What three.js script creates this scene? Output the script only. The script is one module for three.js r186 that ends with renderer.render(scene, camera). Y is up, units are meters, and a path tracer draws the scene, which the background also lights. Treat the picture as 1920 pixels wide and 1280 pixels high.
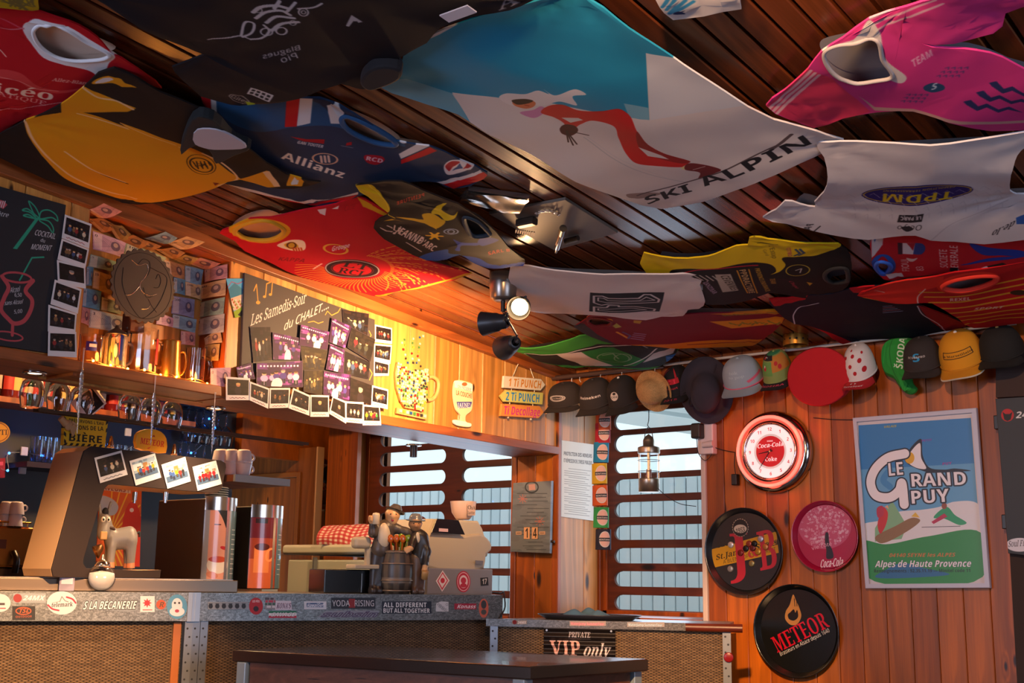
import * as THREE from 'three';
import { RectAreaLightUniformsLib } from 'three/addons/lights/RectAreaLightUniformsLib.js';
import { TessellateModifier } from 'three/addons/modifiers/TessellateModifier.js';
import { RoundedBoxGeometry } from 'three/addons/geometries/RoundedBoxGeometry.js';
import { mergeGeometries, mergeVertices, toCreasedNormals } from 'three/addons/utils/BufferGeometryUtils.js';
import { MarchingCubes } from 'three/addons/objects/MarchingCubes.js';

// ------------------------------------------------------------------ camera, sky, large lights, exposure
const scene = new THREE.Scene();
const FOCAL = 2261.5;                                   // in pixels of the 1920 x 1280 frame
const camera = new THREE.PerspectiveCamera(2 * Math.atan(640 / FOCAL) * 180 / Math.PI, 1.5, 0.05, 200);
camera.position.set(0, 1.2, 0);                         // a guest seated in the room
camera.rotation.order = 'YXZ';
camera.rotation.set(0.1953, 0.67056, 0.0148);
camera.updateMatrixWorld(true);
const renderer = new THREE.WebGLRenderer({ antialias: true });
renderer.toneMapping = THREE.LinearToneMapping;
renderer.toneMappingExposure = 1.22;
renderer.shadowMap.enabled = true;
RectAreaLightUniformsLib.init();
scene.background = new THREE.Color().setRGB(0.98, 1.14, 1.22);   // bright hazy daylight outside
const XH = -3.31, ZB = -4.52, ZW = -4.915, XBACK = -5.45, XR = 2.4, ZR = 2.6;
function areaLight(name, color, intensity, w, h, pos, look) {
const l = new THREE.RectAreaLight(color, intensity, w, h);
l.name = name; l.position.set(...pos); l.lookAt(...look); scene.add(l); return l;
}
// daylight that comes in at the glazed openings of the room
areaLight('rear_window_daylight', 0xd4deff, 12, 1.9, 1.15, [-2.6, 1.55, ZR - 0.06], [-2.6, 1.45, -3]);
areaLight('side_window_daylight', 0xcfdcff, 4.5, 2.2, 1.2, [XR - 0.06, 1.5, -1.6], [-3, 1.5, -1.6]);
areaLight('bar_window_daylight', 0xcfe4ff, 2.2, 0.42, 0.92, [-3.03, 1.55, ZW + 0.05], [-3.03, 1.55, 0]);
areaLight('back_bar_window_daylight', 0xcfe4ff, 2.2, 0.9, 0.9, [-4.38, 1.45, ZW + 0.05], [-4.38, 1.45, 0]);

// ------------------------------------------------------------------ helpers
let seedState = 12345;
function rnd() { seedState = (seedState * 1664525 + 1013904223) >>> 0; return seedState / 4294967296; }
const rr = (a, b) => a + (b - a) * rnd();
const V = (x, y, z) => new THREE.Vector3(x, y, z);
const used = {};
function numbered(name) { const n = used[name] = (used[name] ?? -1) + 1; return n ? name + '_' + String(n).padStart(3, '0') : name; }
const matCache = new Map();
function mat(color, roughness = 0.7, metalness = 0, extra = {}) {
const key = JSON.stringify([color, roughness, metalness, Object.keys(extra).map((k) => [k, extra[k]?.uuid ?? extra[k]])]);
if (!matCache.has(key)) matCache.set(key, new THREE.MeshPhysicalMaterial({ color, roughness, metalness, side: THREE.DoubleSide, ...extra }));
return matCache.get(key);
}
function part(name, geo, material, parent) {
const m = new THREE.Mesh(Array.isArray(geo) ? join(geo) : geo, material);
m.name = parent ? name : numbered(name); m.castShadow = m.receiveShadow = true;
(parent ?? scene).add(m); return m;
}
function describe(o, label, category, group) { o.userData.label = label; o.userData.category = category; if (group) o.userData.group = group; return o; }
function thing(name, label, category, group) { const g = new THREE.Group(); g.name = numbered(name); scene.add(g); return describe(g, label, category, group); }
function structure(name, geo, material) { const m = part(name, geo, material); m.userData.kind = 'structure'; return m; }
function structureGroup(name) { const g = new THREE.Group(); g.name = numbered(name); g.userData.kind = 'structure'; scene.add(g); return g; }
function clean(g) {
g = g.index ? g.toNonIndexed() : g;
if (!g.attributes.normal) g.computeVertexNormals();
if (!g.attributes.uv) g.setAttribute('uv', new THREE.BufferAttribute(new Float32Array(g.attributes.position.count * 2), 2));
for (const k of Object.keys(g.attributes)) if (!['position', 'normal', 'uv'].includes(k)) g.deleteAttribute(k);
return g;
}
function join(list) { return list.length === 1 ? list[0] : mergeGeometries(list.map(clean)); }
// plain solids, already placed
const M4 = () => new THREE.Matrix4();
function put(g, x = 0, y = 0, z = 0, rx = 0, ry = 0, rz = 0) { return g.applyMatrix4(M4().compose(V(x, y, z), new THREE.Quaternion().setFromEuler(new THREE.Euler(rx, ry, rz)), V(1, 1, 1))); }
function box(w, h, d, x = 0, y = 0, z = 0, r = 0) {
const g = r > 0 ? new RoundedBoxGeometry(w, h, d, 2, Math.min(r, w / 2.01, h / 2.01, d / 2.01)) : new THREE.BoxGeometry(w, h, d);
return g.translate(x, y, z);
}
function cyl(r0, r1, h, x = 0, y = 0, z = 0, seg = 24, open = false) { return new THREE.CylinderGeometry(r1, r0, h, seg, 1, open).translate(x, y + h / 2, z); }
function lathe(pts, seg = 32, x = 0, y = 0, z = 0) { return new THREE.LatheGeometry(pts.map((p) => new THREE.Vector2(...p)), seg).translate(x, y, z); }
function tube(pts, r, seg = 0, closed = false, radial = 7) {
const c = new THREE.CatmullRomCurve3(pts.map((p) => p.isVector3 ? p : V(...p)), closed, 'centripetal');
return new THREE.TubeGeometry(c, seg || Math.max(4, pts.length * 5), r, radial, closed);
}
function rod(a, b, r, radial = 10) {
a = a.isVector3 ? a : V(...a); b = b.isVector3 ? b : V(...b);
const d = b.clone().sub(a), g = new THREE.CylinderGeometry(r, r, d.length(), radial);
return g.applyMatrix4(M4().compose(a.clone().add(b).multiplyScalar(0.5), new THREE.Quaternion().setFromUnitVectors(V(0, 1, 0), d.normalize()), V(1, 1, 1)));
}
function slab(poly, depth, bevel = 0) {                  // polygon [[x, y]...] pushed out along +z
const s = poly instanceof THREE.Shape ? poly : new THREE.Shape(poly.map((p) => new THREE.Vector2(...p)));
return new THREE.ExtrudeGeometry(s, { depth: Math.max(depth - 2 * bevel, 0.0002), bevelEnabled: bevel > 0, bevelSize: bevel, bevelThickness: bevel, bevelOffset: -bevel, bevelSegments: 2, curveSegments: 20 }).translate(0, 0, bevel);
}
// A plane of the room: origin o, axes u (to the side), v (upwards or away) and n (into the room). hit() is the place where the survey sight through a photo point meets it.
class Plane {
constructor(o, u, v) { this.o = o; this.u = u.clone().normalize(); this.v = v.clone().normalize(); this.n = this.u.clone().cross(this.v).normalize(); }
hit(px, py, off = 0) {
const d = V((px - 960) / FOCAL, -(py - 640) / FOCAL, -1).applyQuaternion(camera.quaternion);
const t = (this.n.dot(this.o) + off - this.n.dot(camera.position)) / this.n.dot(d);
const p = camera.position.clone().addScaledVector(d, t).sub(this.o);
return [p.dot(this.u), p.dot(this.v)];
}
at(a, b, d = 0) { return this.o.clone().addScaledVector(this.u, a).addScaledVector(this.v, b).addScaledVector(this.n, d); }
point(px, py, off = 0) { return this.at(...this.hit(px, py, off), off); }
frame(a = 0, b = 0, d = 0, turn = 0) { return M4().makeBasis(this.u, this.v, this.n).setPosition(this.at(a, b, d)).multiply(M4().makeRotationZ(turn)); }
}
// One canvas of print for a surface patch. Drawing takes survey points; they are laid out in the plane's own metres.
let printCount = 0, printPixels = 0;
class Print {
constructor(plane, off, box, scale, base, sheet) {     // box: [a0, b0, a1, b1] in metres; sheet: share a larger canvas
this.plane = plane; this.off = off; this.box = box; this.s = scale;
this.w = Math.min(2048, Math.max(8, Math.round((box[2] - box[0]) * scale))); this.h = Math.min(2048, Math.max(8, Math.round((box[3] - box[1]) * scale)));
this.ox = this.oy = 0;
if (sheet) { if (sheet.x + this.w + 6 > 2048) { sheet.x = 2; sheet.y += sheet.row + 6; sheet.row = 0; } if (sheet.y + this.h + 4 > 2048) throw new Error('sheet full'); this.ox = sheet.x + 2; this.oy = sheet.y + 2; sheet.x += this.w + 6; sheet.row = Math.max(sheet.row, this.h); this.sheet = sheet; this.c = sheet.c; this.g = sheet.g; this.g.save(); this.g.beginPath(); this.g.rect(this.ox - 2, this.oy - 2, this.w + 4, this.h + 4); this.g.clip(); }
else { this.c = document.createElement('canvas'); this.c.width = this.w; this.c.height = this.h; this.g = this.c.getContext('2d'); printCount++; printPixels += this.w * this.h; }
if (base) { this.g.fillStyle = base; this.g.fillRect(this.ox - 2, this.oy - 2, this.w + 4, this.h + 4); }
}
raw(a, b) { const [x0, y0, x1, y1] = this.box; return [this.ox + (a - x0) / (x1 - x0) * this.w, this.oy + (1 - (b - y0) / (y1 - y0)) * this.h]; }
pt(px, py) { return this.raw(...this.plane.hit(px, py, this.off)); }
path(pts, smooth) {
const q = pts.map((p) => this.pt(...p)), g = this.g; g.beginPath();
if (!smooth) { q.forEach((p, i) => i ? g.lineTo(...p) : g.moveTo(...p)); return; }
const c = new THREE.CatmullRomCurve3(q.map((p) => V(p[0], p[1], 0)), smooth === 'closed', 'centripetal').getPoints(q.length * 8);
c.forEach((p, i) => i ? g.lineTo(p.x, p.y) : g.moveTo(p.x, p.y));
}
fill(color, pts, smooth) { this.path(pts, smooth); this.g.closePath(); this.g.fillStyle = color; this.g.fill(); }
line(color, width, pts, smooth) { this.path(pts, smooth); this.g.strokeStyle = color; this.g.lineWidth = width * this.unit(pts[0]); this.g.lineJoin = this.g.lineCap = 'round'; this.g.stroke(); }
unit([x, y]) { const a = this.pt(x, y), b = this.pt(x + 4, y), c = this.pt(x, y + 4); return Math.sqrt(Math.abs((b[0] - a[0]) * (c[1] - a[1]) - (b[1] - a[1]) * (c[0] - a[0]))) / 4; }
warp(A, B, H, w, h) { const [a, b, c] = [this.pt(...A), this.pt(...B), this.pt(...H)]; this.g.setTransform((b[0] - a[0]) / w, (b[1] - a[1]) / w, -(c[0] - a[0]) / h, -(c[1] - a[1]) / h, a[0], a[1]); }
text(str, A, B, H, color, font = 'bold 100px sans-serif') {   // A baseline start, B baseline end, H top of the first letter
const g = this.g; g.save(); g.font = font; g.textBaseline = 'alphabetic'; g.textAlign = 'left';
this.warp(A, B, H, Math.max(1, g.measureText(str).width), 72); g.fillStyle = color; g.fillText(str, 0, 0); g.restore();
}
textLine(str, A, B, H, color, font = 'bold 100px sans-serif', line = null, lw = 8) {
const g = this.g; g.save(); g.font = font; g.textBaseline = 'alphabetic'; g.textAlign = 'left';
this.warp(A, B, H, Math.max(1, g.measureText(str).width), 72);
if (line) { g.strokeStyle = line; g.lineWidth = lw; g.lineJoin = 'round'; g.strokeText(str, 0, 0); }
if (color) { g.fillStyle = color; g.fillText(str, 0, 0); } g.restore();
}
local(A, B, H, fn) { const g = this.g; g.save(); this.warp(A, B, H, 100, 100); g.scale(1, 1); fn(g); g.restore(); }   // a 100 x 100 field, y counted down from A
ring(color, cx, cy, rx, ry, width, turn = 0) { const p = []; for (let i = 0; i < 40; i++) { const t = i / 40 * 2 * Math.PI, x = rx * Math.cos(t), y = ry * Math.sin(t); p.push([cx + x * Math.cos(turn) - y * Math.sin(turn), cy + x * Math.sin(turn) + y * Math.cos(turn)]); } if (width) { this.path([...p, p[0]]); this.g.strokeStyle = color; this.g.lineWidth = width * this.unit([cx, cy]); this.g.stroke(); } else this.fill(color, p); }
texture() { const t = new THREE.CanvasTexture(this.c); t.colorSpace = THREE.SRGBColorSpace; t.magFilter = THREE.LinearFilter; t.anisotropy = 8; return t; }
uvOf(a, b) { const q = this.raw(a, b); return [q[0] / this.c.width, 1 - q[1] / this.c.height]; }
wrap(g) { const p = g.attributes.position, uv = new Float32Array(p.count * 2); for (let i = 0; i < p.count; i++) { const q = this.uvOf(p.getX(i), p.getY(i)); uv[2 * i] = q[0]; uv[2 * i + 1] = q[1]; } g.setAttribute('uv', new THREE.BufferAttribute(uv, 2)); return g; }
map() { if (!this.sheet) return this.texture(); this.g.restore(); return this.sheet.t; }
}
function newSheet() { const c = document.createElement('canvas'); c.width = c.height = 2048; const t = new THREE.CanvasTexture(c); t.colorSpace = THREE.SRGBColorSpace; t.magFilter = THREE.LinearFilter; printCount++; printPixels += 2048 * 2048; return { c, g: c.getContext('2d'), t, x: 2, y: 2, row: 0 }; }
const SHEET = newSheet();
function bounds(q, pad = 0) { const a = q.map((p) => p[0]), b = q.map((p) => p[1]); return [Math.min(...a) - pad, Math.min(...b) - pad, Math.max(...a) + pad, Math.max(...b) + pad]; }
function planarUV(g, box) {                             // uv from local x, y
const p = g.attributes.position, uv = new Float32Array(p.count * 2);
for (let i = 0; i < p.count; i++) { uv[2 * i] = (p.getX(i) - box[0]) / (box[2] - box[0]); uv[2 * i + 1] = (p.getY(i) - box[1]) / (box[3] - box[1]); }
g.setAttribute('uv', new THREE.BufferAttribute(uv, 2)); return g;
}
function smoothLoop(q, per = 6) { return new THREE.CatmullRomCurve3(q.map((p) => V(p[0], p[1], 0)), true, 'centripetal').getPoints(q.length * per).slice(0, -1).map((p) => [p.x, p.y]); }
// canvas for plain pixel work
function canvas(w, h, draw) { const c = document.createElement('canvas'); c.width = w; c.height = h; const g = c.getContext('2d'); draw(g, w, h); printCount++; printPixels += w * h; const t = new THREE.CanvasTexture(c); t.colorSpace = THREE.SRGBColorSpace; t.magFilter = THREE.LinearFilter; t.anisotropy = 8; return t; }
function hash(x, y) { let h = (x * 374761393 + y * 668265263) | 0; h = Math.imul(h ^ (h >>> 13), 1274126177); return ((h ^ (h >>> 16)) >>> 0) / 4294967296; }
function noise(x, y, px = 1e9, py = 1e9) {
const xi = Math.floor(x), yi = Math.floor(y), fx = x - xi, fy = y - yi, s = (t) => t * t * (3 - 2 * t), w = (i, p) => ((i % p) + p) % p;
const a = hash(w(xi, px), w(yi, py)), b = hash(w(xi + 1, px), w(yi, py)), c = hash(w(xi, px), w(yi + 1, py)), d = hash(w(xi + 1, px), w(yi + 1, py));
return a + (b - a) * s(fx) + (c - a) * s(fy) + (a - b - c + d) * s(fx) * s(fy);
}
function dataMap(w, h, fn, srgb = true) {
const d = new Uint8Array(w * h * 4); printCount++; printPixels += w * h;
for (let y = 0; y < h; y++) for (let x = 0; x < w; x++) { const c = fn(x, y), k = (y * w + x) * 4; d[k] = c[0]; d[k + 1] = c[1]; d[k + 2] = c[2]; d[k + 3] = 255; }
const t = new THREE.DataTexture(d, w, h); if (srgb) t.colorSpace = THREE.SRGBColorSpace; t.wrapS = t.wrapT = THREE.RepeatWrapping; t.magFilter = THREE.LinearFilter; t.minFilter = THREE.LinearMipmapLinearFilter; t.needsUpdate = true; return t;
}
// wood: grain runs along v; one tile is 0.5 m x 2 m; values are tints around white
function woodMap(seed, knots, contrast) {
const W = 512, H = 1024, kn = [];
for (let i = 0; i < knots; i++) kn.push([hash(i, seed) * W, hash(i, seed + 1) * H, 4 + hash(i, seed + 2) * 7]);
return dataMap(W, H, (x, y) => {
let bend = 0, dark = 0;
for (const [kx, ky, kr] of kn) { let dx = x - kx, dy = y - ky; dx -= Math.round(dx / W) * W; dy -= Math.round(dy / H) * H; const e = Math.exp(-(dx * dx) / (kr * kr * 9) - (dy * dy) / (kr * kr * 40)); bend += e * 2.2 * Math.sign(dx || 1); const r = Math.hypot(dx, dy * 0.7) / kr; if (r < 1.6) dark = Math.max(dark, Math.min(1, 1.6 - r)); }
const u = x / W, v = y / H;
const big = noise(u * 6 + seed, v * 3, 6, 3), mid = noise(u * 40 + bend * 2 + noise(u * 5, v * 4, 5, 4) * 3, v * 5 + seed, 400, 5), fine = noise(u * 200 + bend, v * 24, 400, 24);
let t = 0.80 + contrast * (0.30 * (big - 0.5) + 0.34 * (mid - 0.5) + 0.14 * (fine - 0.5));
t = Math.max(0.12, Math.min(1, t)) * (1 - 0.72 * dark);
return [255 * Math.min(1, t * 1.08), 255 * t * (0.97 - 0.10 * dark), 255 * t * (0.92 - 0.16 * dark)];
});
}
const woodA = woodMap(3, 9, 0.6), woodB = woodMap(17, 5, 0.55), woodDark = woodMap(41, 3, 0.8);
// a board with eased edges: width along x, length along y, face at z = 0, thickness behind; uv in metres / tile
function boardGeo(w, len, t, ease, uo = 0, vo = 0, tileU = 0.5, tileV = 2) {
const pr = [[-w / 2, -t], [-w / 2, -ease], [-w / 2 + ease, 0], [w / 2 - ease, 0], [w / 2, -ease], [w / 2, -t]], pos = [], uv = [];
const quad = (a, b, c, d) => { for (const p of [a, b, c, a, c, d]) { pos.push(p[0], p[1], p[2]); uv.push((p[0] + uo) / tileU, (p[1] + vo) / tileV); } };
for (let i = 0; i < 5; i++) { const [x0, z0] = pr[i], [x1, z1] = pr[i + 1]; quad([x0, 0, z0], [x1, 0, z1], [x1, len, z1], [x0, len, z0]); }
quad([w / 2, 0, -t], [-w / 2, 0, -t], [-w / 2, len, -t], [w / 2, len, -t]);
for (const [y, f] of [[0, 1], [len, -1]]) { const a = [-w / 2, y, -t], b = [w / 2, y, -t], c = [w / 2 - ease, y, 0], d = [-w / 2 + ease, y, 0]; f > 0 ? quad(a, b, c, d) : quad(d, c, b, a); }
const g = new THREE.BufferGeometry(); g.setAttribute('position', new THREE.Float32BufferAttribute(pos, 3)); g.setAttribute('uv', new THREE.Float32BufferAttribute(uv, 2)); g.computeVertexNormals(); return g;
}
function metreUV(g, tu = 0.5, tv = 2, swap = false) {    // box mapping in metres
g = clean(g); const p = g.attributes.position, n = g.attributes.normal, uv = new Float32Array(p.count * 2);
for (let i = 0; i < p.count; i++) {
const x = p.getX(i), y = p.getY(i), z = p.getZ(i), ax = Math.abs(n.getX(i)), ay = Math.abs(n.getY(i)), az = Math.abs(n.getZ(i));
let a, b; if (ay >= ax && ay >= az) { a = x; b = z; } else if (ax >= az) { a = z; b = y; } else { a = x; b = y; }
if (swap && !(ay >= ax && ay >= az)) [a, b] = [b, a];
uv[2 * i] = a / tu; uv[2 * i + 1] = b / tv;
}
g.setAttribute('uv', new THREE.BufferAttribute(uv, 2)); return g;
}
// planes of the room
const KS = 0.0935;                                        // fall of the ceiling towards the window wall
const CEIL = new Plane(V(XH, 2.415 + KS * (1.72 + 0), 0), V(1, 0, 0), V(0, KS, 1));   // n points down
const ceilY = (z) => 2.415 + KS * (z + 1.72);
const HEAD = new Plane(V(XH, 0, 0), V(0, 0, -1), V(0, 1, 0));      // n = +x
const WALL = new Plane(V(0, 0, ZB), V(1, 0, 0), V(0, 1, 0));      // n = +z
const WINP = new Plane(V(0, 0, ZW), V(1, 0, 0), V(0, 1, 0));
const REVEAL = new Plane(V(XH, 0, 0), V(0, 0, -1), V(0, 1, 0));
const BACKBAR = new Plane(V(XBACK, 0, 0), V(0, 0, -1), V(0, 1, 0));
const level = (y) => new Plane(V(0, y, 0), V(1, 0, 0), V(0, 0, -1));   // n = +y
function vertical(p0, p1) { const u = p1.clone().sub(p0); u.y = 0; return new Plane(p0, u, V(0, 1, 0)); }
function depthPoint(px, py, d) { return V((px - 960) / FOCAL, -(py - 640) / FOCAL, -1).multiplyScalar(d).applyQuaternion(camera.quaternion).add(camera.position); }
// ------------------------------------------------------------------ the room
const pine = [0xdcab58, 0xd6a24f, 0xe0b264].map((c) => mat(c, 0.42, 0, { map: woodA }));
const pineB = [0xd7a05a, 0xcf964c].map((c) => mat(c, 0.42, 0, { map: woodB }));
const wallWood = [0xbd6c0e, 0xb4640b, 0xc47412, 0xac5c0a].map((c, i) => mat(c, 0.44, 0, { map: i % 2 ? woodA : woodB }));
const ceilWood = [0x7d4a2a, 0x744325, 0x86512f, 0x6d3f23].map((c, i) => mat(c, 0.27, 0, { map: i % 2 ? woodB : woodDark }));
const beamWood = mat(0xa9652f, 0.42, 0, { map: woodA });
const frameWood = mat(0xb0601f, 0.4, 0, { map: woodB });
const slatWood = mat(0x6e3516, 0.5, 0, { map: woodB });
const darkWood = mat(0x3a2216, 0.6, 0, { map: woodDark });
const plaster = mat(0x8d7a66, 0.9), charcoalWall = mat(0x3b3e44, 0.75), darkRoom = wallWood[0], backing = mat(0x5a3820, 0.9);
const paneGlass = mat(0xf2f8fa, 0.02, 0, { transmission: 1, thickness: 0, ior: 1.45 });
// floor
structure('floor', metreUV(box(8.6, 0.12, 9.2, -1.5, -0.06, -1.8)), mat(0x6b4a30, 0.55, 0, { map: woodB }));
// ceiling: slab and boards
const ceilingGroup = structureGroup('ceiling');
{
const L = 7.3, g = box(6.3, 0.1, L).translate(0, 0, 0);
g.applyMatrix4(M4().makeRotationX(-Math.atan(KS))).translate(-0.5, ceilY(-1.0) + 0.072, -1.0);
part('ceiling_slab', g, backing, ceilingGroup);
part('bar_ceiling', box(2.4, 0.1, 4.2, -4.55, 2.56, -2.87), darkRoom, ceilingGroup);
const len = 7.1 / Math.cos(Math.atan(KS)), variants = [0, 1, 2, 3].map((i) => boardGeo(0.0595, len, 0.018, 0.0025, i * 0.11, i * 0.47));
const base = CEIL.at(0, 0).clone(); const fr = M4().makeBasis(V(-1, 0, 0), CEIL.v.clone().negate(), CEIL.n);
for (let i = -1; i < 62; i++) {
const x = -3.186 + 0.0688 * i + 0.0344, k = Math.floor(rnd() * 4);
const m = part('plank', variants[k], ceilWood[Math.floor(rnd() * 4)], ceilingGroup);
m.applyMatrix4(M4().copy(fr).setPosition(V(x, ceilY(ZR), ZR).addScaledVector(CEIL.n, rr(-0.0008, 0.0008))));
}
part('ceiling_board', metreUV(box(1.5, 0.02, 7.2).applyMatrix4(M4().makeRotationX(-Math.atan(KS))).translate(1.85, ceilY(-1.0) + 0.012, -1.0)), ceilWood[0], ceilingGroup);
}
// the panelled bulkhead over the bar
const beamTop = (z) => 1.843 + 0.0117 * (z + 1.78), corniceLow = (z) => 2.348 + 0.0805 * (z + 1.725);
const NZ0 = -2.03, NZ1 = -2.586, NX = XH - 0.15;            // the niche for the mugs
const headGroup = structureGroup('wall_left');
{
for (let i = -13; i < 8; i++) {
let z0 = -3.353 + 0.1543 * i * -1 + 0, z1 = z0 - 0.1543; z0 = -3.353 - 0.1543 * i; z1 = z0 - 0.1543;
let a = z0, b = Math.max(z1, -4.52); if (a <= -4.52) continue;
if (a <= NZ0 && b >= NZ1) continue;                      // inside the niche
if (a > NZ0 && b < NZ0) b = NZ0; if (a > NZ1 && b < NZ1) a = NZ1;
const w = a - b - 0.0015, zc = (a + b) / 2, y0 = beamTop(zc) - 0.01, y1 = ceilY(zc) + 0.02;
const g = boardGeo(w, y1 - y0, 0.016, 0.003, rnd(), rnd() * 2);
g.applyMatrix4(M4().makeBasis(V(0, 0, -1), V(0, 1, 0), V(1, 0, 0)).setPosition(XH, y0, zc));
part('plank', g, pine[Math.floor(rnd() * 3)], headGroup);
}
// solid behind the boards, left open at the niche
part('bulkhead_core', [box(0.1, 0.6, 1.5, XH - 0.068, 2.13, NZ0 + 0.764), box(0.1, 0.6, 1.9, XH - 0.068, 2.13, NZ1 - 0.964)], backing, headGroup);
part('niche_back', metreUV(box(0.012, 0.55, 0.62, NX - 0.006, 2.07, (NZ0 + NZ1) / 2)), pine[1], headGroup);
for (const [n, z] of [['niche_side', NZ0 + 0.006], ['niche_side', NZ1 - 0.006]]) part(n, metreUV(box(0.15, 0.55, 0.012, XH - 0.076, 2.07, z)), frameWood, headGroup);
part('niche_top', metreUV(box(0.15, 0.012, 0.57, XH - 0.076, 0, 0).applyMatrix4(M4().makeRotationX(-Math.atan(KS))).translate(0, corniceLow(-2.31) + 0.008, -2.31)), frameWood, headGroup);
part('hall_wall', box(0.12, 2.7, ZR + 1.0, XH - 0.06, 1.3, (ZR - 1.0) / 2), plaster, headGroup);
part('bar_end_wall', box(2.3, 2.7, 0.1, -4.45, 1.3, -0.95), darkRoom, headGroup);
}
{ // cornice and shelf beam
const pos = (z, y, x) => [x, y, z], zs = [-0.2, -4.52];
const cor = new THREE.Shape([[0.2, corniceLow(-0.2)], [4.52, corniceLow(-4.52)], [4.52, ceilY(-4.52)], [0.2, ceilY(-0.2)]].map((p) => new THREE.Vector2(...p)));
const g = slab(cor, 0.03, 0.003).applyMatrix4(M4().makeBasis(V(0, 0, -1), V(0, 1, 0), V(1, 0, 0)).setPosition(XH, 0, 0));
structure('trim_1', metreUV(g, 0.5, 2, true), beamWood);
const strip = box(0.075, 0.012, 4.4).applyMatrix4(M4().makeRotationX(-Math.atan(KS))).translate(XH + 0.072, ceilY(-2.36) - 0.003, -2.36);
structure('trim_2', metreUV(strip), mat(0x8a5128, 0.35, 0, { map: woodA }));
const b = box(0.265, 0.036, 3.75, 0, 0, 0, 0.004).applyMatrix4(M4().makeRotationX(-0.0117)).translate(-3.4275, beamTop(-2.66) - 0.018, -2.66);
structure('beam', metreUV(b, 0.5, 2, true), beamWood);
}
// window wall, pier and linings
const wallBack = structureGroup('wall_back');
const OX1 = WALL.hit(1316, 1000)[0];                       // jamb of the window next to the clock
{
const wy = (x, y0, y1, x0, x1, z0, z1, m, n) => part(n, box(x1 - x0, y1 - y0, z1 - z0, (x0 + x1) / 2, (y0 + y1) / 2, (z0 + z1) / 2), m, wallBack);
wy(0, 0, 2.9, OX1, XR + 0.2, ZW - 0.08, ZB - 0.017, backing, 'wall_core');
wy(0, 2.06, 2.9, -5.15, OX1, ZW - 0.08, ZB - 0.017, backing, 'wall_core');
wy(0, 0, 1.04, XH, OX1, ZW - 0.08, ZB - 0.017, backing, 'wall_core');
wy(0, 0, 1.0, -5.15, XH, ZW - 0.08, -4.8, backing, 'wall_core');
wy(0, 0, 2.1, -3.59, XH - 0.017, ZW - 0.08, ZB - 0.017, backing, 'pier_core');
wy(0, 0, 2.3, -5.15, -4.945, ZW - 0.08, -4.8, wallWood[1], 'side_panel');
const vars = [0, 1, 2, 3, 4, 5].map((i) => boardGeo(0.0945, 2.4, 0.016, 0.003, i * 0.137, i * 0.31));
for (let i = -1; i < 16; i++) {                          // boards of the wall with the clock and trays
const x0 = -2.442 + 0.096 * i, m = part('plank', i < 0 ? boardGeo(-2.443 - OX1, 2.4, 0.016, 0.003, 0.2, 0.4) : vars[Math.floor(rnd() * 6)], wallWood[Math.floor(rnd() * 4)], wallBack);
m.position.set(i < 0 ? (OX1 - 2.443) / 2 : x0 + 0.048, 0, ZB);
}
wy(0, 0, 2.6, -0.9, XR + 0.1, ZB - 0.02, ZB, plaster, 'wall_face');
for (let i = 0; i < 8; i++) {                            // boards over the window
const m = part('plank', boardGeo(0.0945, 0.28, 0.016, 0.003, i * 0.13, i * 0.3), wallWood[i % 4], wallBack); m.position.set(OX1 - 0.048 - 0.096 * i, 2.06, ZB);
if (OX1 - 0.096 * (i + 1) < XH - 0.02) { wallBack.remove(m); break; }
}
// pier between the windows
const px = (x) => WALL.hit(x, 1000)[0], edges = [958, 968, 1003, 1036, 1048].map(px);
for (let i = 0; i < 4; i++) { const w = edges[i + 1] - edges[i]; const m = part('plank', boardGeo(w - 0.0015, 2.2, i === 3 || i === 0 ? 0.022 : 0.016, 0.003, i * 0.21, 0.4 * i), i === 3 || i === 0 ? frameWood : wallWood[i], wallBack); m.position.set((edges[i] + edges[i + 1]) / 2, 0, ZB + (i === 3 || i === 0 ? 0.006 : 0)); }
// boarded lining between pier and window
const rz = [1050, 1095, 1121, 1134].map((x) => REVEAL.hit(x, 1000)[0]);
for (let i = 0; i < 3; i++) { const w = rz[i + 1] - rz[i]; const g = boardGeo(w - 0.0015, 1.3, 0.016, 0.003, 0.3 * i, 0.7 * i).applyMatrix4(M4().makeBasis(V(0, 0, -1), V(0, 1, 0), V(1, 0, 0)).setPosition(XH + (i === 2 ? 0.012 : 0), 0.95, -(rz[i] + rz[i + 1]) / 2)); part('plank', g, i === 2 ? frameWood : pineB[i], wallBack); }
part('window_sill', metreUV(box(OX1 - XH, 0.03, 0.42, (OX1 + XH) / 2, 1.035, -4.72)), frameWood, wallBack);
part('lining', metreUV(box(0.012, 1.1, 0.12, -4.936, 1.5, -4.86)), pineB[1], wallBack);
part('door_jamb', metreUV(box(0.05, 2.2, 0.03, -4.91, 1.1, -4.79)), frameWood, wallBack);
}
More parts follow.
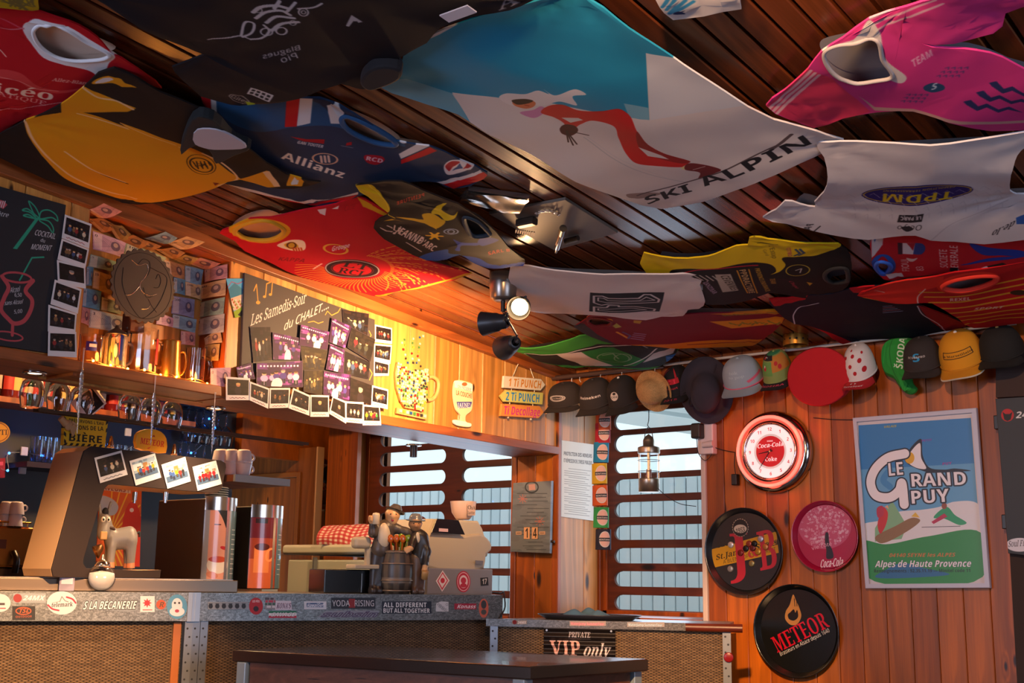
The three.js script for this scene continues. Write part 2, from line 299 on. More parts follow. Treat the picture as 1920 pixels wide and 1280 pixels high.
// shutters with rounded slots, glass behind
function slotShape(x0, x1, y0, y1, roundLeft, roundRight) {
const r = (y1 - y0) / 2 - 0.001, p = new THREE.Path();
p.moveTo(x0 + (roundLeft ? r : 0), y0); p.lineTo(x1 - (roundRight ? r : 0), y0);
if (roundRight) p.absarc(x1 - r, y0 + r, r, -Math.PI / 2, Math.PI / 2, false); else p.lineTo(x1, y1);
p.lineTo(x0 + (roundLeft ? r : 0), y1);
if (roundLeft) p.absarc(x0 + r, y0 + r, r, Math.PI / 2, Math.PI * 1.5, false); else p.lineTo(x0, y0);
return p;
}
function shutterWindow(name, x0, x1, y0, y1, columns, rows) {
const w = structureGroup(name), s = new THREE.Shape([[x0, y0], [x1, y0], [x1, y1], [x0, y1]].map((p) => new THREE.Vector2(...p)));
for (const [cx0, cx1, rl, rl2] of columns) for (const [a, b] of rows) if (a > y0 + 0.005 && b < y1 - 0.005) s.holes.push(slotShape(cx0, cx1, a, b, rl, rl2));
part('shutter_panel', metreUV(slab(s, 0.02, 0.002).translate(0, 0, ZW), 0.5, 2, true), slatWood, w);
part('pane', box(x1 - x0, y1 - y0, 0.004, (x0 + x1) / 2, (y0 + y1) / 2, ZW - 0.03), paneGlass, w);
for (const [bx, by, bw, bh] of [[x0 + 0.015, (y0 + y1) / 2, 0.03, y1 - y0], [x1 - 0.02, (y0 + y1) / 2, 0.04, y1 - y0], [(x0 + x1) / 2, y0 + 0.012, x1 - x0, 0.024], [(x0 + x1) / 2, y1 - 0.012, x1 - x0, 0.024]]) part('window_frame', metreUV(box(bw, bh, 0.035, bx, by, ZW + 0.012, 0.003)), frameWood, w);
return w;
}
{
const wy = (px, py) => WINP.hit(px, py)[1], wx = (px) => WINP.hit(px, 950)[0];
const right = [[1116, 1144], [1071, 1100], [1027, 1056], [983.5, 1011.5], [939.5, 968], [896, 926], [855, 885], [812, 844], [769, 802], [727, 758]].map(([a, b]) => [wy(1230, b), wy(1230, a)]);
shutterWindow('window_1', XH + 0.005, OX1 - 0.0, 1.045, 2.06, [[wx(1156), OX1 - 0.045, true, false]], right);
const left = []; for (let k = 0; k < 9; k++) { const a = 1.0 + 0.02 + k * 0.112; left.push([a, a + 0.077]); }
const yb = wy(776, 909.5); const rows = left.map(([a, b]) => { const sh = ((yb - left[0][0]) % 0.112); return [a + sh, b + sh]; });
shutterWindow('window_2', -4.93, -3.585, 1.0, 2.06, [[wx(714), wx(838), true, true], [wx(869), wx(998), true, true]], rows);
}
// outside: boarded fence and the edge of an awning seen through the slots
{
const g = structureGroup('exterior_fence'), pale = [0xe6eff2, 0xdfeaef, 0xecf2f4].map((c) => mat(c, 0.6));
const b = boardGeo(0.092, 2.02, 0.02, 0.006);
for (let i = 0; i < 50; i++) { const m = part('plank', b, pale[i % 3], g); m.position.set(-8.7 + i * 0.1, 0, -8 + rr(-0.003, 0.003)); }
part('fence_backing', box(5, 1.98, 0.03, -6.3, 0.99, -8.04), mat(0x53646e, 0.8), g);
const gr = structureGroup('exterior_awning');
part('awning_roof', box(5, 0.04, 1.0, 0, 0, 0).applyMatrix4(M4().makeRotationZ(-0.2)).translate(-5.2, 2.62, -8.9), mat(0xe3e6e6, 0.7), gr);
part('awning_rafter', [box(5, 0.12, 0.05, 0, 0, 0).applyMatrix4(M4().makeRotationZ(-0.2)).translate(-5.2, 2.5, -8.4)], mat(0xf1f2f0, 0.7), gr);
structure('exterior_ground', box(14, 0.1, 10, -2, -0.16, -10), mat(0x9aa0a0, 0.9));
}
// dark store room behind the door opening, and the back-bar partition
{
const g = structureGroup('wall_store');
part('store_back', box(2.6, 2.6, 0.06, -6.46, 1.3, -5.3), darkRoom, g);
part('store_side', box(0.06, 2.6, 0.36, -5.19, 1.3, -5.12), darkRoom, g);
part('store_far_side', box(0.06, 2.6, 4.4, -7.6, 1.3, -3.1), darkRoom, g);
part('store_ceiling', box(2.5, 0.05, 4.4, -6.4, 2.46, -3.1), darkRoom, g);
const bz = BACKBAR.hit(441, 820)[0];
structure('wall_bar', box(0.06, 2.5, bz - 1.0, XBACK - 0.03, 1.25, -(bz + 1.0) / 2), charcoalWall);
part('store_lintel', box(0.06, 0.62, 1.1, -5.42, 2.18, -bz - 0.55), darkRoom, g);
}
// the walls behind and beside the guest, with their windows
{
const f = structureGroup('wall_rear'), bx = (n, x0, x1, y0, y1, z0, z1, m, p) => part(n, box(x1 - x0, y1 - y0, z1 - z0, (x0 + x1) / 2, (y0 + y1) / 2, (z0 + z1) / 2), m, p);
bx('wall_panel', XH - 0.1, -3.6, 0, 3.1, ZR, ZR + 0.15, plaster, f); bx('wall_panel', -1.6, XR + 0.2, 0, 3.1, ZR, ZR + 0.15, plaster, f);
bx('wall_panel', -3.6, -1.6, 0, 0.95, ZR, ZR + 0.15, plaster, f); bx('wall_panel', -3.6, -1.6, 2.15, 3.1, ZR, ZR + 0.15, plaster, f);
const w3 = structureGroup('window_3'); for (const x of [-3.58, -2.6, -1.62]) bx('window_frame', x - 0.03, x + 0.03, 0.95, 2.15, ZR + 0.03, ZR + 0.08, frameWood, w3); for (const y of [0.97, 2.13]) bx('window_frame', -3.6, -1.6, y - 0.03, y + 0.03, ZR + 0.03, ZR + 0.08, frameWood, w3); bx('pane', -3.6, -1.6, 0.95, 2.15, ZR + 0.05, ZR + 0.054, paneGlass, w3);
const s = structureGroup('wall_right');
bx('wall_panel', XR, XR + 0.15, 0, 3.1, ZW, -2.8, plaster, s); bx('wall_panel', XR, XR + 0.15, 0, 3.1, -0.4, ZR + 0.15, plaster, s);
bx('wall_panel', XR, XR + 0.15, 0, 0.88, -2.8, -0.4, plaster, s); bx('wall_panel', XR, XR + 0.15, 2.12, 3.1, -2.8, -0.4, plaster, s);
const w4 = structureGroup('window_4'); for (const z of [-2.78, -1.6, -0.42]) bx('window_frame', XR + 0.03, XR + 0.08, 0.88, 2.12, z - 0.03, z + 0.03, frameWood, w4); for (const y of [0.9, 2.1]) bx('window_frame', XR + 0.03, XR + 0.08, y - 0.03, y + 0.03, -2.8, -0.4, frameWood, w4); bx('pane', XR + 0.05, XR + 0.054, 0.88, 2.12, -2.8, -0.4, paneGlass, w4);
}
// spot lamps: the triple fitting on the ceiling over the bar
const lampBlack = mat(0x2b2f36, 0.38, 0.3), chrome = mat(0xc8c8c8, 0.18, 1), steel = mat(0xa9a6a2, 0.32, 1), lampWhite = mat(0xe8e4da, 0.5);
function spotHead(parent, mouth, aim, bulb, cd, cone, pen, lit) {   // mouth centre, direction of the beam
const d = aim.clone().sub(mouth).normalize(), q = new THREE.Quaternion().setFromUnitVectors(V(0, -1, 0), d);
const T = (g) => g.applyMatrix4(M4().compose(mouth, q, V(1, 1, 1)));
const h = part('lamp_head', T(lathe([[0.014, 0.098], [0.022, 0.098], [0.026, 0.09], [0.028, 0.066], [0.033, 0.06], [0.036, 0.04], [0.044, 0.0], [0.042, 0.0], [0.034, 0.04], [0.03, 0.058], [0.0, 0.06]], 28)), lampBlack, parent);
part('lamp_bulb', T(lathe([[0, 0.012], [0.018, 0.014], [0.030, 0.022], [0.031, 0.028], [0.016, 0.05], [0, 0.05]], 20)), mat(0xffffff, 0.5, 0, { emissive: 0xffc98a, emissiveIntensity: lit }), h);
const l = new THREE.SpotLight(bulb, cd, 0, cone, pen, 2); l.name = 'spot_lamp'; l.position.copy(mouth.clone().addScaledVector(d, 0.004)); l.target.position.copy(aim); l.shadow.radius = 1.6; scene.add(l, l.target);
return h;
}
// ------------------------------------------------------------------ shirts pinned to the ceiling
function shirt(o) {
const { out, off = 0.02, sag = 0.022, pins = [], base = '#888', inner = 0x888888, neck, collar, collarR = 0.006, scale = 430, smooth = 3, rough = 0.85 } = o;
const hit = (p) => CEIL.hit(p[0], p[1], off);
let q = out.map(hit); if (smooth) q = smoothLoop(q, smooth);
const pin = (pins.length ? pins : out).map(hit);
const bb = bounds(q), pr = new Print(CEIL, off, bb, Math.min(scale, 2000 / (bb[2] - bb[0]), 2000 / (bb[3] - bb[1])), base);
o.draw?.(pr);
const back = Math.max(0.003, off - sag * 0.45 - 0.012), depth = (a, b) => {
let best = 9, k = 0; pin.forEach((p, i) => { const d = Math.hypot(p[0] - a, p[1] - b); if (d < best) { best = d; k = i; } });
const t = Math.min(1, best / 0.34), ang = Math.atan2(b - pin[k][1], a - pin[k][0]);
return Math.max(back + 0.004, off - sag * 0.45 + sag * Math.pow(t, 0.8) * (0.7 + 0.45 * noise(a * 5 + 9, b * 5 + 4)) + 0.0045 * Math.cos(ang * 9 + k * 2) * Math.min(1, best / 0.04) * Math.exp(-best / 0.13) + 0.003 * (noise(a * 14, b * 9) - 0.5));
};
const sh = new THREE.Shape(q.map((p) => new THREE.Vector2(...p)));
let hole; if (neck) { hole = smoothLoop(neck.map(hit), 4); sh.holes.push(new THREE.Path(hole.map((p) => new THREE.Vector2(...p)))); }
let g = new TessellateModifier(0.045, 9).modify(clean(new THREE.ShapeGeometry(sh)));
g.deleteAttribute('normal'); g.deleteAttribute('uv'); g = mergeVertices(g, 1e-5);
const P = g.attributes.position, uv = new Float32Array(P.count * 2);
for (let i = 0; i < P.count; i++) { const a = P.getX(i), b = P.getY(i), w = CEIL.at(a, b, depth(a, b)), t = pr.uvOf(a, b); uv[2 * i] = t[0]; uv[2 * i + 1] = t[1]; P.setXYZ(i, w.x, w.y, w.z); }
g.setAttribute('uv', new THREE.BufferAttribute(uv, 2)); g.computeVertexNormals();
// hem of the front layer
const ep = [], eu = []; const n = q.length;
for (let i = 0; i < n; i++) { const A = q[i], B = q[(i + 1) % n], steps = Math.ceil(Math.hypot(B[0] - A[0], B[1] - A[1]) / 0.045); for (let s = 0; s < steps; s++) { const m = (t) => [A[0] + (B[0] - A[0]) * t, A[1] + (B[1] - A[1]) * t], c = m(s / steps), d = m((s + 1) / steps), v = [CEIL.at(...c, depth(...c)), CEIL.at(...d, depth(...d)), CEIL.at(...d, Math.max(back, depth(...d) - 0.005)), CEIL.at(...c, Math.max(back, depth(...c) - 0.005))], u = [c, d, d, c].map((p) => pr.uvOf(...p)); for (const k of [0, 1, 2, 0, 2, 3]) { ep.push(v[k].x, v[k].y, v[k].z); eu.push(...u[k]); } } }
const eg = new THREE.BufferGeometry(); eg.setAttribute('position', new THREE.Float32BufferAttribute(ep, 3)); eg.setAttribute('uv', new THREE.Float32BufferAttribute(eu, 2)); eg.computeVertexNormals();
const t = thing(o.name, o.label, o.cat ?? 'shirt', 'shirts pinned to the ceiling');
part('front', [g, eg], new THREE.MeshPhysicalMaterial({ map: pr.texture(), roughness: rough, specularIntensity: 0.4, side: THREE.DoubleSide }), t);
const layer = (name, poly, k) => { const c = [0, 1].map((d) => poly.reduce((s, p) => s + p[d], 0) / poly.length), bg = new THREE.ShapeGeometry(new THREE.Shape(poly.map((p) => new THREE.Vector2(c[0] + (p[0] - c[0]) * k, c[1] + (p[1] - c[1]) * k)))), bp = bg.attributes.position; for (let i = 0; i < bp.count; i++) { const w = CEIL.at(bp.getX(i), bp.getY(i), back - (k > 1 ? 0 : 0.001)); bp.setXYZ(i, w.x, w.y, w.z); } bg.computeVertexNormals(); part(name, bg, mat(inner, 0.9), t); };
layer('back_panel', q, 0.84); if (hole) layer('neck_lining', hole, 1.12);
if (hole) {
part('collar', tube(hole.map((p) => CEIL.at(p[0], p[1], depth(...p))), collarR, hole.length * 2, true, 6), mat(collar ?? inner, 0.85), t);
}
(o.extra ?? (() => {}))(t, depth);
return t;
}
const SANS = 'bold 100px sans-serif', SERIF = 'bold 100px serif', LIGHT = '100px sans-serif', ITAL = 'italic bold 100px sans-serif', SITAL = 'italic 100px serif';
shirt({ name: 'red_jersey', label: 'red jersey with a wide white collar and cream script lettering', off: 0.03, sag: 0.02, base: '#b80f1e', inner: 0xd8bfae, collar: 0xdcdade, collarR: 0.005,
out: [[-70, 30], [0, 21], [53, 25], [75, 30], [130, 44], [180, 70], [212, 100], [228, 108], [302, 172], [255, 152], [213, 133], [197, 147], [160, 160], [114, 192], [48, 228], [0, 248], [-70, 280]],
pins: [[302, 172], [75, 30], [-70, 30], [48, 228], [-70, 280]], neck: [[62, 62], [80, 52], [120, 56], [160, 78], [205, 100], [192, 109], [146, 113], [105, 105], [75, 88]],
draw(p) {
p.fill('#e7e5ea', [[42, 52], [60, 42], [78, 44], [125, 52], [170, 75], [216, 103], [205, 116], [190, 146], [168, 132], [118, 118], [85, 108], [60, 85]], 'closed');
p.line('#c9455a', 3, [[0, 38], [20, 46], [43, 56]]); p.line('#d98d96', 2, [[0, 55], [25, 56], [44, 55]]);
p.fill('#cf3d3f', [[0, 125], [40, 132], [75, 158], [110, 166], [160, 163], [110, 172], [60, 163], [30, 142], [0, 140]], 'closed');
p.line('#e9a8a0', 1.3, [[0, 137], [35, 145], [70, 163], [110, 167]], true); p.line('#e9a8a0', 1.3, [[0, 207], [50, 204], [90, 195], [116, 190]], true);
p.text('icéo', [-14, 168], [100, 188], [-10, 149], '#f3d9c4', 'bold 100px serif'); p.text('ATIQUE', [-6, 177], [86, 198], [-4, 169], '#e8a39c', '100px serif');
p.text('Allez-Blanc', [98, 147], [168, 159], [99, 141], '#eec9b6', SITAL); p.line('#eec9b6', 2, [[0, 92], [12, 104]]);
} });
shirt({ name: 'black_shirt', label: 'black polo with white tribal swirl print and the words Blagues Pio', off: 0.066, sag: 0.022, base: '#17141a', inner: 0x141216, pins: [[382, 110], [430, 200], [1000, 8], [752, 140], [165, -10]],
out: [[165, -40], [172, 0], [225, 28], [300, 72], [382, 110], [322, 128], [342, 150], [376, 182], [432, 203], [500, 197], [560, 183], [640, 156], [668, 166], [690, 168], [752, 142], [748, 112], [800, 82], [826, 50], [900, 30], [1000, 8], [1010, -50]], smooth: 2,
draw(p) {
const c = '#b8b4ba'; const sw = (pts, w) => p.line(c, w, pts, true);
sw([[390, 75], [430, 70], [452, 66], [470, 72]], 3); sw([[452, 66], [462, 40], [475, 42], [472, 60], [455, 68]], 4); sw([[470, 72], [490, 70], [505, 55], [495, 45]], 4); sw([[475, 20], [490, 8], [520, 4], [540, 8]], 7); sw([[480, 32], [500, 18], [530, 14], [545, 22]], 6); sw([[500, 40], [520, 26], [552, 28]], 6); sw([[510, 55], [530, 40], [560, 36]], 6);
p.ring(c, 570, 15, 9, 8, 2.5); p.ring(c, 570, 15, 4, 3.5, 2); p.ring(c, 500, 58, 11, 7, 2.5); p.ring(c, 528, 55, 10, 7, 3); p.ring(c, 550, 38, 6, 5, 2); p.ring(c, 485, 15, 7, 5, 2); sw([[560, 8], [590, 4], [605, -4]], 4); sw([[515, 10], [525, -5]], 6); sw([[540, 14], [555, -4]], 5);
p.fill(c, [[660, 20], [681, 36], [670, 38], [664, 33], [655, 45], [649, 43]]); p.ring('#17141a', 668, 38, 4, 4);
p.text('Blagues', [566, 90], [493, 111], [564, 81], c, LIGHT); p.text('Pio', [562, 106], [528, 117], [557, 96], c, LIGHT);
p.local([462, 178], [505, 192], [470, 164], (g) => { g.fillStyle = '#c9c5c6'; g.fillRect(0, -100, 100, 100); g.fillStyle = '#222'; for (let i = 0; i < 4; i++) { g.fillRect(10 + i * 22, -82, 14, 26); g.fillRect(10 + i * 22, -42, 14, 28); } });
p.ring('#8f8a88', 448, 190, 20, 8, 2, 0.35); p.text('Gites', [430, 186], [462, 198], [433, 179], '#b5b0ac', SITAL); p.fill('#93b022', [[460, 194], [478, 196], [477, 204], [463, 203]]);
p.text('A', [935, 22], [975, 10], [930, 6], '#7d7b83', SERIF);
},
extra(t, dep) {
part('sleeve_label', slab([[0, 0], [0.075, 0], [0.075, 0.03], [0, 0.03]], 0.003).applyMatrix4(M4().makeBasis(CEIL.u, CEIL.v, CEIL.n).setPosition(CEIL.point(842, 40, 0.08))).applyMatrix4(M4()), mat(0xcfc9d4, 0.7), t);
const pts = [[690, 130], [720, 122], [750, 128], [752, 145], [720, 162], [692, 168], [676, 158]].map((p) => CEIL.hit(...p, 0.08));
const g = slab(smoothLoop(pts, 4), 0.035, 0.008).applyMatrix4(M4().makeBasis(CEIL.u, CEIL.v, CEIL.n).setPosition(CEIL.at(0, 0, 0.05))); part('sleeve', g, mat(0x15131a, 0.9), t);
} });
shirt({ name: 'yellow_black_jersey', label: 'black jersey with big yellow flank panels edged in cream', off: 0.048, sag: 0.018, base: '#1d1513', inner: 0x120e0e, pins: [[48, 228], [213, 133], [599, 341], [255, 388], [-60, 262]],
out: [[160, 160], [213, 132], [300, 172], [375, 200], [420, 234], [468, 278], [535, 328], [601, 346], [550, 354], [500, 350], [450, 335], [405, 348], [330, 374], [255, 388], [200, 372], [100, 338], [0, 297], [-60, 270], [-60, 262], [0, 250], [48, 230], [114, 195]], smooth: 2,
draw(p) {
const y = '#d8920f', cr = '#e4bb8a';
p.fill(y, [[158, 161], [175, 170], [200, 180], [256, 200], [240, 206], [155, 211], [115, 216], [114, 190], [130, 170]]); p.line(cr, 4, [[155, 163], [185, 182], [220, 188], [250, 202]], true);
p.fill(y, [[46, 232], [75, 219], [150, 210], [230, 232], [335, 264], [380, 282], [430, 318], [452, 336], [412, 346], [330, 372], [255, 380], [140, 340], [80, 290]], 'closed'); p.line(cr, 3.5, [[46, 232], [62, 262], [100, 300], [150, 335], [210, 362], [255, 374]], true); p.line(cr, 3, [[145, 213], [200, 227], [270, 247], [336, 272]], true); p.line(cr, 3, [[380, 283], [420, 305], [445, 333], [410, 345]], true);
p.fill(y, [[224, 226], [270, 240], [330, 264], [338, 275], [300, 262], [250, 244]]); p.line(cr, 1.5, [[226, 228], [280, 250], [330, 268]], true);
p.fill(y, [[172, 157], [188, 147], [205, 146], [225, 148], [235, 158], [256, 166], [232, 164], [215, 160]], 'closed'); p.fill('#d9cfd0', [[178, 157], [192, 149], [212, 151], [205, 156]], 'closed');
p.line('#3a210c', 2, [[175, 315], [205, 330], [240, 343]], true); p.line(cr, 3, [[122, 282], [150, 300], [190, 322], [235, 340]], true); p.fill('#7a2a10', [[400, 338], [412, 340], [404, 344]]);
p.fill(y, [[448, 334], [500, 320], [505, 322], [525, 350], [500, 351]]); p.fill(cr, [[492, 322], [505, 321], [526, 350], [514, 350]]); p.fill(y, [[537, 346], [545, 325], [555, 322], [570, 343], [566, 350], [537, 349]]); p.fill('#cfd6da', [[545, 345], [552, 333], [560, 342], [558, 347], [546, 348]]);
p.ring('#2a1808', 378, 305, 22, 12, 2, 0.35); p.ring('#2a1808', 378, 304, 28, 17, 1, 0.35); for (let i = 0; i < 14; i++) p.line('#2a1808', 1.5, [[362 + i * 2.4, 298 + (i % 3) * 4], [366 + i * 2.2, 303 + (i % 4) * 3]]);
},
extra(t) {                                               // the turned cuff with its pale lining
const pts = [[340, 288], [345, 252], [372, 215], [400, 222], [440, 262], [470, 276], [440, 290], [405, 305], [392, 280], [366, 272]].map((p) => CEIL.hit(...p, 0.075));
part('cuff', slab(smoothLoop(pts, 3), 0.03, 0.005).applyMatrix4(M4().makeBasis(CEIL.u, CEIL.v, CEIL.n).setPosition(CEIL.at(0, 0, 0.05))), mat(0x14181c, 0.9), t);
const l = [[366, 270], [370, 243], [405, 243], [440, 258], [462, 276], [420, 280], [392, 279]].map((p) => CEIL.hit(...p, 0.083));
part('cuff_lining', slab(smoothLoop(l, 3), 0.006).applyMatrix4(M4().makeBasis(CEIL.u, CEIL.v, CEIL.n).setPosition(CEIL.at(0, 0, 0.078))), mat(0xb7aeb6, 0.9), t);
} });
shirt({ name: 'blue_jersey', label: 'navy blue jersey with white and red bands and Allianz lettering', off: 0.022, sag: 0.018, base: '#233554', inner: 0xc19a80, collar: 0x1d4a78, collarR: 0.008, pins: [[375, 180], [913, 330], [575, 388], [612, 195], [850, 358]],
out: [[373, 178], [420, 180], [540, 184], [585, 187], [612, 193], [660, 212], [700, 235], [740, 262], [805, 272], [860, 300], [913, 328], [908, 338], [850, 358], [820, 345], [790, 340], [735, 350], [672, 366], [640, 382], [578, 389], [500, 368], [415, 338], [440, 310], [470, 272], [405, 225]], smooth: 2,
neck: [[642, 222], [660, 222], [700, 238], [738, 262], [742, 270], [710, 268], [675, 255], [648, 238]],
draw(p) {
p.fill('#20507e', [[403, 188], [540, 186], [590, 195], [620, 215], [700, 235], [745, 258], [760, 272], [700, 262], [640, 240], [560, 235], [480, 245], [430, 228]], 'closed');
p.fill('#c4101d', [[372, 176], [393, 180], [398, 222], [384, 212]]); p.fill('#dcd8dc', [[393, 180], [404, 186], [408, 226], [398, 222]]);
p.fill('#c4101d', [[537, 185], [562, 185], [557, 235], [534, 236]]); p.fill('#dcd8dc', [[562, 185], [586, 188], [582, 230], [557, 234]]);
p.fill('#d8d6da', [[612, 202], [632, 197], [645, 215], [640, 232], [620, 233]]); p.ring('#d3d2d6', 760, 252, 7, 14, 5, 0.4);
p.fill('#d6d3d8', [[748, 286], [795, 260], [806, 272], [752, 295]]); p.fill('#c4101d', [[752, 297], [806, 274], [820, 282], [752, 305]]);
p.fill('#dad7db', [[818, 344], [900, 322], [906, 328], [830, 348]]); p.fill('#c4101d', [[830, 348], [906, 326], [914, 332], [905, 340], [850, 358]]);
p.fill('#d6d0d2', [[405, 338], [480, 356], [560, 380], [620, 374], [672, 357], [672, 362], [570, 386], [480, 364]]); p.fill('#c4101d', [[405, 342], [480, 362], [575, 388], [672, 362], [660, 372], [578, 391], [480, 370]]);
p.text('Allianz', [527, 292], [644, 330], [532, 279], '#e6ddd6', SANS); p.ring('#d9a98c', 610, 294, 23, 9, 2.5, 0.12); for (const x of [602, 609, 616]) p.line('#e2c4b4', 3, [[x, 289], [x + 2, 300]]);
p.fill('#b01422', [[544, 252], [575, 258], [609, 260], [608, 268], [570, 262]]); p.text('GAN TOUTER', [557, 265], [605, 275], [558, 260], '#d9d2d4', ITAL); p.fill('#b01422', [[650, 266], [660, 264], [660, 270], [648, 271]]); p.line('#cfc9cc', 1, [[640, 271], [662, 275]]);
p.fill('#a8122a', [[684, 288], [715, 290], [722, 297], [705, 306], [690, 302]], 'closed'); p.text('RCD', [685, 296], [718, 303], [687, 289], '#d9c2d6', SANS);
p.fill('#e4dcdf', [[832, 312], [845, 300], [880, 305], [888, 315], [840, 328]], 'closed'); p.fill('#b51d2c', [[835, 312], [846, 302], [862, 304], [850, 312], [842, 322]], 'closed'); p.fill('#2b4b86', [[848, 322], [862, 306], [868, 316]]); p.fill('#b51d2c', [[868, 318], [876, 308], [884, 314]]);
} });
shirt({ name: 'red_yellow_trim_jersey', label: 'red football jersey with yellow neck and golden feather print', off: 0.03, sag: 0.024, base: '#c00d22', inner: 0xc9a48c, collar: 0xd09a18, collarR: 0.008, pins: [[411, 442], [669, 374], [884, 518], [706, 560]],
out: [[411, 443], [431, 428], [470, 405], [508, 402], [545, 395], [587, 390], [630, 384], [669, 374], [700, 385], [730, 402], [745, 430], [797, 484], [840, 500], [884, 518], [800, 536], [740, 548], [706, 561], [690, 556], [640, 538], [569, 515], [510, 490], [459, 471], [440, 455]], smooth: 2,
neck: [[441, 437], [462, 416], [500, 408], [526, 420], [532, 434], [505, 447], [465, 447]],
draw(p) {
p.ring('#d5a21c', 487, 430, 50, 22, 10, -0.05); p.fill('#d5a21c', [[668, 374], [690, 384], [730, 402], [724, 405], [680, 390]]); p.line('#d99b1c', 4, [[706, 559], [780, 538], [884, 517]]);
p.fill('#ead9c4', [[520, 458], [545, 447], [568, 448], [571, 464], [550, 466]], 'closed'); p.fill('#caa02a', [[533, 455], [550, 450], [560, 458], [545, 463]], 'closed'); p.ring('#5a2a10', 547, 456, 8, 5, 2); for (let i = 0; i < 4; i++) p.line('#b84a1c', 2, [[550 + i * 5, 460], [552 + i * 5, 466]]);
p.ring('#d8a53a', 630, 462, 22, 8, 3, 0.1); p.text('Groupe', [622, 466], [656, 458], [622, 458], '#d8cfd8', ITAL); p.text('KAPPA', [520, 484], [570, 488], [522, 477], '#7a0716', ITAL);
p.fill('#d9cfd4', [[595, 392], [612, 390], [610, 402], [600, 398]]); p.fill('#d9cfd4', [[622, 391], [636, 386], [634, 392]]); p.text('Carte', [645, 397], [665, 392], [645, 388], '#8c0716', SITAL);
p.g.globalAlpha = 0.9;
for (let k = 0; k < 26; k++) { const a = -1.25 + k * 0.075, r0 = 60, r1 = 150 + 40 * Math.sin(k * 1.7); for (let s = 0; s < 9; s++) { const r = r0 + (r1 - r0) * s / 9, b = a + s * 0.055, x = 668 + r * Math.cos(b) * 1.1, y = 500 + r * Math.sin(b) * 0.45; p.line('#dd9a2c', 1.7, [[x, y], [x + 6 * Math.cos(b + 0.6), y + 3.2 * Math.sin(b + 0.6)]]); } }
for (let k = 0; k < 34; k++) { const a = 0.2 + k * 0.09, x0 = 668 + 55 * Math.cos(a), y0 = 500 + 24 * Math.sin(a); p.line('#dd9a2c', 1.6, [[x0, y0], [x0 + 28 * Math.cos(a + 0.5), y0 + 13 * Math.sin(a + 0.5)], [x0 + 60 * Math.cos(a + 0.25), y0 + 26 * Math.sin(a + 0.25)]], true); }
p.g.globalAlpha = 1;
p.ring('#2a1016', 661, 500, 52, 20, 0, 0.05); p.ring('#b9a8ac', 661, 500, 50, 18, 1.6, 0.05); p.ring('#c00d22', 661, 500, 40, 14, 0, 0.05); p.ring('#2a1016', 661, 500, 38, 13, 1.4, 0.05);
p.text('LT', [640, 494], [690, 501], [646, 484], '#241016', SERIF); p.text('RCL', [632, 507], [686, 516], [638, 496], '#241016', SERIF); p.line('#dcb0a8', 2, [[588, 500], [604, 490]]);
} });
shirt({ name: 'black_jersey', label: 'black cycling jersey with yellow flashes reading Le Jeanne d\'Arc', off: 0.055, sag: 0.02, base: '#1e1715', inner: 0x15202b, collar: 0x1a2a3a, collarR: 0.008, pins: [[666, 352], [981, 494], [700, 431], [822, 374]],
out: [[666, 353], [690, 346], [753, 339], [790, 358], [822, 374], [860, 385], [906, 413], [931, 434], [952, 462], [983, 490], [980, 500], [940, 503], [914, 502], [884, 488], [862, 474], [838, 482], [800, 485], [750, 465], [700, 432], [712, 412], [730, 402], [712, 388], [690, 372]], smooth: 2,
neck: [[872, 408], [890, 412], [915, 432], [918, 438], [890, 440], [875, 425]],
draw(p) {
p.fill('#cfae12', [[664, 354], [695, 350], [720, 372], [731, 392], [726, 398], [700, 392], [680, 375]], 'closed'); p.line('#e3d23a', 1, [[690, 350], [718, 372], [730, 394]], true); p.line('#d8c01c', 2, [[700, 392], [725, 402], [740, 408]], true);
p.fill('#cfa615', [[742, 406], [775, 408], [793, 412], [792, 402], [810, 402], [832, 414], [812, 408], [835, 413], [818, 426], [806, 418]], 'closed'); p.fill('#cfb515', [[809, 402], [822, 388], [837, 384], [828, 396], [850, 405], [858, 398], [852, 410], [836, 413], [822, 404]], 'closed'); p.fill('#cfa615', [[742, 406], [810, 413], [820, 428], [796, 418]]); p.fill('#cfa615', [[718, 416], [740, 412], [760, 416], [735, 410]]);
p.text('PEINTURE', [796, 371], [743, 384], [796, 364], '#cf3b22', SANS);
p.text('LE', [736, 431], [752, 437], [738, 423], '#d8c2ba', SANS); p.text('JEANNE', [740, 436], [786, 456], [750, 424], '#d8c2ba', SANS); p.text("D'ARC", [781, 453], [812, 468], [790, 443], '#d8c2ba', SANS); p.line('#c9b6b0', 3, [[714, 431], [734, 436]]); p.line('#c9b6b0', 2, [[726, 424], [735, 429]]); p.line('#c9b6b0', 2, [[762, 455], [790, 470]]);
for (let i = 0; i < 6; i++) { const a = i * Math.PI / 3; p.line('#d9a91c', 3.2, [[815, 440], [815 + 15 * Math.cos(a), 440 + 7 * Math.sin(a)]]); } p.ring('#d9a91c', 815, 440, 6, 3, 2);
p.ring('#8e9cb8', 846, 431, 13, 4.5, 2); p.ring('#8e9cb8', 846, 431, 6, 3, 2);
const b = '#34479a'; p.fill(b, [[850, 445], [865, 450], [905, 455], [895, 458], [866, 456], [862, 466], [854, 464], [858, 455]], 'closed'); p.fill(b, [[900, 445], [908, 442], [935, 448], [925, 455], [905, 460], [896, 455]], 'closed'); p.fill('#22509a', [[785, 482], [840, 462], [843, 470], [865, 474], [838, 484], [800, 488]], 'closed'); p.fill('#2648a4', [[866, 476], [895, 482], [930, 498], [982, 495], [982, 502], [940, 505], [914, 503], [884, 488]], 'closed');
p.text('SARL B', [915, 477], [957, 472], [914, 471], '#cf3b22', SANS);
} });
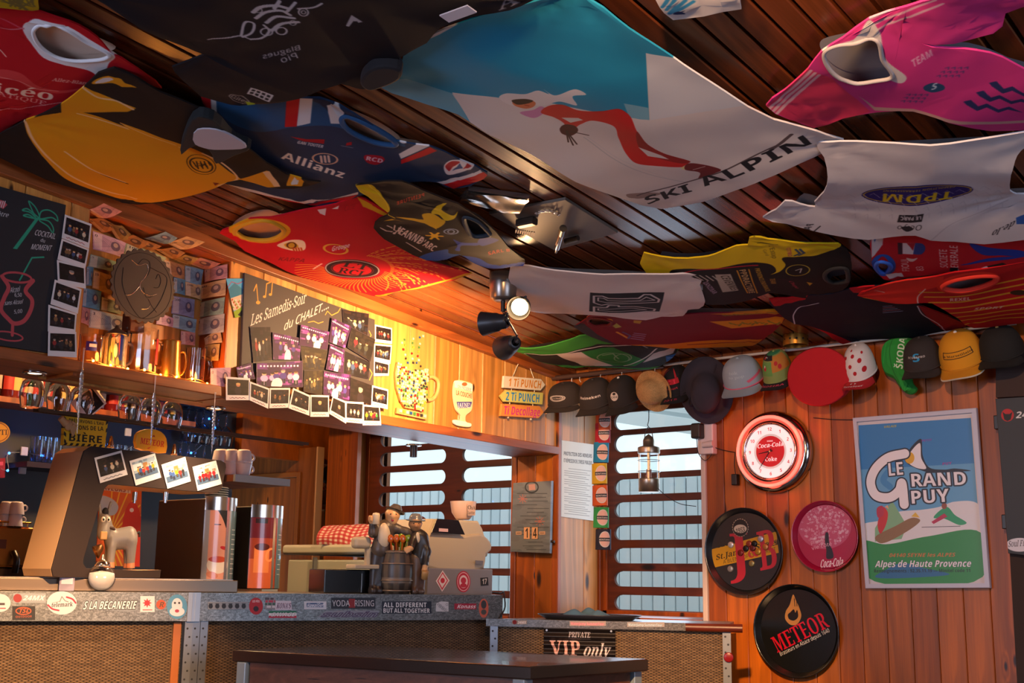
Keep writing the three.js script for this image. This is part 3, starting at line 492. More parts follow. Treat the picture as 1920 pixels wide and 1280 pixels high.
shirt({ name: 'ski_shirt', label: 'blue and white T-shirt printed with a red skier and Ski Alpin', off: 0.036, sag: 0.028, base: '#cfc8c8', inner: 0x9aa4ae, pins: [[690, 162], [1580, 272], [1240, 398], [1080, -5]],
out: [[688, 160], [750, 130], [760, 90], [835, 48], [1000, 5], [1080, -6], [1180, 50], [1265, 103], [1360, 165], [1450, 222], [1582, 271], [1500, 306], [1400, 343], [1240, 399], [1165, 372], [1080, 330], [1000, 286], [920, 246], [860, 210], [800, 195]], smooth: 2, scale: 620,
draw(p) {
p.fill('#1f86ad', [[680, 170], [740, 100], [1000, -30], [1100, -30], [1290, 110], [1211, 94], [1218, 215], [1190, 210], [1040, 185], [960, 180], [848, 170], [890, 235], [955, 275], [850, 215]]);
p.fill('#64a0b8', [[690, 165], [760, 150], [850, 172], [890, 238], [950, 270], [900, 250], [850, 225]]); p.fill('#74aabf', [[1170, 182], [1216, 192], [1218, 216], [1180, 208]]);
p.fill('#c9ccd4', [[1212, 95], [1290, 105], [1400, 190], [1220, 216], [1218, 160]]); p.fill('#cfc8c8', [[848, 172], [935, 188], [960, 220], [945, 268], [905, 240], [880, 215]]);
p.fill('#cfc8c8', [[935, 188], [1000, 195], [1220, 214], [1400, 190], [1330, 300], [1000, 280], [945, 262]]);
const red = '#c4151a', dr = '#8f1016';
p.fill('#d8d3d4', [[936, 178], [950, 168], [985, 168], [1010, 160], [1030, 166], [1020, 157], [1040, 168], [1080, 155], [1100, 164], [1075, 168], [1082, 186], [1050, 180], [1020, 190], [980, 190], [960, 192]], 'closed');
p.fill('#c96f48', [[962, 184], [985, 178], [1004, 184], [1000, 194], [985, 198], [965, 192]], 'closed'); p.fill('#2b1a16', [[960, 182], [985, 178], [1000, 181], [990, 187], [970, 190]], 'closed'); p.line('#a03020', 2, [[985, 191], [992, 192]]);
p.fill('#c27fae', [[975, 206], [1000, 200], [1015, 192], [1024, 196], [1015, 210], [1000, 216]], 'closed');
p.fill(red, [[1015, 205], [1030, 190], [1055, 186], [1085, 196], [1130, 196], [1160, 192], [1180, 204], [1195, 235], [1215, 262], [1245, 280], [1290, 297], [1285, 306], [1230, 305], [1195, 300], [1175, 282], [1160, 250], [1150, 225], [1110, 216], [1090, 225], [1076, 235], [1062, 236], [1058, 226], [1040, 214]], 'closed');
p.fill(dr, [[1195, 235], [1215, 262], [1245, 280], [1295, 297], [1280, 300], [1215, 283], [1198, 268]], 'closed'); p.fill('#cfc8c8', [[1053, 214], [1085, 212], [1094, 216], [1070, 224]]); p.fill('#cfc8c8', [[1197, 268], [1240, 284], [1255, 292], [1215, 286]]);
p.fill('#4a1a1c', [[1050, 236], [1060, 228], [1078, 230], [1084, 240], [1070, 250], [1055, 246]], 'closed'); for (const [x, y] of [[1075, 268], [1066, 262], [1104, 248], [1082, 266]]) p.line('#3a2020', 2, [[1062, 240], [x, y]]);
p.line('#aeb0b6', 1.5, [[1095, 252], [1150, 290], [1210, 320], [1290, 340]], true); p.line('#c0c0c6', 1, [[1100, 250], [1160, 290], [1250, 330]], true);
p.fill('#d9d29a', [[1276, 309], [1290, 300], [1296, 306], [1285, 313]]); p.fill('#6f1f24', [[1290, 300], [1318, 302], [1352, 312], [1342, 318], [1310, 332], [1312, 318], [1285, 312]], 'closed'); p.line('#b9a4a4', 1.5, [[1300, 312], [1322, 306]]);
p.fill('#8d7a78', [[1175, 362], [1195, 361], [1240, 362], [1210, 372], [1180, 370]], 'closed');
p.line('#5a4c4e', 2.5, [[1195, 366], [1320, 328], [1440, 278], [1455, 272]], true); p.line('#5a4c4e', 5, [[1445, 280], [1478, 258], [1484, 254]], true);
p.text('SKI', [1213, 387], [1300, 357], [1203, 372], '#1c1d24', SANS); p.text('ALPIN', [1321, 347], [1530, 270], [1302, 333], '#1c1d24', SANS);
} });
shirt({ name: 'white_blue_shirt', label: 'white T-shirt with a blue painted figure', off: 0.04, sag: 0.02, base: '#c7c3c6', inner: 0x9a979c, pins: [[1262, 45], [1390, 23], [1225, -30]], out: [[1222, -40], [1228, 2], [1245, 28], [1262, 45], [1320, 35], [1390, 24], [1387, 0], [1392, -45]], smooth: 0,
draw(p) { for (const [a, b] of [[[1242, 15], [1262, -10]], [[1250, 22], [1272, -6]], [[1255, 28], [1285, 4]], [[1256, 30], [1300, 6]]]) p.line('#2f86b8', 6, [a, b]); p.fill('#1d2d5a', [[1262, 32], [1272, 24], [1284, 33]], 'closed'); p.line('#1d2d5a', 3, [[1270, 30], [1282, 24]]); } });
shirt({ name: 'pink_jersey', label: 'pink jersey with pale shoulder stripes and dark zigzag print', off: 0.04, sag: 0.03, base: '#c2327e', inner: 0x9a99a2, collar: 0x9c989c, collarR: 0.005, pins: [[1436, 207], [1630, 46], [1526, 248], [1980, 255], [1885, 36]],
out: [[1436, 208], [1472, 170], [1515, 127], [1540, 98], [1580, 78], [1630, 46], [1700, 18], [1766, -8], [1990, -40], [1990, -10], [1886, 36], [1880, 58], [1840, 72], [1790, 82], [1728, 80], [1780, 90], [1832, 94], [1880, 108], [1922, 127], [1985, 150], [1985, 265], [1922, 250], [1860, 244], [1800, 226], [1712, 205], [1660, 208], [1632, 213], [1580, 226], [1526, 249], [1480, 228]], smooth: 2,
neck: [[1545, 108], [1550, 96], [1600, 84], [1642, 78], [1655, 110], [1672, 140], [1640, 148], [1605, 152], [1570, 140]],
draw(p) {
p.fill('#c83059', [[1436, 208], [1515, 126], [1560, 145], [1632, 210], [1526, 249]]);
for (const k of [0, 1, 2]) { p.line('#d8a9b4', 4.5, [[1443 + k * 7, 212 + k * 3], [1520 + k * 8, 130 + k * 4]]); p.line('#cfa0b4', 4.5, [[1632 + k * 8, 46 + k * 7], [1740 + k * 14, -6 + k * 6]]); }
p.fill('#c9c2c2', [[1540, 96], [1600, 78], [1630, 48], [1648, 62], [1662, 110], [1700, 140], [1690, 150], [1660, 140], [1640, 82], [1560, 100]], 'closed');
p.fill('#b98f8a', [[1608, 178], [1640, 200], [1712, 200], [1800, 218], [1925, 226], [1925, 231], [1800, 224], [1710, 206], [1640, 207]]);
const z = '#232a5c'; for (let r = 0; r < 3; r++) { const x = 1806 + r * 24, y = 183 - r * 16; p.fill(z, [[x, y], [x + 14, y - 3], [x + 28, y + 9], [x + 44, y + 4], [x + 66, y + 16], [x + 86, y + 11], [x + 112, y + 25], [x + 84, y + 17], [x + 66, y + 22], [x + 44, y + 11], [x + 26, y + 17], [x + 6, y + 6]]); }
p.fill('#22456a', [[1732, 156], [1748, 150], [1768, 154], [1770, 162], [1750, 167], [1734, 163]], 'closed'); p.text('S', [1745, 163], [1756, 160], [1744, 153], '#b9c4d8', ITAL);
for (let r = 0; r < 3; r++) for (let c = 0; c < 4; c++) { p.line('#5a3a72', 1.6, [[1756 + c * 12 + r * 8, 138 - r * 7], [1763 + c * 12 + r * 8, 136 - r * 7], [1762 + c * 12 + r * 8, 140 - r * 7]]); p.line('#5a3a72', 1.6, [[1690 + c * 11 + r * 5, 186 - r * 7], [1697 + c * 11 + r * 5, 184 - r * 7], [1695 + c * 11 + r * 5, 188 - r * 7]]); }
p.text('TEAM', [1712, 122], [1750, 100], [1708, 110], '#d99ec0', SANS);
} });
shirt({ name: 'white_oval_shirt', label: 'white T-shirt with a blue oval reading TPDM upside down', off: 0.045, sag: 0.035, base: '#c9c6cc', inner: 0x8f8c92, pins: [[1531, 278], [1990, 250], [1430, 417], [1905, 374], [1529, 390]],
out: [[1531, 277], [1640, 268], [1780, 260], [1922, 252], [1985, 250], [1960, 262], [1915, 285], [1903, 300], [1893, 345], [1906, 373], [1985, 370], [1985, 440], [1922, 443], [1845, 449], [1790, 443], [1745, 440], [1716, 431], [1673, 438], [1628, 445], [1575, 440], [1518, 431], [1475, 424], [1430, 417], [1455, 398], [1472, 381], [1500, 388], [1528, 396], [1527, 386], [1545, 360], [1552, 330], [1545, 300]], smooth: 2,
draw(p) {
p.ring('#231a6a', 1720, 357, 105, 20, 0, -0.06); p.ring('#b79a3a', 1720, 357, 101, 17, 2, -0.06);
p.text('TPDM', [1790, 353], [1652, 358], [1786, 369], '#cdb11c', SANS); p.text('DEMOLITION TERRASSEMENT', [1792, 340], [1655, 350], [1791, 344], '#a58f40', SANS);
p.fill('#222026', [[1686, 397], [1732, 393], [1728, 407], [1682, 410]]); p.text('LE PARC', [1728, 397], [1688, 400], [1728, 403], '#cfcad0', SANS); p.text('Octyo', [1730, 412], [1682, 416], [1728, 421], '#2a282e', LIGHT); p.fill('#2a282e', [[1690, 418], [1705, 415], [1712, 420], [1700, 425]], 'closed');
p.text('de.lo', [1906, 411], [1862, 428], [1902, 421], '#26242c', 'italic bold 100px serif'); p.fill('#2b58a8', [[1905, 408], [1925, 402], [1925, 418], [1906, 418]]); p.text('PA', [1527, 420], [1518, 431], [1514, 420], '#26242c', SANS); p.line('#26242c', 1.5, [[1526, 433], [1538, 424]]);
for (let r = 0; r < 4; r++) for (let c = 0; c < 13; c++) p.line('#b2afba', 0.8, [[1585 + c * 23 + r * 4, 366 + r * 13 - c * 1.4], [1592 + c * 23 + r * 4, 362 + r * 13 - c * 1.4], [1604 + c * 23, 370 + r * 13 - c * 1.4]]);
p.line('#b4b0b8', 2, [[1890, 380], [1830, 400], [1780, 415], [1745, 440]], true);
} });
shirt({ name: 'red_bank_jersey', label: 'red jersey with blue neck and upright Societe Generale lettering', off: 0.04, sag: 0.025, base: '#b81222', inner: 0xa8645a, collar: 0x1f56b8, collarR: 0.008, pins: [[1637, 447], [1652, 522], [1990, 445]],
out: [[1636, 447], [1660, 443], [1735, 440], [1840, 446], [1922, 446], [1990, 444], [1990, 470], [1922, 488], [1860, 500], [1800, 508], [1730, 516], [1667, 530], [1650, 523], [1637, 505], [1634, 480]], smooth: 2,
neck: [[1643, 495], [1650, 488], [1664, 492], [1670, 503], [1660, 515], [1648, 510]],
draw(p) {
p.fill('#d3cdd2', [[1634, 445], [1657, 443], [1655, 462], [1640, 478], [1634, 482]]); p.fill('#2456a8', [[1637, 445], [1648, 444], [1640, 458]]); p.ring('#1f56b8', 1655, 500, 19, 21, 6); p.fill('#d3cdd2', [[1660, 520], [1690, 514], [1695, 520], [1668, 526]]);
p.text('SOCIETE', [1777, 500], [1775, 465], [1763, 500], '#d9c6c6', LIGHT); p.text('GENERALE', [1797, 505], [1795, 456], [1783, 505], '#d9c6c6', LIGHT); p.fill('#1a1216', [[1781, 499], [1796, 497], [1796, 505], [1781, 506]]);
p.text('FIOUL', [1705, 510], [1702, 483], [1692, 511], '#d9c2c2', LIGHT); p.text('83', [1732, 508], [1730, 498], [1719, 509], '#d9c2c2', LIGHT); p.fill('#d9c2c2', [[1700, 482], [1712, 484], [1720, 482], [1712, 490], [1705, 490]], 'closed');
p.fill('#2b3f86', [[1714, 456], [1728, 456], [1735, 466], [1726, 476], [1712, 475]], 'closed'); p.fill('#d9cdd2', [[1692, 457], [1716, 456], [1712, 476], [1692, 475]]); p.fill('#a81a2c', [[1700, 457], [1716, 456], [1712, 470]]); p.fill('#3a2030', [[1683, 457], [1692, 457], [1692, 476], [1684, 476]]);
p.fill('#20389a', [[1818, 452], [1850, 460], [1880, 465], [1925, 472], [1925, 478], [1880, 476], [1845, 474]], 'closed'); p.fill('#20389a', [[1800, 492], [1850, 480], [1925, 478], [1890, 482], [1840, 486]], 'closed');
p.fill('#e2dce0', [[1830, 500], [1850, 492], [1852, 500], [1838, 504]], 'closed'); p.fill('#1d1518', [[1850, 492], [1880, 487], [1892, 492], [1860, 499]]);
} });
shirt({ name: 'striped_jersey', label: 'red and yellow striped jersey with a pale round neck', off: 0.05, sag: 0.024, base: '#b01016', inner: 0xb0a4ac, collar: 0xd2301e, collarR: 0.009, pins: [[1608, 560], [1990, 490], [1824, 620]],
out: [[1607, 560], [1630, 545], [1661, 533], [1700, 522], [1756, 513], [1790, 505], [1850, 500], [1922, 492], [1990, 484], [1990, 602], [1922, 604], [1880, 612], [1826, 620], [1795, 592], [1747, 565], [1720, 566], [1680, 568], [1643, 566]], smooth: 2,
neck: [[1768, 534], [1785, 520], [1830, 512], [1864, 514], [1866, 524], [1840, 534], [1800, 540]],
draw(p) {
p.fill('#d02a1e', [[1605, 562], [1661, 532], [1700, 520], [1770, 512], [1765, 530], [1735, 540], [1718, 567], [1643, 568]]);
for (let i = 0; i < 8; i++) p.line('#cf9420', 4.2, [[1726 + i * 9, 545 + i * 9.5], [1800 + i * 5, 541 + i * 9.2], [1870, 530 + i * 9.6], [1990, 508 + i * 11]], true);
p.fill('#b01016', [[1770, 512], [1850, 502], [1880, 512], [1870, 530], [1800, 542], [1770, 536]]); p.ring('#d2301e', 1816, 526, 54, 18, 7, -0.12);
p.fill('#cf9420', [[1606, 562], [1648, 564], [1645, 572], [1608, 570]]); p.text('givova', [1612, 568], [1642, 570], [1612, 563], '#7a3a10', ITAL); p.text('REXEL', [1780, 560], [1820, 557], [1780, 555], '#d9bfb0', SANS); p.line('#dcc6ba', 1.5, [[1640, 548], [1658, 550]]); p.text('SPORT', [1825, 575], [1880, 570], [1825, 571], '#d9bfb0', ITAL); p.ring('#3a2410', 1910, 545, 16, 4);
p.line('#dcc6c4', 1.5, [[1735, 538], [1721, 555], [1722, 570]], true);
} });
shirt({ name: 'navy_red_shirt', label: 'navy shirt with red side panels and thin white piping', off: 0.03, sag: 0.022, base: '#121322', inner: 0x0c0d16, pins: [[1442, 565], [1771, 625], [1614, 641]],
out: [[1442, 565], [1475, 560], [1513, 553], [1560, 548], [1593, 538], [1650, 532], [1700, 545], [1722, 566], [1760, 580], [1812, 612], [1795, 620], [1771, 626], [1700, 634], [1614, 642], [1584, 648], [1550, 626], [1519, 607], [1489, 604], [1454, 582]], smooth: 2,
draw(p) {
p.fill('#b0101c', [[1440, 563], [1515, 552], [1510, 562], [1452, 576]]); p.fill('#b0101c', [[1590, 536], [1640, 530], [1640, 545], [1600, 545]]); p.fill('#8d0f1a', [[1720, 566], [1765, 580], [1815, 612], [1773, 626], [1745, 600]]); p.fill('#b0101c', [[1519, 607], [1550, 620], [1600, 645], [1584, 650], [1540, 625]]);
p.line('#cfcdd8', 1.4, [[1535, 567], [1500, 576], [1488, 588], [1490, 604]], true); p.line('#cfcdd8', 1.4, [[1720, 568], [1730, 585], [1760, 608], [1773, 625]], true); for (let i = 0; i < 5; i++) p.line(i % 2 ? '#a87080' : '#8a9ab8', 1.6, [[1656, 568 + i * 3], [1672 + i * 5, 567 + i * 2.6]]);
} });
shirt({ name: 'cycling_jersey', label: 'yellow and black cycling jersey with sponsor lettering and a yellow ring', off: 0.035, sag: 0.025, base: '#151210', inner: 0x4a4650, collar: 0x1a1818, collarR: 0.008, pins: [[1208, 480], [1409, 453], [1572, 464], [1545, 566]],
out: [[1207, 480], [1240, 484], [1290, 484], [1340, 476], [1380, 466], [1402, 462], [1405, 452], [1415, 449], [1440, 452], [1489, 456], [1572, 463], [1594, 482], [1596, 510], [1590, 534], [1560, 560], [1542, 566], [1490, 556], [1442, 546], [1400, 560], [1324, 565], [1317, 520], [1290, 516], [1214, 514]], smooth: 2,
neck: [[1546, 512], [1556, 502], [1582, 498], [1590, 512], [1585, 524], [1562, 528]],
draw(p) {
const y = '#d6b512'; p.fill(y, [[1200, 475], [1300, 480], [1405, 450], [1490, 450], [1580, 462], [1530, 480], [1468, 482], [1473, 495], [1462, 505], [1445, 510], [1455, 505], [1445, 494], [1400, 492], [1330, 500], [1262, 505], [1250, 515], [1205, 516]], 'closed');
p.line('#b01828', 2.5, [[1270, 512], [1310, 503], [1360, 498], [1420, 496]], true); p.line('#3a3010', 1, [[1420, 460], [1458, 460]]); p.ring('#b5a030', 1496, 503, 22, 9, 1.5, -0.05); p.line('#b9b2a8', 1.5, [[1492, 503], [1503, 500], [1500, 507]]);
p.text("L'Estap", [1441, 463], [1449, 484], [1450, 462], '#2a200a', LIGHT); p.text('Gard', [1430, 470], [1436, 480], [1436, 469], '#5a4a1a', LIGHT); p.text('CITRO', [1474, 465], [1478, 480], [1482, 464], '#a8306a', SANS); for (const x of [1492, 1500]) p.line('#3a4a66', 3, [[x, 468], [x + 8, 474], [x - 2, 478]]);
p.fill('#a79f92', [[1340, 509], [1370, 508], [1385, 538], [1355, 541]]); p.text('CEVENNES', [1350, 511], [1372, 538], [1366, 510], '#3a3226', SANS); p.text('PPDRACTURE', [1386, 502], [1405, 545], [1398, 501], '#c4a06a', SANS); p.line('#c98c20', 1.6, [[1382, 503], [1402, 544]]); p.line('#c98c20', 1.6, [[1404, 502], [1420, 545]]);
p.text('PROVENCE ENDURANCE', [1415, 501], [1436, 543], [1424, 500], '#c99a28', SANS); p.text('TEAM', [1443, 516], [1446, 528], [1453, 516], '#c9922a', SANS); p.text('Chupa', [1478, 522], [1492, 540], [1486, 522], '#c4304a', ITAL); p.fill('#d8a428', [[1512, 525], [1524, 528], [1518, 534]]); for (let i = 0; i < 4; i++) p.line('#b0a8a0', 2, [[1300 + i * 12, 512], [1318 + i * 10, 520]]); p.text('ZANZIBAR', [1318, 524], [1338, 545], [1326, 520], '#a890a8', SANS);
} });
shirt({ name: 'white_number_shirt', label: 'white T-shirt printed with a large outlined 14 on black', off: 0.05, sag: 0.024, base: '#cbc2c2', inner: 0x8f8a8a, pins: [[958, 503], [1317, 520], [1280, 597], [990, 587]],
out: [[957, 503], [1040, 506], [1152, 510], [1240, 515], [1318, 520], [1312, 535], [1322, 562], [1310, 580], [1290, 580], [1280, 597], [1240, 597], [1211, 600], [1170, 594], [1136, 587], [1060, 587], [990, 587], [968, 550]], smooth: 2,
draw(p) {
p.fill('#15161c', [[1107, 541], [1246, 545], [1236, 586], [1105, 579]]); const w = '#c6bfc2';
p.line(w, 2.6, [[1114, 547], [1130, 547], [1141, 551], [1198, 552], [1208, 547], [1220, 548], [1236, 556], [1234, 562], [1140, 562], [1128, 564], [1114, 560], [1114, 547]]); p.line(w, 1.6, [[1122, 550], [1132, 551], [1140, 555], [1200, 556], [1212, 551], [1228, 557], [1138, 559], [1122, 556], [1122, 550]]);
p.line(w, 2.6, [[1114, 569], [1138, 569], [1142, 565], [1160, 566], [1161, 569], [1190, 570], [1228, 578], [1226, 584], [1162, 583], [1158, 586], [1142, 585], [1138, 581], [1114, 580], [1114, 569]]); p.line(w, 1.6, [[1122, 572], [1142, 573], [1164, 573], [1188, 574], [1212, 580], [1160, 579], [1122, 576], [1122, 572]]);
} });
shirt({ name: 'maroon_jersey', label: 'maroon jersey with orange neck and yellow patterned flashes', off: 0.028, sag: 0.025, base: '#72101f', inner: 0xb58a80, collar: 0x6d101c, collarR: 0.006, pins: [[1095, 605], [1474, 588], [1411, 653]],
out: [[1076, 614], [1095, 605], [1117, 587], [1200, 588], [1296, 583], [1380, 584], [1474, 587], [1470, 602], [1440, 628], [1411, 653], [1340, 651], [1270, 649], [1210, 642], [1152, 641], [1110, 630]], smooth: 2,
neck: [[1102, 606], [1112, 598], [1132, 597], [1146, 602], [1140, 610], [1116, 612]],
draw(p) {
p.fill('#3a3236', [[1070, 612], [1096, 610], [1120, 626], [1155, 640], [1110, 640]]); p.fill('#cf8a18', [[1122, 600], [1146, 597], [1147, 606], [1134, 612], [1120, 609]], 'closed');
p.fill('#c98718', [[1330, 584], [1475, 584], [1470, 592], [1400, 590]]); p.fill('#c98718', [[1330, 599], [1400, 598], [1472, 596], [1466, 606], [1400, 611], [1372, 612]]); for (let i = 0; i < 16; i++) { p.line('#7d7a26', 2.5, [[1355 + i * 7, 587 + (i % 3)], [1360 + i * 7, 589]]); p.line('#7d7a26', 2.5, [[1368 + i * 6, 602 + (i % 4) * 2], [1372 + i * 6, 604 + (i % 3)]]); }
p.fill('#c97d16', [[1180, 641], [1300, 638], [1430, 637], [1412, 655], [1330, 652], [1260, 650]]); p.line('#72101f', 2, [[1290, 643], [1420, 643]]);
p.fill('#b08a2a', [[1188, 598], [1204, 599], [1200, 605], [1188, 604]]); p.fill('#a5a24a', [[1148, 611], [1156, 606], [1166, 612], [1154, 616]]); p.line('#c7852a', 3, [[1157, 622], [1178, 631]]); p.line('#5a4a7a', 2.4, [[1168, 622], [1182, 627], [1178, 631]]); for (let i = 0; i < 4; i++) p.line('#8a6a8c', 2.4, [[1184 + i * 2, 631 - i * 2.6], [1206 + i * 1.4, 633 - i * 3]]);
} });
shirt({ name: 'green_white_jersey', label: 'green white and black banded shirt over the wall rail', off: 0.03, sag: 0.028, base: '#3c8a34', inner: 0x2b2622, pins: [[961, 660], [1270, 655], [1061, 692], [1100, 632]],
out: [[961, 660], [1000, 652], [1067, 639], [1105, 632], [1149, 642], [1205, 642], [1240, 646], [1272, 654], [1268, 664], [1250, 676], [1224, 686], [1145, 689], [1100, 690], [1061, 693], [1045, 688], [1020, 680], [985, 666]], smooth: 2,
draw(p) {
p.fill('#2a2523', [[982, 664], [1040, 662], [1120, 646], [1200, 642], [1275, 650], [1260, 680], [1145, 689], [1050, 688], [1010, 676]]); p.fill('#cdbdb8', [[1042, 661], [1090, 657], [1150, 685], [1095, 688]]); p.fill('#2f7a3a', [[1090, 657], [1126, 652], [1150, 650], [1210, 672], [1190, 682], [1150, 685]]); p.fill('#cdbdb8', [[1225, 662], [1268, 655], [1262, 664], [1205, 676]]);
p.line('#d8d2cc', 1.8, [[984, 665], [1040, 662], [1110, 651], [1200, 644]], true); p.line('#d8d2cc', 1.8, [[1232, 655], [1210, 668], [1170, 683]], true); p.ring('#86a886', 1150, 667, 30, 8, 1.2, 0.05); p.ring('#86a886', 1168, 667, 16, 6, 1.2); p.line('#86a886', 1.5, [[1130, 662], [1150, 660], [1160, 668]]); p.line('#2a6a30', 2.5, [[1062, 691], [1145, 688], [1220, 684]]);
p.fill('#1c1a1c', [[1195, 644], [1215, 641], [1240, 646], [1225, 652], [1205, 652]]); p.fill('#8a6a6a', [[1228, 643], [1256, 648], [1240, 650]]); p.line('#a8a29e', 1.6, [[1202, 646], [1214, 652]]); p.fill('#2a62a8', [[1248, 668], [1268, 664], [1272, 674], [1250, 676]]); p.line('#7fa6d8', 1.5, [[1252, 670], [1266, 669]]);
} });
shirt({ name: 'yellow_shirt', label: 'yellow patterned shirt above the red jersey with white collar', off: 0.05, sag: 0.01, base: '#a98a10', inner: 0x7a6a10, out: [[-80, -40], [-80, 18], [0, 18], [60, 24], [72, 22], [70, -5], [66, -40]], smooth: 0, draw(p) { for (let i = 0; i < 40; i++) p.line('#6a5a2a', 3, [[rr(0, 65), rr(-20, 22)], [rr(0, 65), rr(-20, 22)]]); } });
// small things stuck to the ceiling
{
const F = (a, b, d) => M4().makeBasis(CEIL.u, CEIL.v, CEIL.n).setPosition(CEIL.at(a, b, d));
const q = [[862, 378], [878, 358], [992, 374], [974, 397], [945, 396]].map((p) => CEIL.hit(...p, 0.02)), g = new TessellateModifier(0.012, 6).modify(clean(new THREE.ShapeGeometry(new THREE.Shape(q.map((p) => new THREE.Vector2(...p))))));
g.deleteAttribute('normal'); const P = g.attributes.position; for (let i = 0; i < P.count; i++) { const a = P.getX(i), b = P.getY(i), w = CEIL.at(a, b, 0.02 + 0.007 * noise(a * 30, b * 18 + a * 12)); P.setXYZ(i, w.x, w.y, w.z); }
const g2 = mergeVertices(g); g2.computeVertexNormals();
const foil = thing('foil_packet', 'crumpled silver foil packet stuck to the ceiling boards', 'packet'); part('packet_body', [g2, slab(smoothLoop(q, 1), 0.015).applyMatrix4(F(0, 0, 0.003))], mat(0xcfc6c0, 0.16, 0.95), foil);
const bq = [[917, 402], [1060, 375], [1158, 437], [1040, 470]].map((p) => CEIL.hit(...p, 0.012));
const bd = thing('ceiling_board_panel', 'grey board with bottles and a lighter fixed to the ceiling', 'panel');
part('board', slab(bq, 0.01, 0.001).applyMatrix4(F(0, 0, 0.0015)), mat(0x6d6258, 0.62), bd);
const onBoard = (px, py, d) => CEIL.point(px, py, d);
const bottle = thing('glass_vial', 'small clear glass vial with a dark cap on the grey ceiling board', 'bottle'); const A = onBoard(1045, 464, 0.035), B = onBoard(1056, 428, 0.035);
part('vial_glass', rod(A, A.clone().lerp(B, 0.72), 0.011, 16), mat(0x9a8070, 0.05, 0, { transmission: 0.6, thickness: 0.01, ior: 1.4 }), bottle); part('cap', rod(A.clone().lerp(B, 0.72), B, 0.012, 16), mat(0x16110f, 0.4), bottle); part('neck', rod(A, A.clone().lerp(B, -0.25), 0.005, 10), mat(0x4a3026, 0.4), bottle);
const it = thing('black_brush', 'small black brush head with metal bristles on the grey ceiling board', 'brush'); part('handle', slab([[-0.035, -0.012], [0.035, -0.014], [0.036, 0.014], [-0.03, 0.014]], 0.025, 0.005).applyMatrix4(F(...CEIL.hit(986, 420, 0.03), 0.012)), mat(0x1a1614, 0.45), it); for (let i = 0; i < 9; i++) part('bristle', rod(onBoard(968 + i * 4.2, 430 + i * 0.6, 0.03), onBoard(967 + i * 4.2, 436 + i * 0.6, 0.032), 0.0025, 6), mat(0x8d7668, 0.35, 0.7), it);
const kn = thing('pocket_tool', 'folded pocket tool lying across the grey ceiling board', 'tool'); part('grip', rod(onBoard(1060, 452, 0.022), onBoard(1084, 446, 0.022), 0.009, 10), mat(0x241c1a, 0.4), kn); part('blade', rod(onBoard(1060, 456, 0.024), onBoard(1082, 450, 0.024), 0.005, 6), mat(0x8a7d74, 0.3, 0.8), kn);
const ch = thing('steel_chain', 'short bright chain curling over the grey ceiling board', 'chain'); for (let i = 0; i < 10; i++) { const a = onBoard(1006 + i * 4.6, 400 - Math.sin(i / 9 * 3) * 6 + i * 0.3, 0.016); part('link', new THREE.TorusGeometry(0.005, 0.0018, 6, 10).applyMatrix4(F(0, 0, 0).setPosition(a).multiply(M4().makeRotationX(i % 2 ? 1.2 : 0))), mat(0xcfc9c2, 0.25, 0.9), ch); }
}
// ------------------------------------------------------------------ things on the bulkhead
// flat card lying on a plane: px outline, thickness, print drawn in survey points
function card(parent, name, P, out, off, thick, base, draw, o = {}) {
let q = out.map((p) => P.hit(p[0], p[1], off + thick)); if (o.smooth) q = smoothLoop(q, o.smooth);
const bb = bounds(q), pr = draw || base ? new Print(P, off + thick, bb, o.scale ?? 1200, base, SHEET) : null; if (draw) draw(pr);
const sg = clean(slab(q, thick, o.bevel ?? 0)), g = (pr ? pr.wrap(sg) : sg).applyMatrix4(P.frame(0, 0, off));
const m = o.material ?? new THREE.MeshPhysicalMaterial({ map: pr.map(), roughness: o.rough ?? 0.8, metalness: o.metal ?? 0, clearcoat: o.coat ?? 0, side: THREE.DoubleSide });
return part(name, g, m, parent);
}
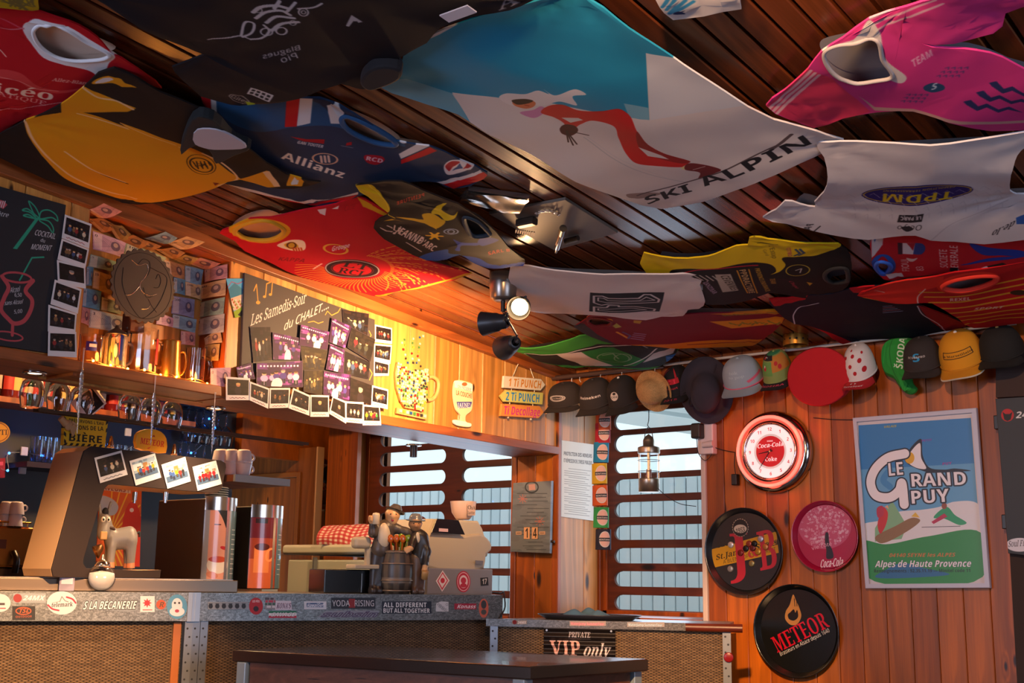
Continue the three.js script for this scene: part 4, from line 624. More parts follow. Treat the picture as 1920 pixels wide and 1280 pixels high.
// atlas of snapshot pictures; every cell shows people as loose patches of colour
const PH = { n: 0 };
const photoAtlas = (() => { const c = document.createElement('canvas'); c.width = c.height = 1024; PH.g = c.getContext('2d'); PH.g.fillStyle = '#222'; PH.g.fillRect(0, 0, 1024, 1024); const t = new THREE.CanvasTexture(c); t.colorSpace = THREE.SRGBColorSpace; t.magFilter = THREE.LinearFilter; printCount++; printPixels += 1 << 20; return t; })();
function photoCell(style) {
const k = PH.n++, x0 = (k % 8) * 128, y0 = Math.floor(k / 8) * 128, g = PH.g; g.save(); g.beginPath(); g.rect(x0, y0, 128, 128); g.clip(); g.translate(x0, y0);
const pick = (a) => a[Math.floor(rnd() * a.length)], skin = ['#d9a584', '#c98f6c', '#e3b79a', '#b97d5c'];
const S = { night: ['#140f12', ['#2a1d24', '#3a2420', '#1c2030'], ['#8a2a2a', '#c9b9a0', '#3b4f78', '#2a2a2e', '#7a5a3a', '#c9c4c8']], purple: ['#3a1a46', ['#7a3a9a', '#b05ac0', '#5a2a80'], ['#e8d8f0', '#c8b0e0', '#f4ecf6', '#4a3a90']], olive: ['#2a2416', ['#4a4024', '#3a2c18'], ['#5a5438', '#8a7a4a', '#3a3a34', '#2a2620']], coats: ['#1a1614', ['#2c2420'], ['#c4202c', '#d8b02c', '#3a4038', '#3aa040']], day: ['#9fb4c4', ['#dfe6ea', '#6a7c90', '#c8b8a0'], ['#3a5a9a', '#c8a020', '#2a2a30', '#b03030']], red: ['#b8c0c4', ['#e2ddd4', '#8a5a3a'], ['#c41a22', '#d02a30']], one: ['#18120f', ['#241a18'], ['#1a1a1e', '#2a2228']] }[style];
g.fillStyle = S[0]; g.fillRect(0, 0, 128, 128);
for (let i = 0; i < 26; i++) { g.fillStyle = pick(S[1]); g.globalAlpha = 0.7; g.fillRect(rr(-10, 120), rr(-10, style === 'day' || style === 'red' ? 60 : 118), rr(6, 34), rr(4, 24)); } g.globalAlpha = 1;
if (style === 'day' || style === 'red') { g.fillStyle = '#4a6486'; g.fillRect(0, 84, 128, 50); g.fillStyle = '#e8ebec'; g.fillRect(0, 20, 50, 44); g.fillStyle = '#a87a4a'; g.fillRect(56, 26, 24, 56); }
if (style === 'purple') for (let i = 0; i < 12; i++) { g.fillStyle = '#f0e0ff'; g.fillRect(10 + i * 9, 14 + i * 0.6, 5, 8); }
const n = style === 'one' ? 1 : 3 + Math.floor(rnd() * 4);
for (let i = 0; i < n; i++) { const x = style === 'one' ? 64 : 18 + 92 * (i + 0.5) / n + rr(-5, 5), y = rr(46, 62), r = style === 'one' ? 15 : rr(6, 8); g.fillStyle = pick(S[2]); g.beginPath(); g.ellipse(x, y + r * 2.9, r * 1.3, r * 2.2, 0, 0, 7); g.fill(); g.fillRect(x - r * 0.8, y + r * 3, r * 1.6, r * 4.5); g.fillStyle = '#22242c'; g.fillRect(x - r * 0.8, y + r * 5, r * 0.7, r * 3.4); g.fillRect(x + r * 0.1, y + r * 5, r * 0.7, r * 3.4); g.fillStyle = pick(skin); g.beginPath(); g.ellipse(x, y, r * 0.8, r, 0, 0, 7); g.fill(); g.fillStyle = pick(['#2a1a12', '#5a4026', '#c8a468', '#8a8480']); g.beginPath(); g.ellipse(x, y - r * 0.55, r * 0.85, r * 0.6, 0, 0, 7); g.fill(); }
if (style === 'purple') { g.fillStyle = 'rgba(255,246,255,0.92)'; g.beginPath(); g.ellipse(rr(40, 90), 112, 15, 34, 0.1, 0, 7); g.fill(); }
g.restore(); return [x0 / 1024, 1 - (y0 + 128) / 1024, 128 / 1024];
}
const photoMat = new THREE.MeshPhysicalMaterial({ map: photoAtlas, roughness: 0.55, specularIntensity: 0.5, side: THREE.DoubleSide }), paperMat = mat(0xd9d5d6, 0.55), inkRed = mat(0x9a2838, 0.7), inkBlack = mat(0x15151a, 0.7);
function quadGeo(P, c, off, cell) {
const v = c.map(([a, b]) => P.at(a, b, off)), g = new THREE.BufferGeometry(), [u, w, s] = cell ?? [0, 0, 1], e = 0.003;
const uv = [[u + e, w + s - e], [u + s - e, w + s - e], [u + s - e, w + e], [u + e, w + e]], pos = [], tu = [];
for (const k of [0, 3, 2, 0, 2, 1]) { pos.push(v[k].x, v[k].y, v[k].z); tu.push(...uv[k]); }
g.setAttribute('position', new THREE.Float32BufferAttribute(pos, 3)); g.setAttribute('uv', new THREE.Float32BufferAttribute(tu, 2)); g.computeVertexNormals(); return g;
}
function snapshot(name, label, group, P, quad, style, off, border, caption) {
const c = quad.map((p) => P.hit(...p, off)), L = (s, t) => [0, 1].map((k) => c[0][k] * (1 - s) * (1 - t) + c[1][k] * s * (1 - t) + c[2][k] * s * t + c[3][k] * (1 - s) * t);
const t = thing(name, label, 'photo', group);
const g = slab(c, 0.0012).applyMatrix4(P.frame(0, 0, off - 0.0012)); const pp = part('paper', g, border ? paperMat : mat(0x3a2c3c, 0.5), t);
const [l, tp, r, b] = border ?? [0.012, 0.012, 0.988, 0.988];
part('picture', quadGeo(P, [L(l, tp), L(r, tp), L(r, b), L(l, b)], off + 0.0006, photoCell(style)), photoMat, t);
if (caption) { const ps = []; for (let i = 0; i < 14; i++) ps.push(P.at(...L(0.14 + i * 0.052, 0.9 + 0.028 * Math.sin(i * 2.1) * (i % 3 ? 1 : 1.6)), off + 0.0008)); part('caption', tube(ps, 0.0007, 40, false, 4), caption === 'black' ? inkBlack : inkRed, pp); }
return t;
}
const INSTAX = [0.06, 0.09, 0.94, 0.78];
// cocktail blackboard
{
const t = thing('cocktail_blackboard', 'blackboard with green palm tree and red cocktail glass drawing', 'blackboard');
card(t, 'board', HEAD, [[-90, 324], [124, 384], [95, 662], [-90, 634]], 0, 0.012, '#1c1d24', (p) => {
const gr = '#1f9a78', rd = '#b5434a', wh = '#d8d8dc'; p.s = 1;
p.fill(gr, [[24, 466], [32, 467], [72, 412], [66, 410]]);
for (const l of [[[70, 411], [56, 398], [42, 394], [50, 391], [62, 399], [73, 410]], [[68, 410], [56, 384], [54, 377], [66, 388], [74, 408]], [[73, 408], [78, 396], [92, 394], [106, 404], [108, 414], [98, 408], [76, 410]], [[75, 411], [92, 415], [100, 428], [99, 436], [90, 424], [74, 413]], [[66, 410], [52, 402], [44, 404], [58, 408]]]) p.line(gr, 2.6, [...l, l[0]], true);
p.text('COCKTAIL', [64, 440], [103, 448], [66, 430], wh, 'italic 100px sans-serif'); p.text('du', [75, 452], [84, 455], [76, 446], wh, SITAL); p.text('MOMENT', [57, 467], [95, 470], [59, 457], wh, 'italic 100px sans-serif');
p.line(gr, 3, [[37, 525], [60, 483], [82, 482]]); p.ring(rd, 32, 520, 27, 9, 4, 0.12);
p.line(rd, 8, [[4, 518], [16, 538], [8, 558], [2, 580], [16, 598], [26, 606], [44, 602], [58, 580], [60, 562], [48, 545], [62, 526]], true); p.line(rd, 6, [[24, 606], [23, 628]]); p.ring(rd, 15, 630, 28, 8, 3, 0.15);
p.text('Alcool', [19, 549], [37, 546], [19, 539], wh, 'italic 100px sans-serif'); p.text('6,50', [27, 556], [41, 556], [27, 549], wh, LIGHT); p.text('sans Alcool', [8, 572], [42, 569], [9, 564], wh, 'italic 100px sans-serif'); p.text('5,00', [26, 588], [42, 586], [26, 581], wh, LIGHT);
p.text('mètre', [-16, 402], [15, 407], [-14, 394], wh, SITAL); p.fill(rd, [[0, 374], [8, 377], [14, 384], [6, 392], [-4, 386]]); for (let i = 0; i < 3; i++) p.line(wh, 1.5, [[2 + i * 4, 377], [-2 + i * 4, 389]]);
}, { rough: 0.75, scale: 1000, bevel: 0.001 });
}
[['three friends in a dark bar, topmost of the column', [[122, 402], [172, 420], [167, 466], [116, 446]]], ['three people clapping', [[116, 447], [167, 467], [160, 503], [108, 486]]], ['two people at a table', [[107, 487], [160, 500], [161, 541], [109, 532]]], ['a crowd with reddish lights', [[103, 524], [153, 542], [146, 588], [95, 570]]], ['a group behind a white cake', [[91, 571], [144, 588], [141, 626], [90, 621]]], ['six people leaning together, lowest of the column', [[91, 620], [143, 622], [144, 670], [90, 667]]]].forEach(([what, q], i) => snapshot('polaroid_photo', 'polaroid beside the cocktail blackboard showing ' + what, 'polaroids beside the cocktail board', HEAD, q, i === 2 ? 'one' : 'night', 0.016 - (i === 5 ? -0.003 : 0) + (i % 2) * 0.002, INSTAX, i ? null : 'red'));
// Saturday-night blackboard with its pictures
{
const t = thing('saturday_blackboard', 'blackboard headed Les Samedis-Soir du Chalet covered with photos', 'blackboard');
card(t, 'board', HEAD, [[459, 511], [703, 599], [700, 748], [452, 692]], 0, 0.012, '#35302f', (p) => {
const y = '#c8922a', w = '#e2d8d0'; p.ring(y, 484, 567, 4, 3.4); p.line(y, 2, [[484, 567], [481, 533], [476, 545]]); p.line(y, 2, [[498, 555], [500, 532], [511, 527], [509, 551]]); p.ring(y, 496, 556, 3, 2.4); p.ring(y, 507, 552, 3, 2.4);
p.text('Les Samedis-Soir', [469, 611], [573, 567], [470, 590], w, 'italic 100px serif'); p.text('du CHALET....', [531, 620], [617, 577], [532, 604], w, 'italic 100px sans-serif'); p.line(y, 1.4, [[610, 590], [614, 583], [622, 591], [634, 585], [638, 578]]); p.line(y, 1.4, [[578, 604], [588, 602], [597, 606], [606, 603]]); p.line(y, 1.4, [[692, 620], [696, 628], [690, 640]]); p.line(y, 1.4, [[692, 690], [698, 700], [693, 712]]);
}, { rough: 0.6, scale: 1100, bevel: 0.001 });
}
[['a man in a white shirt, portrait format', [[469, 612], [507, 612], [510, 675], [475, 680]], 'night'], ['a purple-lit group with a white glare', [[511, 622], [565, 634], [562, 675], [512, 674]], 'purple'], ['a pink crowd under a glitter ceiling', [[564, 608], [618, 622], [614, 656], [561, 647]], 'purple'], ['four people in olive light', [[563, 648], [615, 657], [607, 694], [568, 694]], 'olive'], ['a dancer in white beside a red ball', [[622, 595], [659, 612], [647, 653], [617, 641]], 'purple'], ['friends raising a flask, at the top corner', [[642, 580], [692, 588], [689, 629], [644, 606]], 'night'], ['three men in red, yellow and green coats', [[659, 614], [704, 636], [695, 678], [651, 651]], 'coats'], ['one pale dancer, tall and narrow', [[619, 644], [646, 655], [644, 700], [611, 692]], 'purple'], ['people in white with raised arms', [[646, 657], [694, 679], [691, 710], [644, 700]], 'night'], ['a wide purple party scene of five people', [[481, 680], [568, 676], [568, 726], [481, 724]], 'purple'], ['a woman with a white scarf', [[570, 694], [607, 693], [604, 741], [569, 734]], 'olive'], ['three people in purple shirts', [[607, 695], [658, 702], [656, 753], [606, 739]], 'purple'], ['a man in a red Santa hat', [[657, 707], [698, 722], [694, 757], [656, 753]], 'one'], ['a small magenta party picture beside the banknote', [[443, 689], [471, 679], [479, 711], [447, 709]], 'purple']].forEach(([what, q, s], i) => snapshot('photo_print', 'glossy photo on the Samedis-Soir board showing ' + what, 'photos on the Saturday board', HEAD, q, s, 0.0165 + (i * 7 % 5) * 0.0016));
[['a bald man in black', [[424, 706], [469, 709], [468, 750], [424, 750]], 'one'], ['three women in pink', [[469, 715], [505, 728], [503, 766], [468, 750]], 'night'], ['dancers under an orange lamp', [[506, 727], [544, 727], [542, 764], [505, 765]], 'night'], ['a person in a white hat, tilted', [[550, 727], [581, 741], [580, 779], [541, 765]], 'night'], ['one dancer with raised arm', [[582, 740], [617, 741], [617, 781], [582, 781]], 'one'], ['a face in profile, steeply tilted', [[624, 742], [648, 752], [649, 794], [617, 775]], 'one'], ['a person in patterned overalls', [[648, 752], [682, 754], [680, 794], [648, 791]], 'night'], ['two people in red and white, last in row', [[681, 758], [712, 761], [715, 797], [680, 797]], 'coats'], ['a couple in dark suits', [[698, 722], [728, 730], [727, 767], [696, 760]], 'night']].forEach(([what, q, s], i) => snapshot('polaroid_photo', 'captioned polaroid along the shelf beam showing ' + what, 'polaroids along the beam', HEAD, q, s, 0.0255 + (i % 2) * 0.002, INSTAX, 'red'));
[['orange and white dancers, uppermost of three', [[703, 608], [735, 615], [735, 645], [703, 641]], 'night'], ['a person in yellow in a crowd', [[702, 644], [735, 647], [732, 682], [700, 674]], 'night'], ['three people in black, lowest of three', [[701, 674], [730, 682], [729, 704], [701, 705]], 'night']].forEach(([what, q, s], i) => snapshot('polaroid_photo', 'polaroid beside the Saturday board: ' + what, 'polaroids beside the Saturday board', HEAD, q, s, 0.006 + i * 0.002, [0.06, 0.09, 0.94, 0.82]));
{ const t = describe(card(null, 'postcard', HEAD, [[424, 522], [459, 522], [459, 592], [441, 596]], 0.004, 0.001, '#4fa3cf', (p) => { p.fill('#3c7f9c', [[425, 545], [440, 530], [459, 545], [459, 560], [430, 560]]); p.fill('#cdb9a0', [[430, 560], [459, 550], [459, 578], [437, 582]]); for (let i = 0; i < 24; i++) p.fill(['#b5552f', '#e2d6c2', '#8aa04a'][i % 3], [[434 + i, 560 + (i * 7) % 16], [437 + i, 560 + (i * 7) % 16], [437 + i, 563 + (i * 7) % 16], [434 + i, 564 + (i * 7) % 16]]); p.fill('#8aa82c', [[438, 584], [459, 572], [459, 596], [441, 597]]); p.fill('#2a2620', [[446, 590], [458, 576], [459, 584], [452, 594]]); p.line('#b53a5a', 1, [[426, 540], [434, 528], [446, 532], [458, 526]]); }), 'colourful seaside postcard tucked beside the Saturday blackboard', 'postcard'); }
// banknotes in the niche
const noteTex = canvas(512, 512, (g) => {
const hues = ['#c9a0b4', '#8fae9a', '#7fa8c0', '#b59a5c', '#5f95b4', '#9aa07a', '#c98f88', '#b0b4ac', '#8a90b4', '#c7925c', '#cfae78', '#a0a8bc'];
hues.forEach((c, i) => { const x = (i % 3) * 170, y = Math.floor(i / 3) * 128; g.save(); g.beginPath(); g.rect(x, y, 170, 128); g.clip(); g.fillStyle = c; g.fillRect(x, y, 170, 128); g.strokeStyle = 'rgba(40,30,50,0.35)'; g.lineWidth = 1.2; for (let k = 0; k < 15; k++) { g.beginPath(); for (let s = 0; s <= 30; s++) g.lineTo(x + s * 5.8, y + 64 + Math.sin(s * 0.5 + k * 0.6) * (14 + k * 3)); g.stroke(); } g.fillStyle = 'rgba(250,240,225,0.45)'; g.fillRect(x + 6, y + 8, 40, 112); g.fillStyle = 'rgba(50,36,60,0.55)'; g.beginPath(); g.ellipse(x + 118, y + 62, 26, 36, 0, 0, 7); g.fill(); g.fillStyle = 'rgba(230,200,170,0.6)'; g.beginPath(); g.ellipse(x + 118, y + 54, 13, 17, 0, 0, 7); g.fill(); g.fillStyle = 'rgba(30,24,44,0.8)'; g.font = 'bold 26px serif'; g.fillText(['0', '5', '50', '10', '20', '100', '5', '1', '500', '20', '1000', '2'][i], x + 10, y + 34); g.restore(); });
});
const noteMat = new THREE.MeshPhysicalMaterial({ map: noteTex, roughness: 0.8, side: THREE.DoubleSide });
const NBACK = new Plane(V(NX, 0, 0), V(0, 0, -1), V(0, 1, 0)), NSIDE = new Plane(V(XH, 0, NZ1), V(1, 0, 0), V(0, 1, 0)), NTOP = new Plane(V(XH, corniceLow(-2.31) - KS * -2.31, 0), V(1, 0, 0), V(0, KS, 1));
let noteNo = 0;
const noteTint = ['lilac', 'green', 'pale blue', 'ochre', 'blue', 'olive', 'pink', 'grey', 'violet', 'orange', 'tan', 'slate'];
function note(P, q, kind, where) {
const c = q.map(([x, y]) => P.hit(x / 3.2, 320 + y / 3.2, 0.006)), i = kind % 12, u0 = (i % 3) * 170 / 512, v0 = 1 - (Math.floor(i / 3) + 1) * 128 / 512, g = new THREE.BufferGeometry(), pos = [], uv = [], N = 6, off = 0.003 + (noteNo % 4) * 0.0016, bow = 0.006 + 0.004 * ((noteNo * 7) % 5) / 5;
const at = (s, t) => P.at(...[0, 1].map((k) => c[0][k] * (1 - s) * (1 - t) + c[1][k] * s * (1 - t) + c[2][k] * s * t + c[3][k] * (1 - s) * t), off + bow * Math.sin(Math.PI * s) * (0.4 + 0.6 * t));
for (let a = 0; a < N; a++) for (let b = 0; b < 2; b++) for (const [s, t] of [[a / N, b / 2], [a / N, (b + 1) / 2], [(a + 1) / N, (b + 1) / 2], [a / N, b / 2], [(a + 1) / N, (b + 1) / 2], [(a + 1) / N, b / 2]]) { const w = at(s, t); pos.push(w.x, w.y, w.z); uv.push(u0 + s * 169 / 512, v0 + (1 - t) * 127 / 512); }
g.setAttribute('position', new THREE.Float32BufferAttribute(pos, 3)); g.setAttribute('uv', new THREE.Float32BufferAttribute(uv, 2)); g.computeVertexNormals();
const g2 = mergeVertices(g); g2.computeVertexNormals(); noteNo++;
describe(part('banknote', g2, noteMat), noteTint[i] + ' banknote stuck to the ' + where + ' of the mug niche', 'banknote', noteTint[i] + ' banknotes on the niche ' + where);
}
[[[560, 360], [760, 430], [740, 520], [560, 470], 0], [[545, 500], [700, 545], [690, 610], [530, 575], 1], [[520, 575], [562, 580], [550, 692], [515, 690], 4], [[560, 595], [690, 640], [680, 755], [550, 705], 3], [[490, 700], [612, 722], [600, 838], [478, 812], 4], [[612, 755], [745, 800], [725, 862], [605, 835], 5], [[468, 810], [542, 830], [532, 930], [460, 905], 6], [[540, 830], [775, 885], [755, 985], [530, 940], 7], [[985, 530], [1110, 570], [1110, 660], [1000, 620], 9], [[1112, 568], [1222, 595], [1205, 695], [1110, 665], 2], [[1042, 638], [1112, 655], [1110, 748], [1038, 732], 4], [[1110, 665], [1218, 690], [1208, 778], [1110, 748], 10], [[1042, 750], [1172, 772], [1166, 885], [1030, 855], 8], [[1038, 860], [1182, 892], [1172, 975], [1030, 938], 2], [[1085, 960], [1172, 972], [1170, 1050], [1082, 1042], 6], [[940, 850], [1040, 885], [1035, 940], [935, 920], 0], [[760, 430], [1000, 520], [990, 600], [740, 520], 5], [[690, 600], [840, 640], [830, 760], [680, 720], 3]].forEach((n) => note(NBACK, n.slice(0, 4), n[4], 'back board'));
[[[1225, 592], [1365, 560], [1365, 645], [1228, 670], 6], [[1180, 692], [1360, 650], [1355, 748], [1176, 782], 10], [[1184, 792], [1346, 756], [1336, 858], [1180, 884], 1], [[1180, 892], [1346, 856], [1340, 968], [1176, 992], 7], [[1225, 1005], [1322, 950], [1334, 1030], [1230, 1048], 10], [[1230, 1046], [1322, 1038], [1312, 1140], [1225, 1142], 3]].forEach((n) => note(NSIDE, n.slice(0, 4), n[4], 'side board'));
[[[520, 240], [622, 200], [732, 250], [590, 292], 6], [[516, 285], [610, 285], [710, 335], [610, 375], 9], [[640, 310], [735, 330], [800, 395], [700, 412], 3], [[690, 415], [800, 380], [900, 430], [800, 462], 9], [[860, 410], [992, 370], [1065, 408], [985, 445], 2], [[990, 432], [1120, 395], [1230, 430], [1075, 476], 10], [[930, 470], [1040, 458], [1112, 492], [1030, 532], 9], [[1030, 532], [1110, 500], [1192, 522], [1122, 562], 3], [[1120, 562], [1202, 525], [1322, 562], [1205, 592], 6], [[780, 430], [880, 420], [970, 455], [860, 480], 9]].forEach((n) => note(NTOP, n.slice(0, 4), n[4], 'ceiling board'));
note(HEAD, [[1262, 1185], [1385, 1180], [1380, 1310], [1262, 1310]], 0, 'pier outside');
// crown-cap shaped steel plaque with a wading bird
{
const P = new Plane(V(XH - 0.03, 0, 0), V(0, 0, -1), V(0, 1, 0)), [cx, cy] = P.hit(267, 536), R = (P.hit(267, 467)[1] - P.hit(267, 604)[1]) / 2, pts = [];
for (let i = 0; i < 210; i++) { const a = i / 210 * 2 * Math.PI; pts.push([cx + (R + 0.0035 * Math.sin(a * 30)) * Math.cos(a), cy + (R + 0.0035 * Math.sin(a * 30)) * Math.sin(a)]); }
const t = thing('steel_plaque', 'round toothed steel plaque with a wading bird cut in outline', 'plaque'); part('disc', slab(pts, 0.006, 0.001).applyMatrix4(P.frame(0, 0, 0)), mat(0x574d46, 0.5, 0.6), t);
const z = (l) => l.map(([x, y]) => P.point(x / 3.2, 320 + y / 3.2, 0.0065)), ln = (n, l, m) => part(n, tube(z(l), 0.0011, l.length * 6, false, 5), m, t), br = mat(0xc9bcb0, 0.25, 0.9), dk = mat(0x2a2320, 0.6, 0.4);
ln('bird_outline', [[790, 535], [830, 565], [880, 560], [890, 590], [870, 640], [840, 680], [850, 720], [900, 750], [940, 740]], br); ln('bird_outline', [[830, 560], [860, 530], [895, 545], [900, 590], [885, 630]], dk); ln('bird_outline', [[935, 650], [950, 620], [965, 660], [950, 700], [920, 700]], dk); ln('bird_outline', [[840, 690], [790, 740], [750, 745]], br); ln('bird_outline', [[860, 700], [880, 760], [930, 745]], dk); ln('bird_outline', [[890, 770], [910, 810], [940, 850]], dk); ln('bird_outline', [[850, 830], [890, 825], [900, 800]], br);
ln('shield_outline', [[740, 580], [735, 680], [770, 780], [820, 860], [850, 885], [920, 840], [980, 740], [1000, 640], [940, 600], [900, 580]], dk); const ring = []; for (let i = 0; i <= 60; i++) { const a = i / 60 * 2 * Math.PI; ring.push(P.at(cx + R * 0.9 * Math.cos(a), cy + R * 0.9 * Math.sin(a), 0.0062)); } part('rim_line', tube(ring, 0.0009, 120, false, 5), dk, t);
const b = P.at(cx, cy - R, 0); part('stand', box(0.05, 0.06, 0.05, b.x - 0.035, b.y + 0.0, b.z), mat(0x6a3b18, 0.6), t);
}
// drinking vessels on the beam
const clear = mat(0xfdf6ea, 0.03, 0, { transmission: 1, thickness: 0.004, ior: 1.45 }), gold = mat(0xc99246, 0.26, 0.9), amberGlass = clear;
function vesselAt(px, base) { const z = -HEAD.hit(px, base, -0.06)[0]; return [XH - 0.06, beamTop(z) + 0.001, z]; }
function wall(r0, r1, h, t) { return [[0, 0], [r0, 0], [r1, h], [r1 - t, h], [r0 - t, 0.008], [0, 0.008]]; }
{
const [x, y, z] = vesselAt(170, 670), t = thing('beer_glass', 'straight beer glass with a small blue square badge in the niche', 'glass'); part('bowl', lathe(wall(0.034, 0.038, 0.1, 0.003), 32, x, y, z), clear, t);
part('badge', planarUV(clean(new THREE.CylinderGeometry(0.0385, 0.0375, 0.03, 10, 1, true, 0.55, 0.9)), [0, 0, 1, 1]).translate(x, y + 0.06, z), mat(0x2a2f8a, 0.5), t); part('badge_text', box(0.001, 0.01, 0.022, 0, 0, 0).applyMatrix4(M4().makeRotationY(-0.42)).translate(x + 0.0355, y + 0.062, z + 0.0175), mat(0xd8d4e6, 0.6), t);
}
{
const [x, y, z] = vesselAt(214, 684), t = thing('beer_stein', 'painted ceramic stein with pewter lid in the niche', 'stein');
const p = canvas(512, 256, (g) => { g.fillStyle = '#9c8a7a'; g.fillRect(0, 0, 512, 256); for (let i = 0; i < 1600; i++) { g.fillStyle = ['#2a2a3a', '#c8b8a4', '#5a4a40'][i % 3]; g.fillRect(rnd() * 512, rnd() * 256, 3, 3); } for (let k = 0; k < 3; k++) { g.fillStyle = '#3a3f36'; g.beginPath(); g.ellipse(85 + k * 170, 128, 62, 96, 0, 0, 7); g.fill(); for (let i = 0; i < 40; i++) { g.fillStyle = ['#7a8a4a', '#b04a2c', '#c8a070', '#20386a', '#d8c8b0'][i % 5]; g.beginPath(); g.ellipse(85 + k * 170 + rr(-45, 45), 130 + rr(-75, 80), rr(4, 14), rr(6, 20), rr(0, 3), 0, 7); g.fill(); } g.fillStyle = '#1c2f86'; g.fillRect(112 + k * 170, 60, 24, 80); } g.fillStyle = '#2a2420'; g.fillRect(0, 0, 512, 16); g.fillRect(0, 240, 512, 16); });
part('body', lathe([[0, 0], [0.037, 0], [0.038, 0.008], [0.036, 0.016], [0.0365, 0.1], [0.034, 0.115], [0.03, 0.115], [0, 0.11]], 40, x, y, z), new THREE.MeshPhysicalMaterial({ map: p, roughness: 0.35, side: THREE.DoubleSide }), t);
part('lid', lathe([[0, 0.15], [0.006, 0.148], [0.008, 0.14], [0.02, 0.132], [0.034, 0.12], [0.036, 0.114], [0, 0.114]], 32, x, y, z), mat(0x6d655c, 0.4, 0.7), t); part('thumb_lift', tube([[x, y + 0.115, z - 0.036], [x, y + 0.14, z - 0.044], [x, y + 0.15, z - 0.036]], 0.005), mat(0x6d655c, 0.4, 0.7), t); part('handle', tube([[x, y + 0.1, z - 0.035], [x, y + 0.09, z - 0.062], [x, y + 0.04, z - 0.06], [x, y + 0.02, z - 0.035]], 0.006, 20), mat(0x8a7666, 0.4), t);
}
for (const [px, base, r, h, label, red] of [[266, 698, 0.045, 0.155, 'large dimpled glass mug with a red brand stripe in the niche', true], [364, 716, 0.034, 0.125, 'smaller plain glass mug at the side board of the niche', false]]) {
const [x, y, z] = vesselAt(px, base), t = thing('glass_mug', label, 'mug'), g = lathe(wall(r, r, h, 0.005), 40); const P = g.attributes.position; for (let i = 0; i < P.count; i++) { const a = Math.atan2(P.getZ(i), P.getX(i)), k = 1 + 0.025 * Math.cos(a * 10); P.setXYZ(i, P.getX(i) * k, P.getY(i), P.getZ(i) * k); } g.computeVertexNormals();
part('body', g.translate(x, y, z), clear, t); part('handle', tube([[x, y + h * 0.82, z - r], [x, y + h * 0.75, z - r - 0.025], [x, y + h * 0.3, z - r - 0.025], [x, y + h * 0.2, z - r]], 0.007, 24, false, 10), clear, t);
if (red) part('stripe', box(0.0012, 0.085, 0.012).applyMatrix4(M4().makeRotationY(0.5)).translate(x + r * 0.93, y + 0.08, z - r * 0.5), mat(0xb01c24, 0.5), t);
}
{
const [x, y, z] = vesselAt(316, 706), t = thing('gold_tankard', 'gold coloured metal tankard with a curled handle in the niche', 'tankard'); part('body', lathe([[0, 0], [0.04, 0], [0.041, 0.01], [0.038, 0.02], [0.033, 0.128], [0.035, 0.134], [0.032, 0.134], [0.035, 0.02], [0, 0.012]], 36, x, y, z), gold, t); part('handle', tube([[x, y + 0.1, z - 0.033], [x, y + 0.105, z - 0.055], [x, y + 0.07, z - 0.064], [x, y + 0.03, z - 0.052], [x, y + 0.02, z - 0.038]], 0.005, 24), gold, t);
}
// warm fairy lights at the feet of the mugs
{
const t = thing('string_lights', 'warm fairy lights strung along the feet of the mugs', 'lights'), w = [], warmBulb = mat(0xfff0d8, 0.4, 0, { emissive: 0xffa640, emissiveIntensity: 14 });
for (let i = 0; i <= 16; i++) { const z = NZ0 - 0.03 - 0.5 * i / 16, p = V(XH - 0.006 - 0.008 * (i % 2), beamTop(z) + 0.009 + 0.004 * Math.sin(i * 2), z); w.push(p); if (i % 2) part('lamp_bulb', new THREE.SphereGeometry(0.0042, 8, 6).translate(p.x, p.y, p.z), warmBulb, t); } part('wire', tube(w, 0.0012, 60, false, 5), mat(0x8a6a3a, 0.5), t);
for (const dz of [0.1, 0.28, 0.45]) { const l = new THREE.PointLight(0xff9a3c, 0.1, 0, 2); l.name = 'fairy_light'; l.position.set(XH + 0.004, beamTop(NZ0 - dz) + 0.02, NZ0 - dz); scene.add(l); }
}
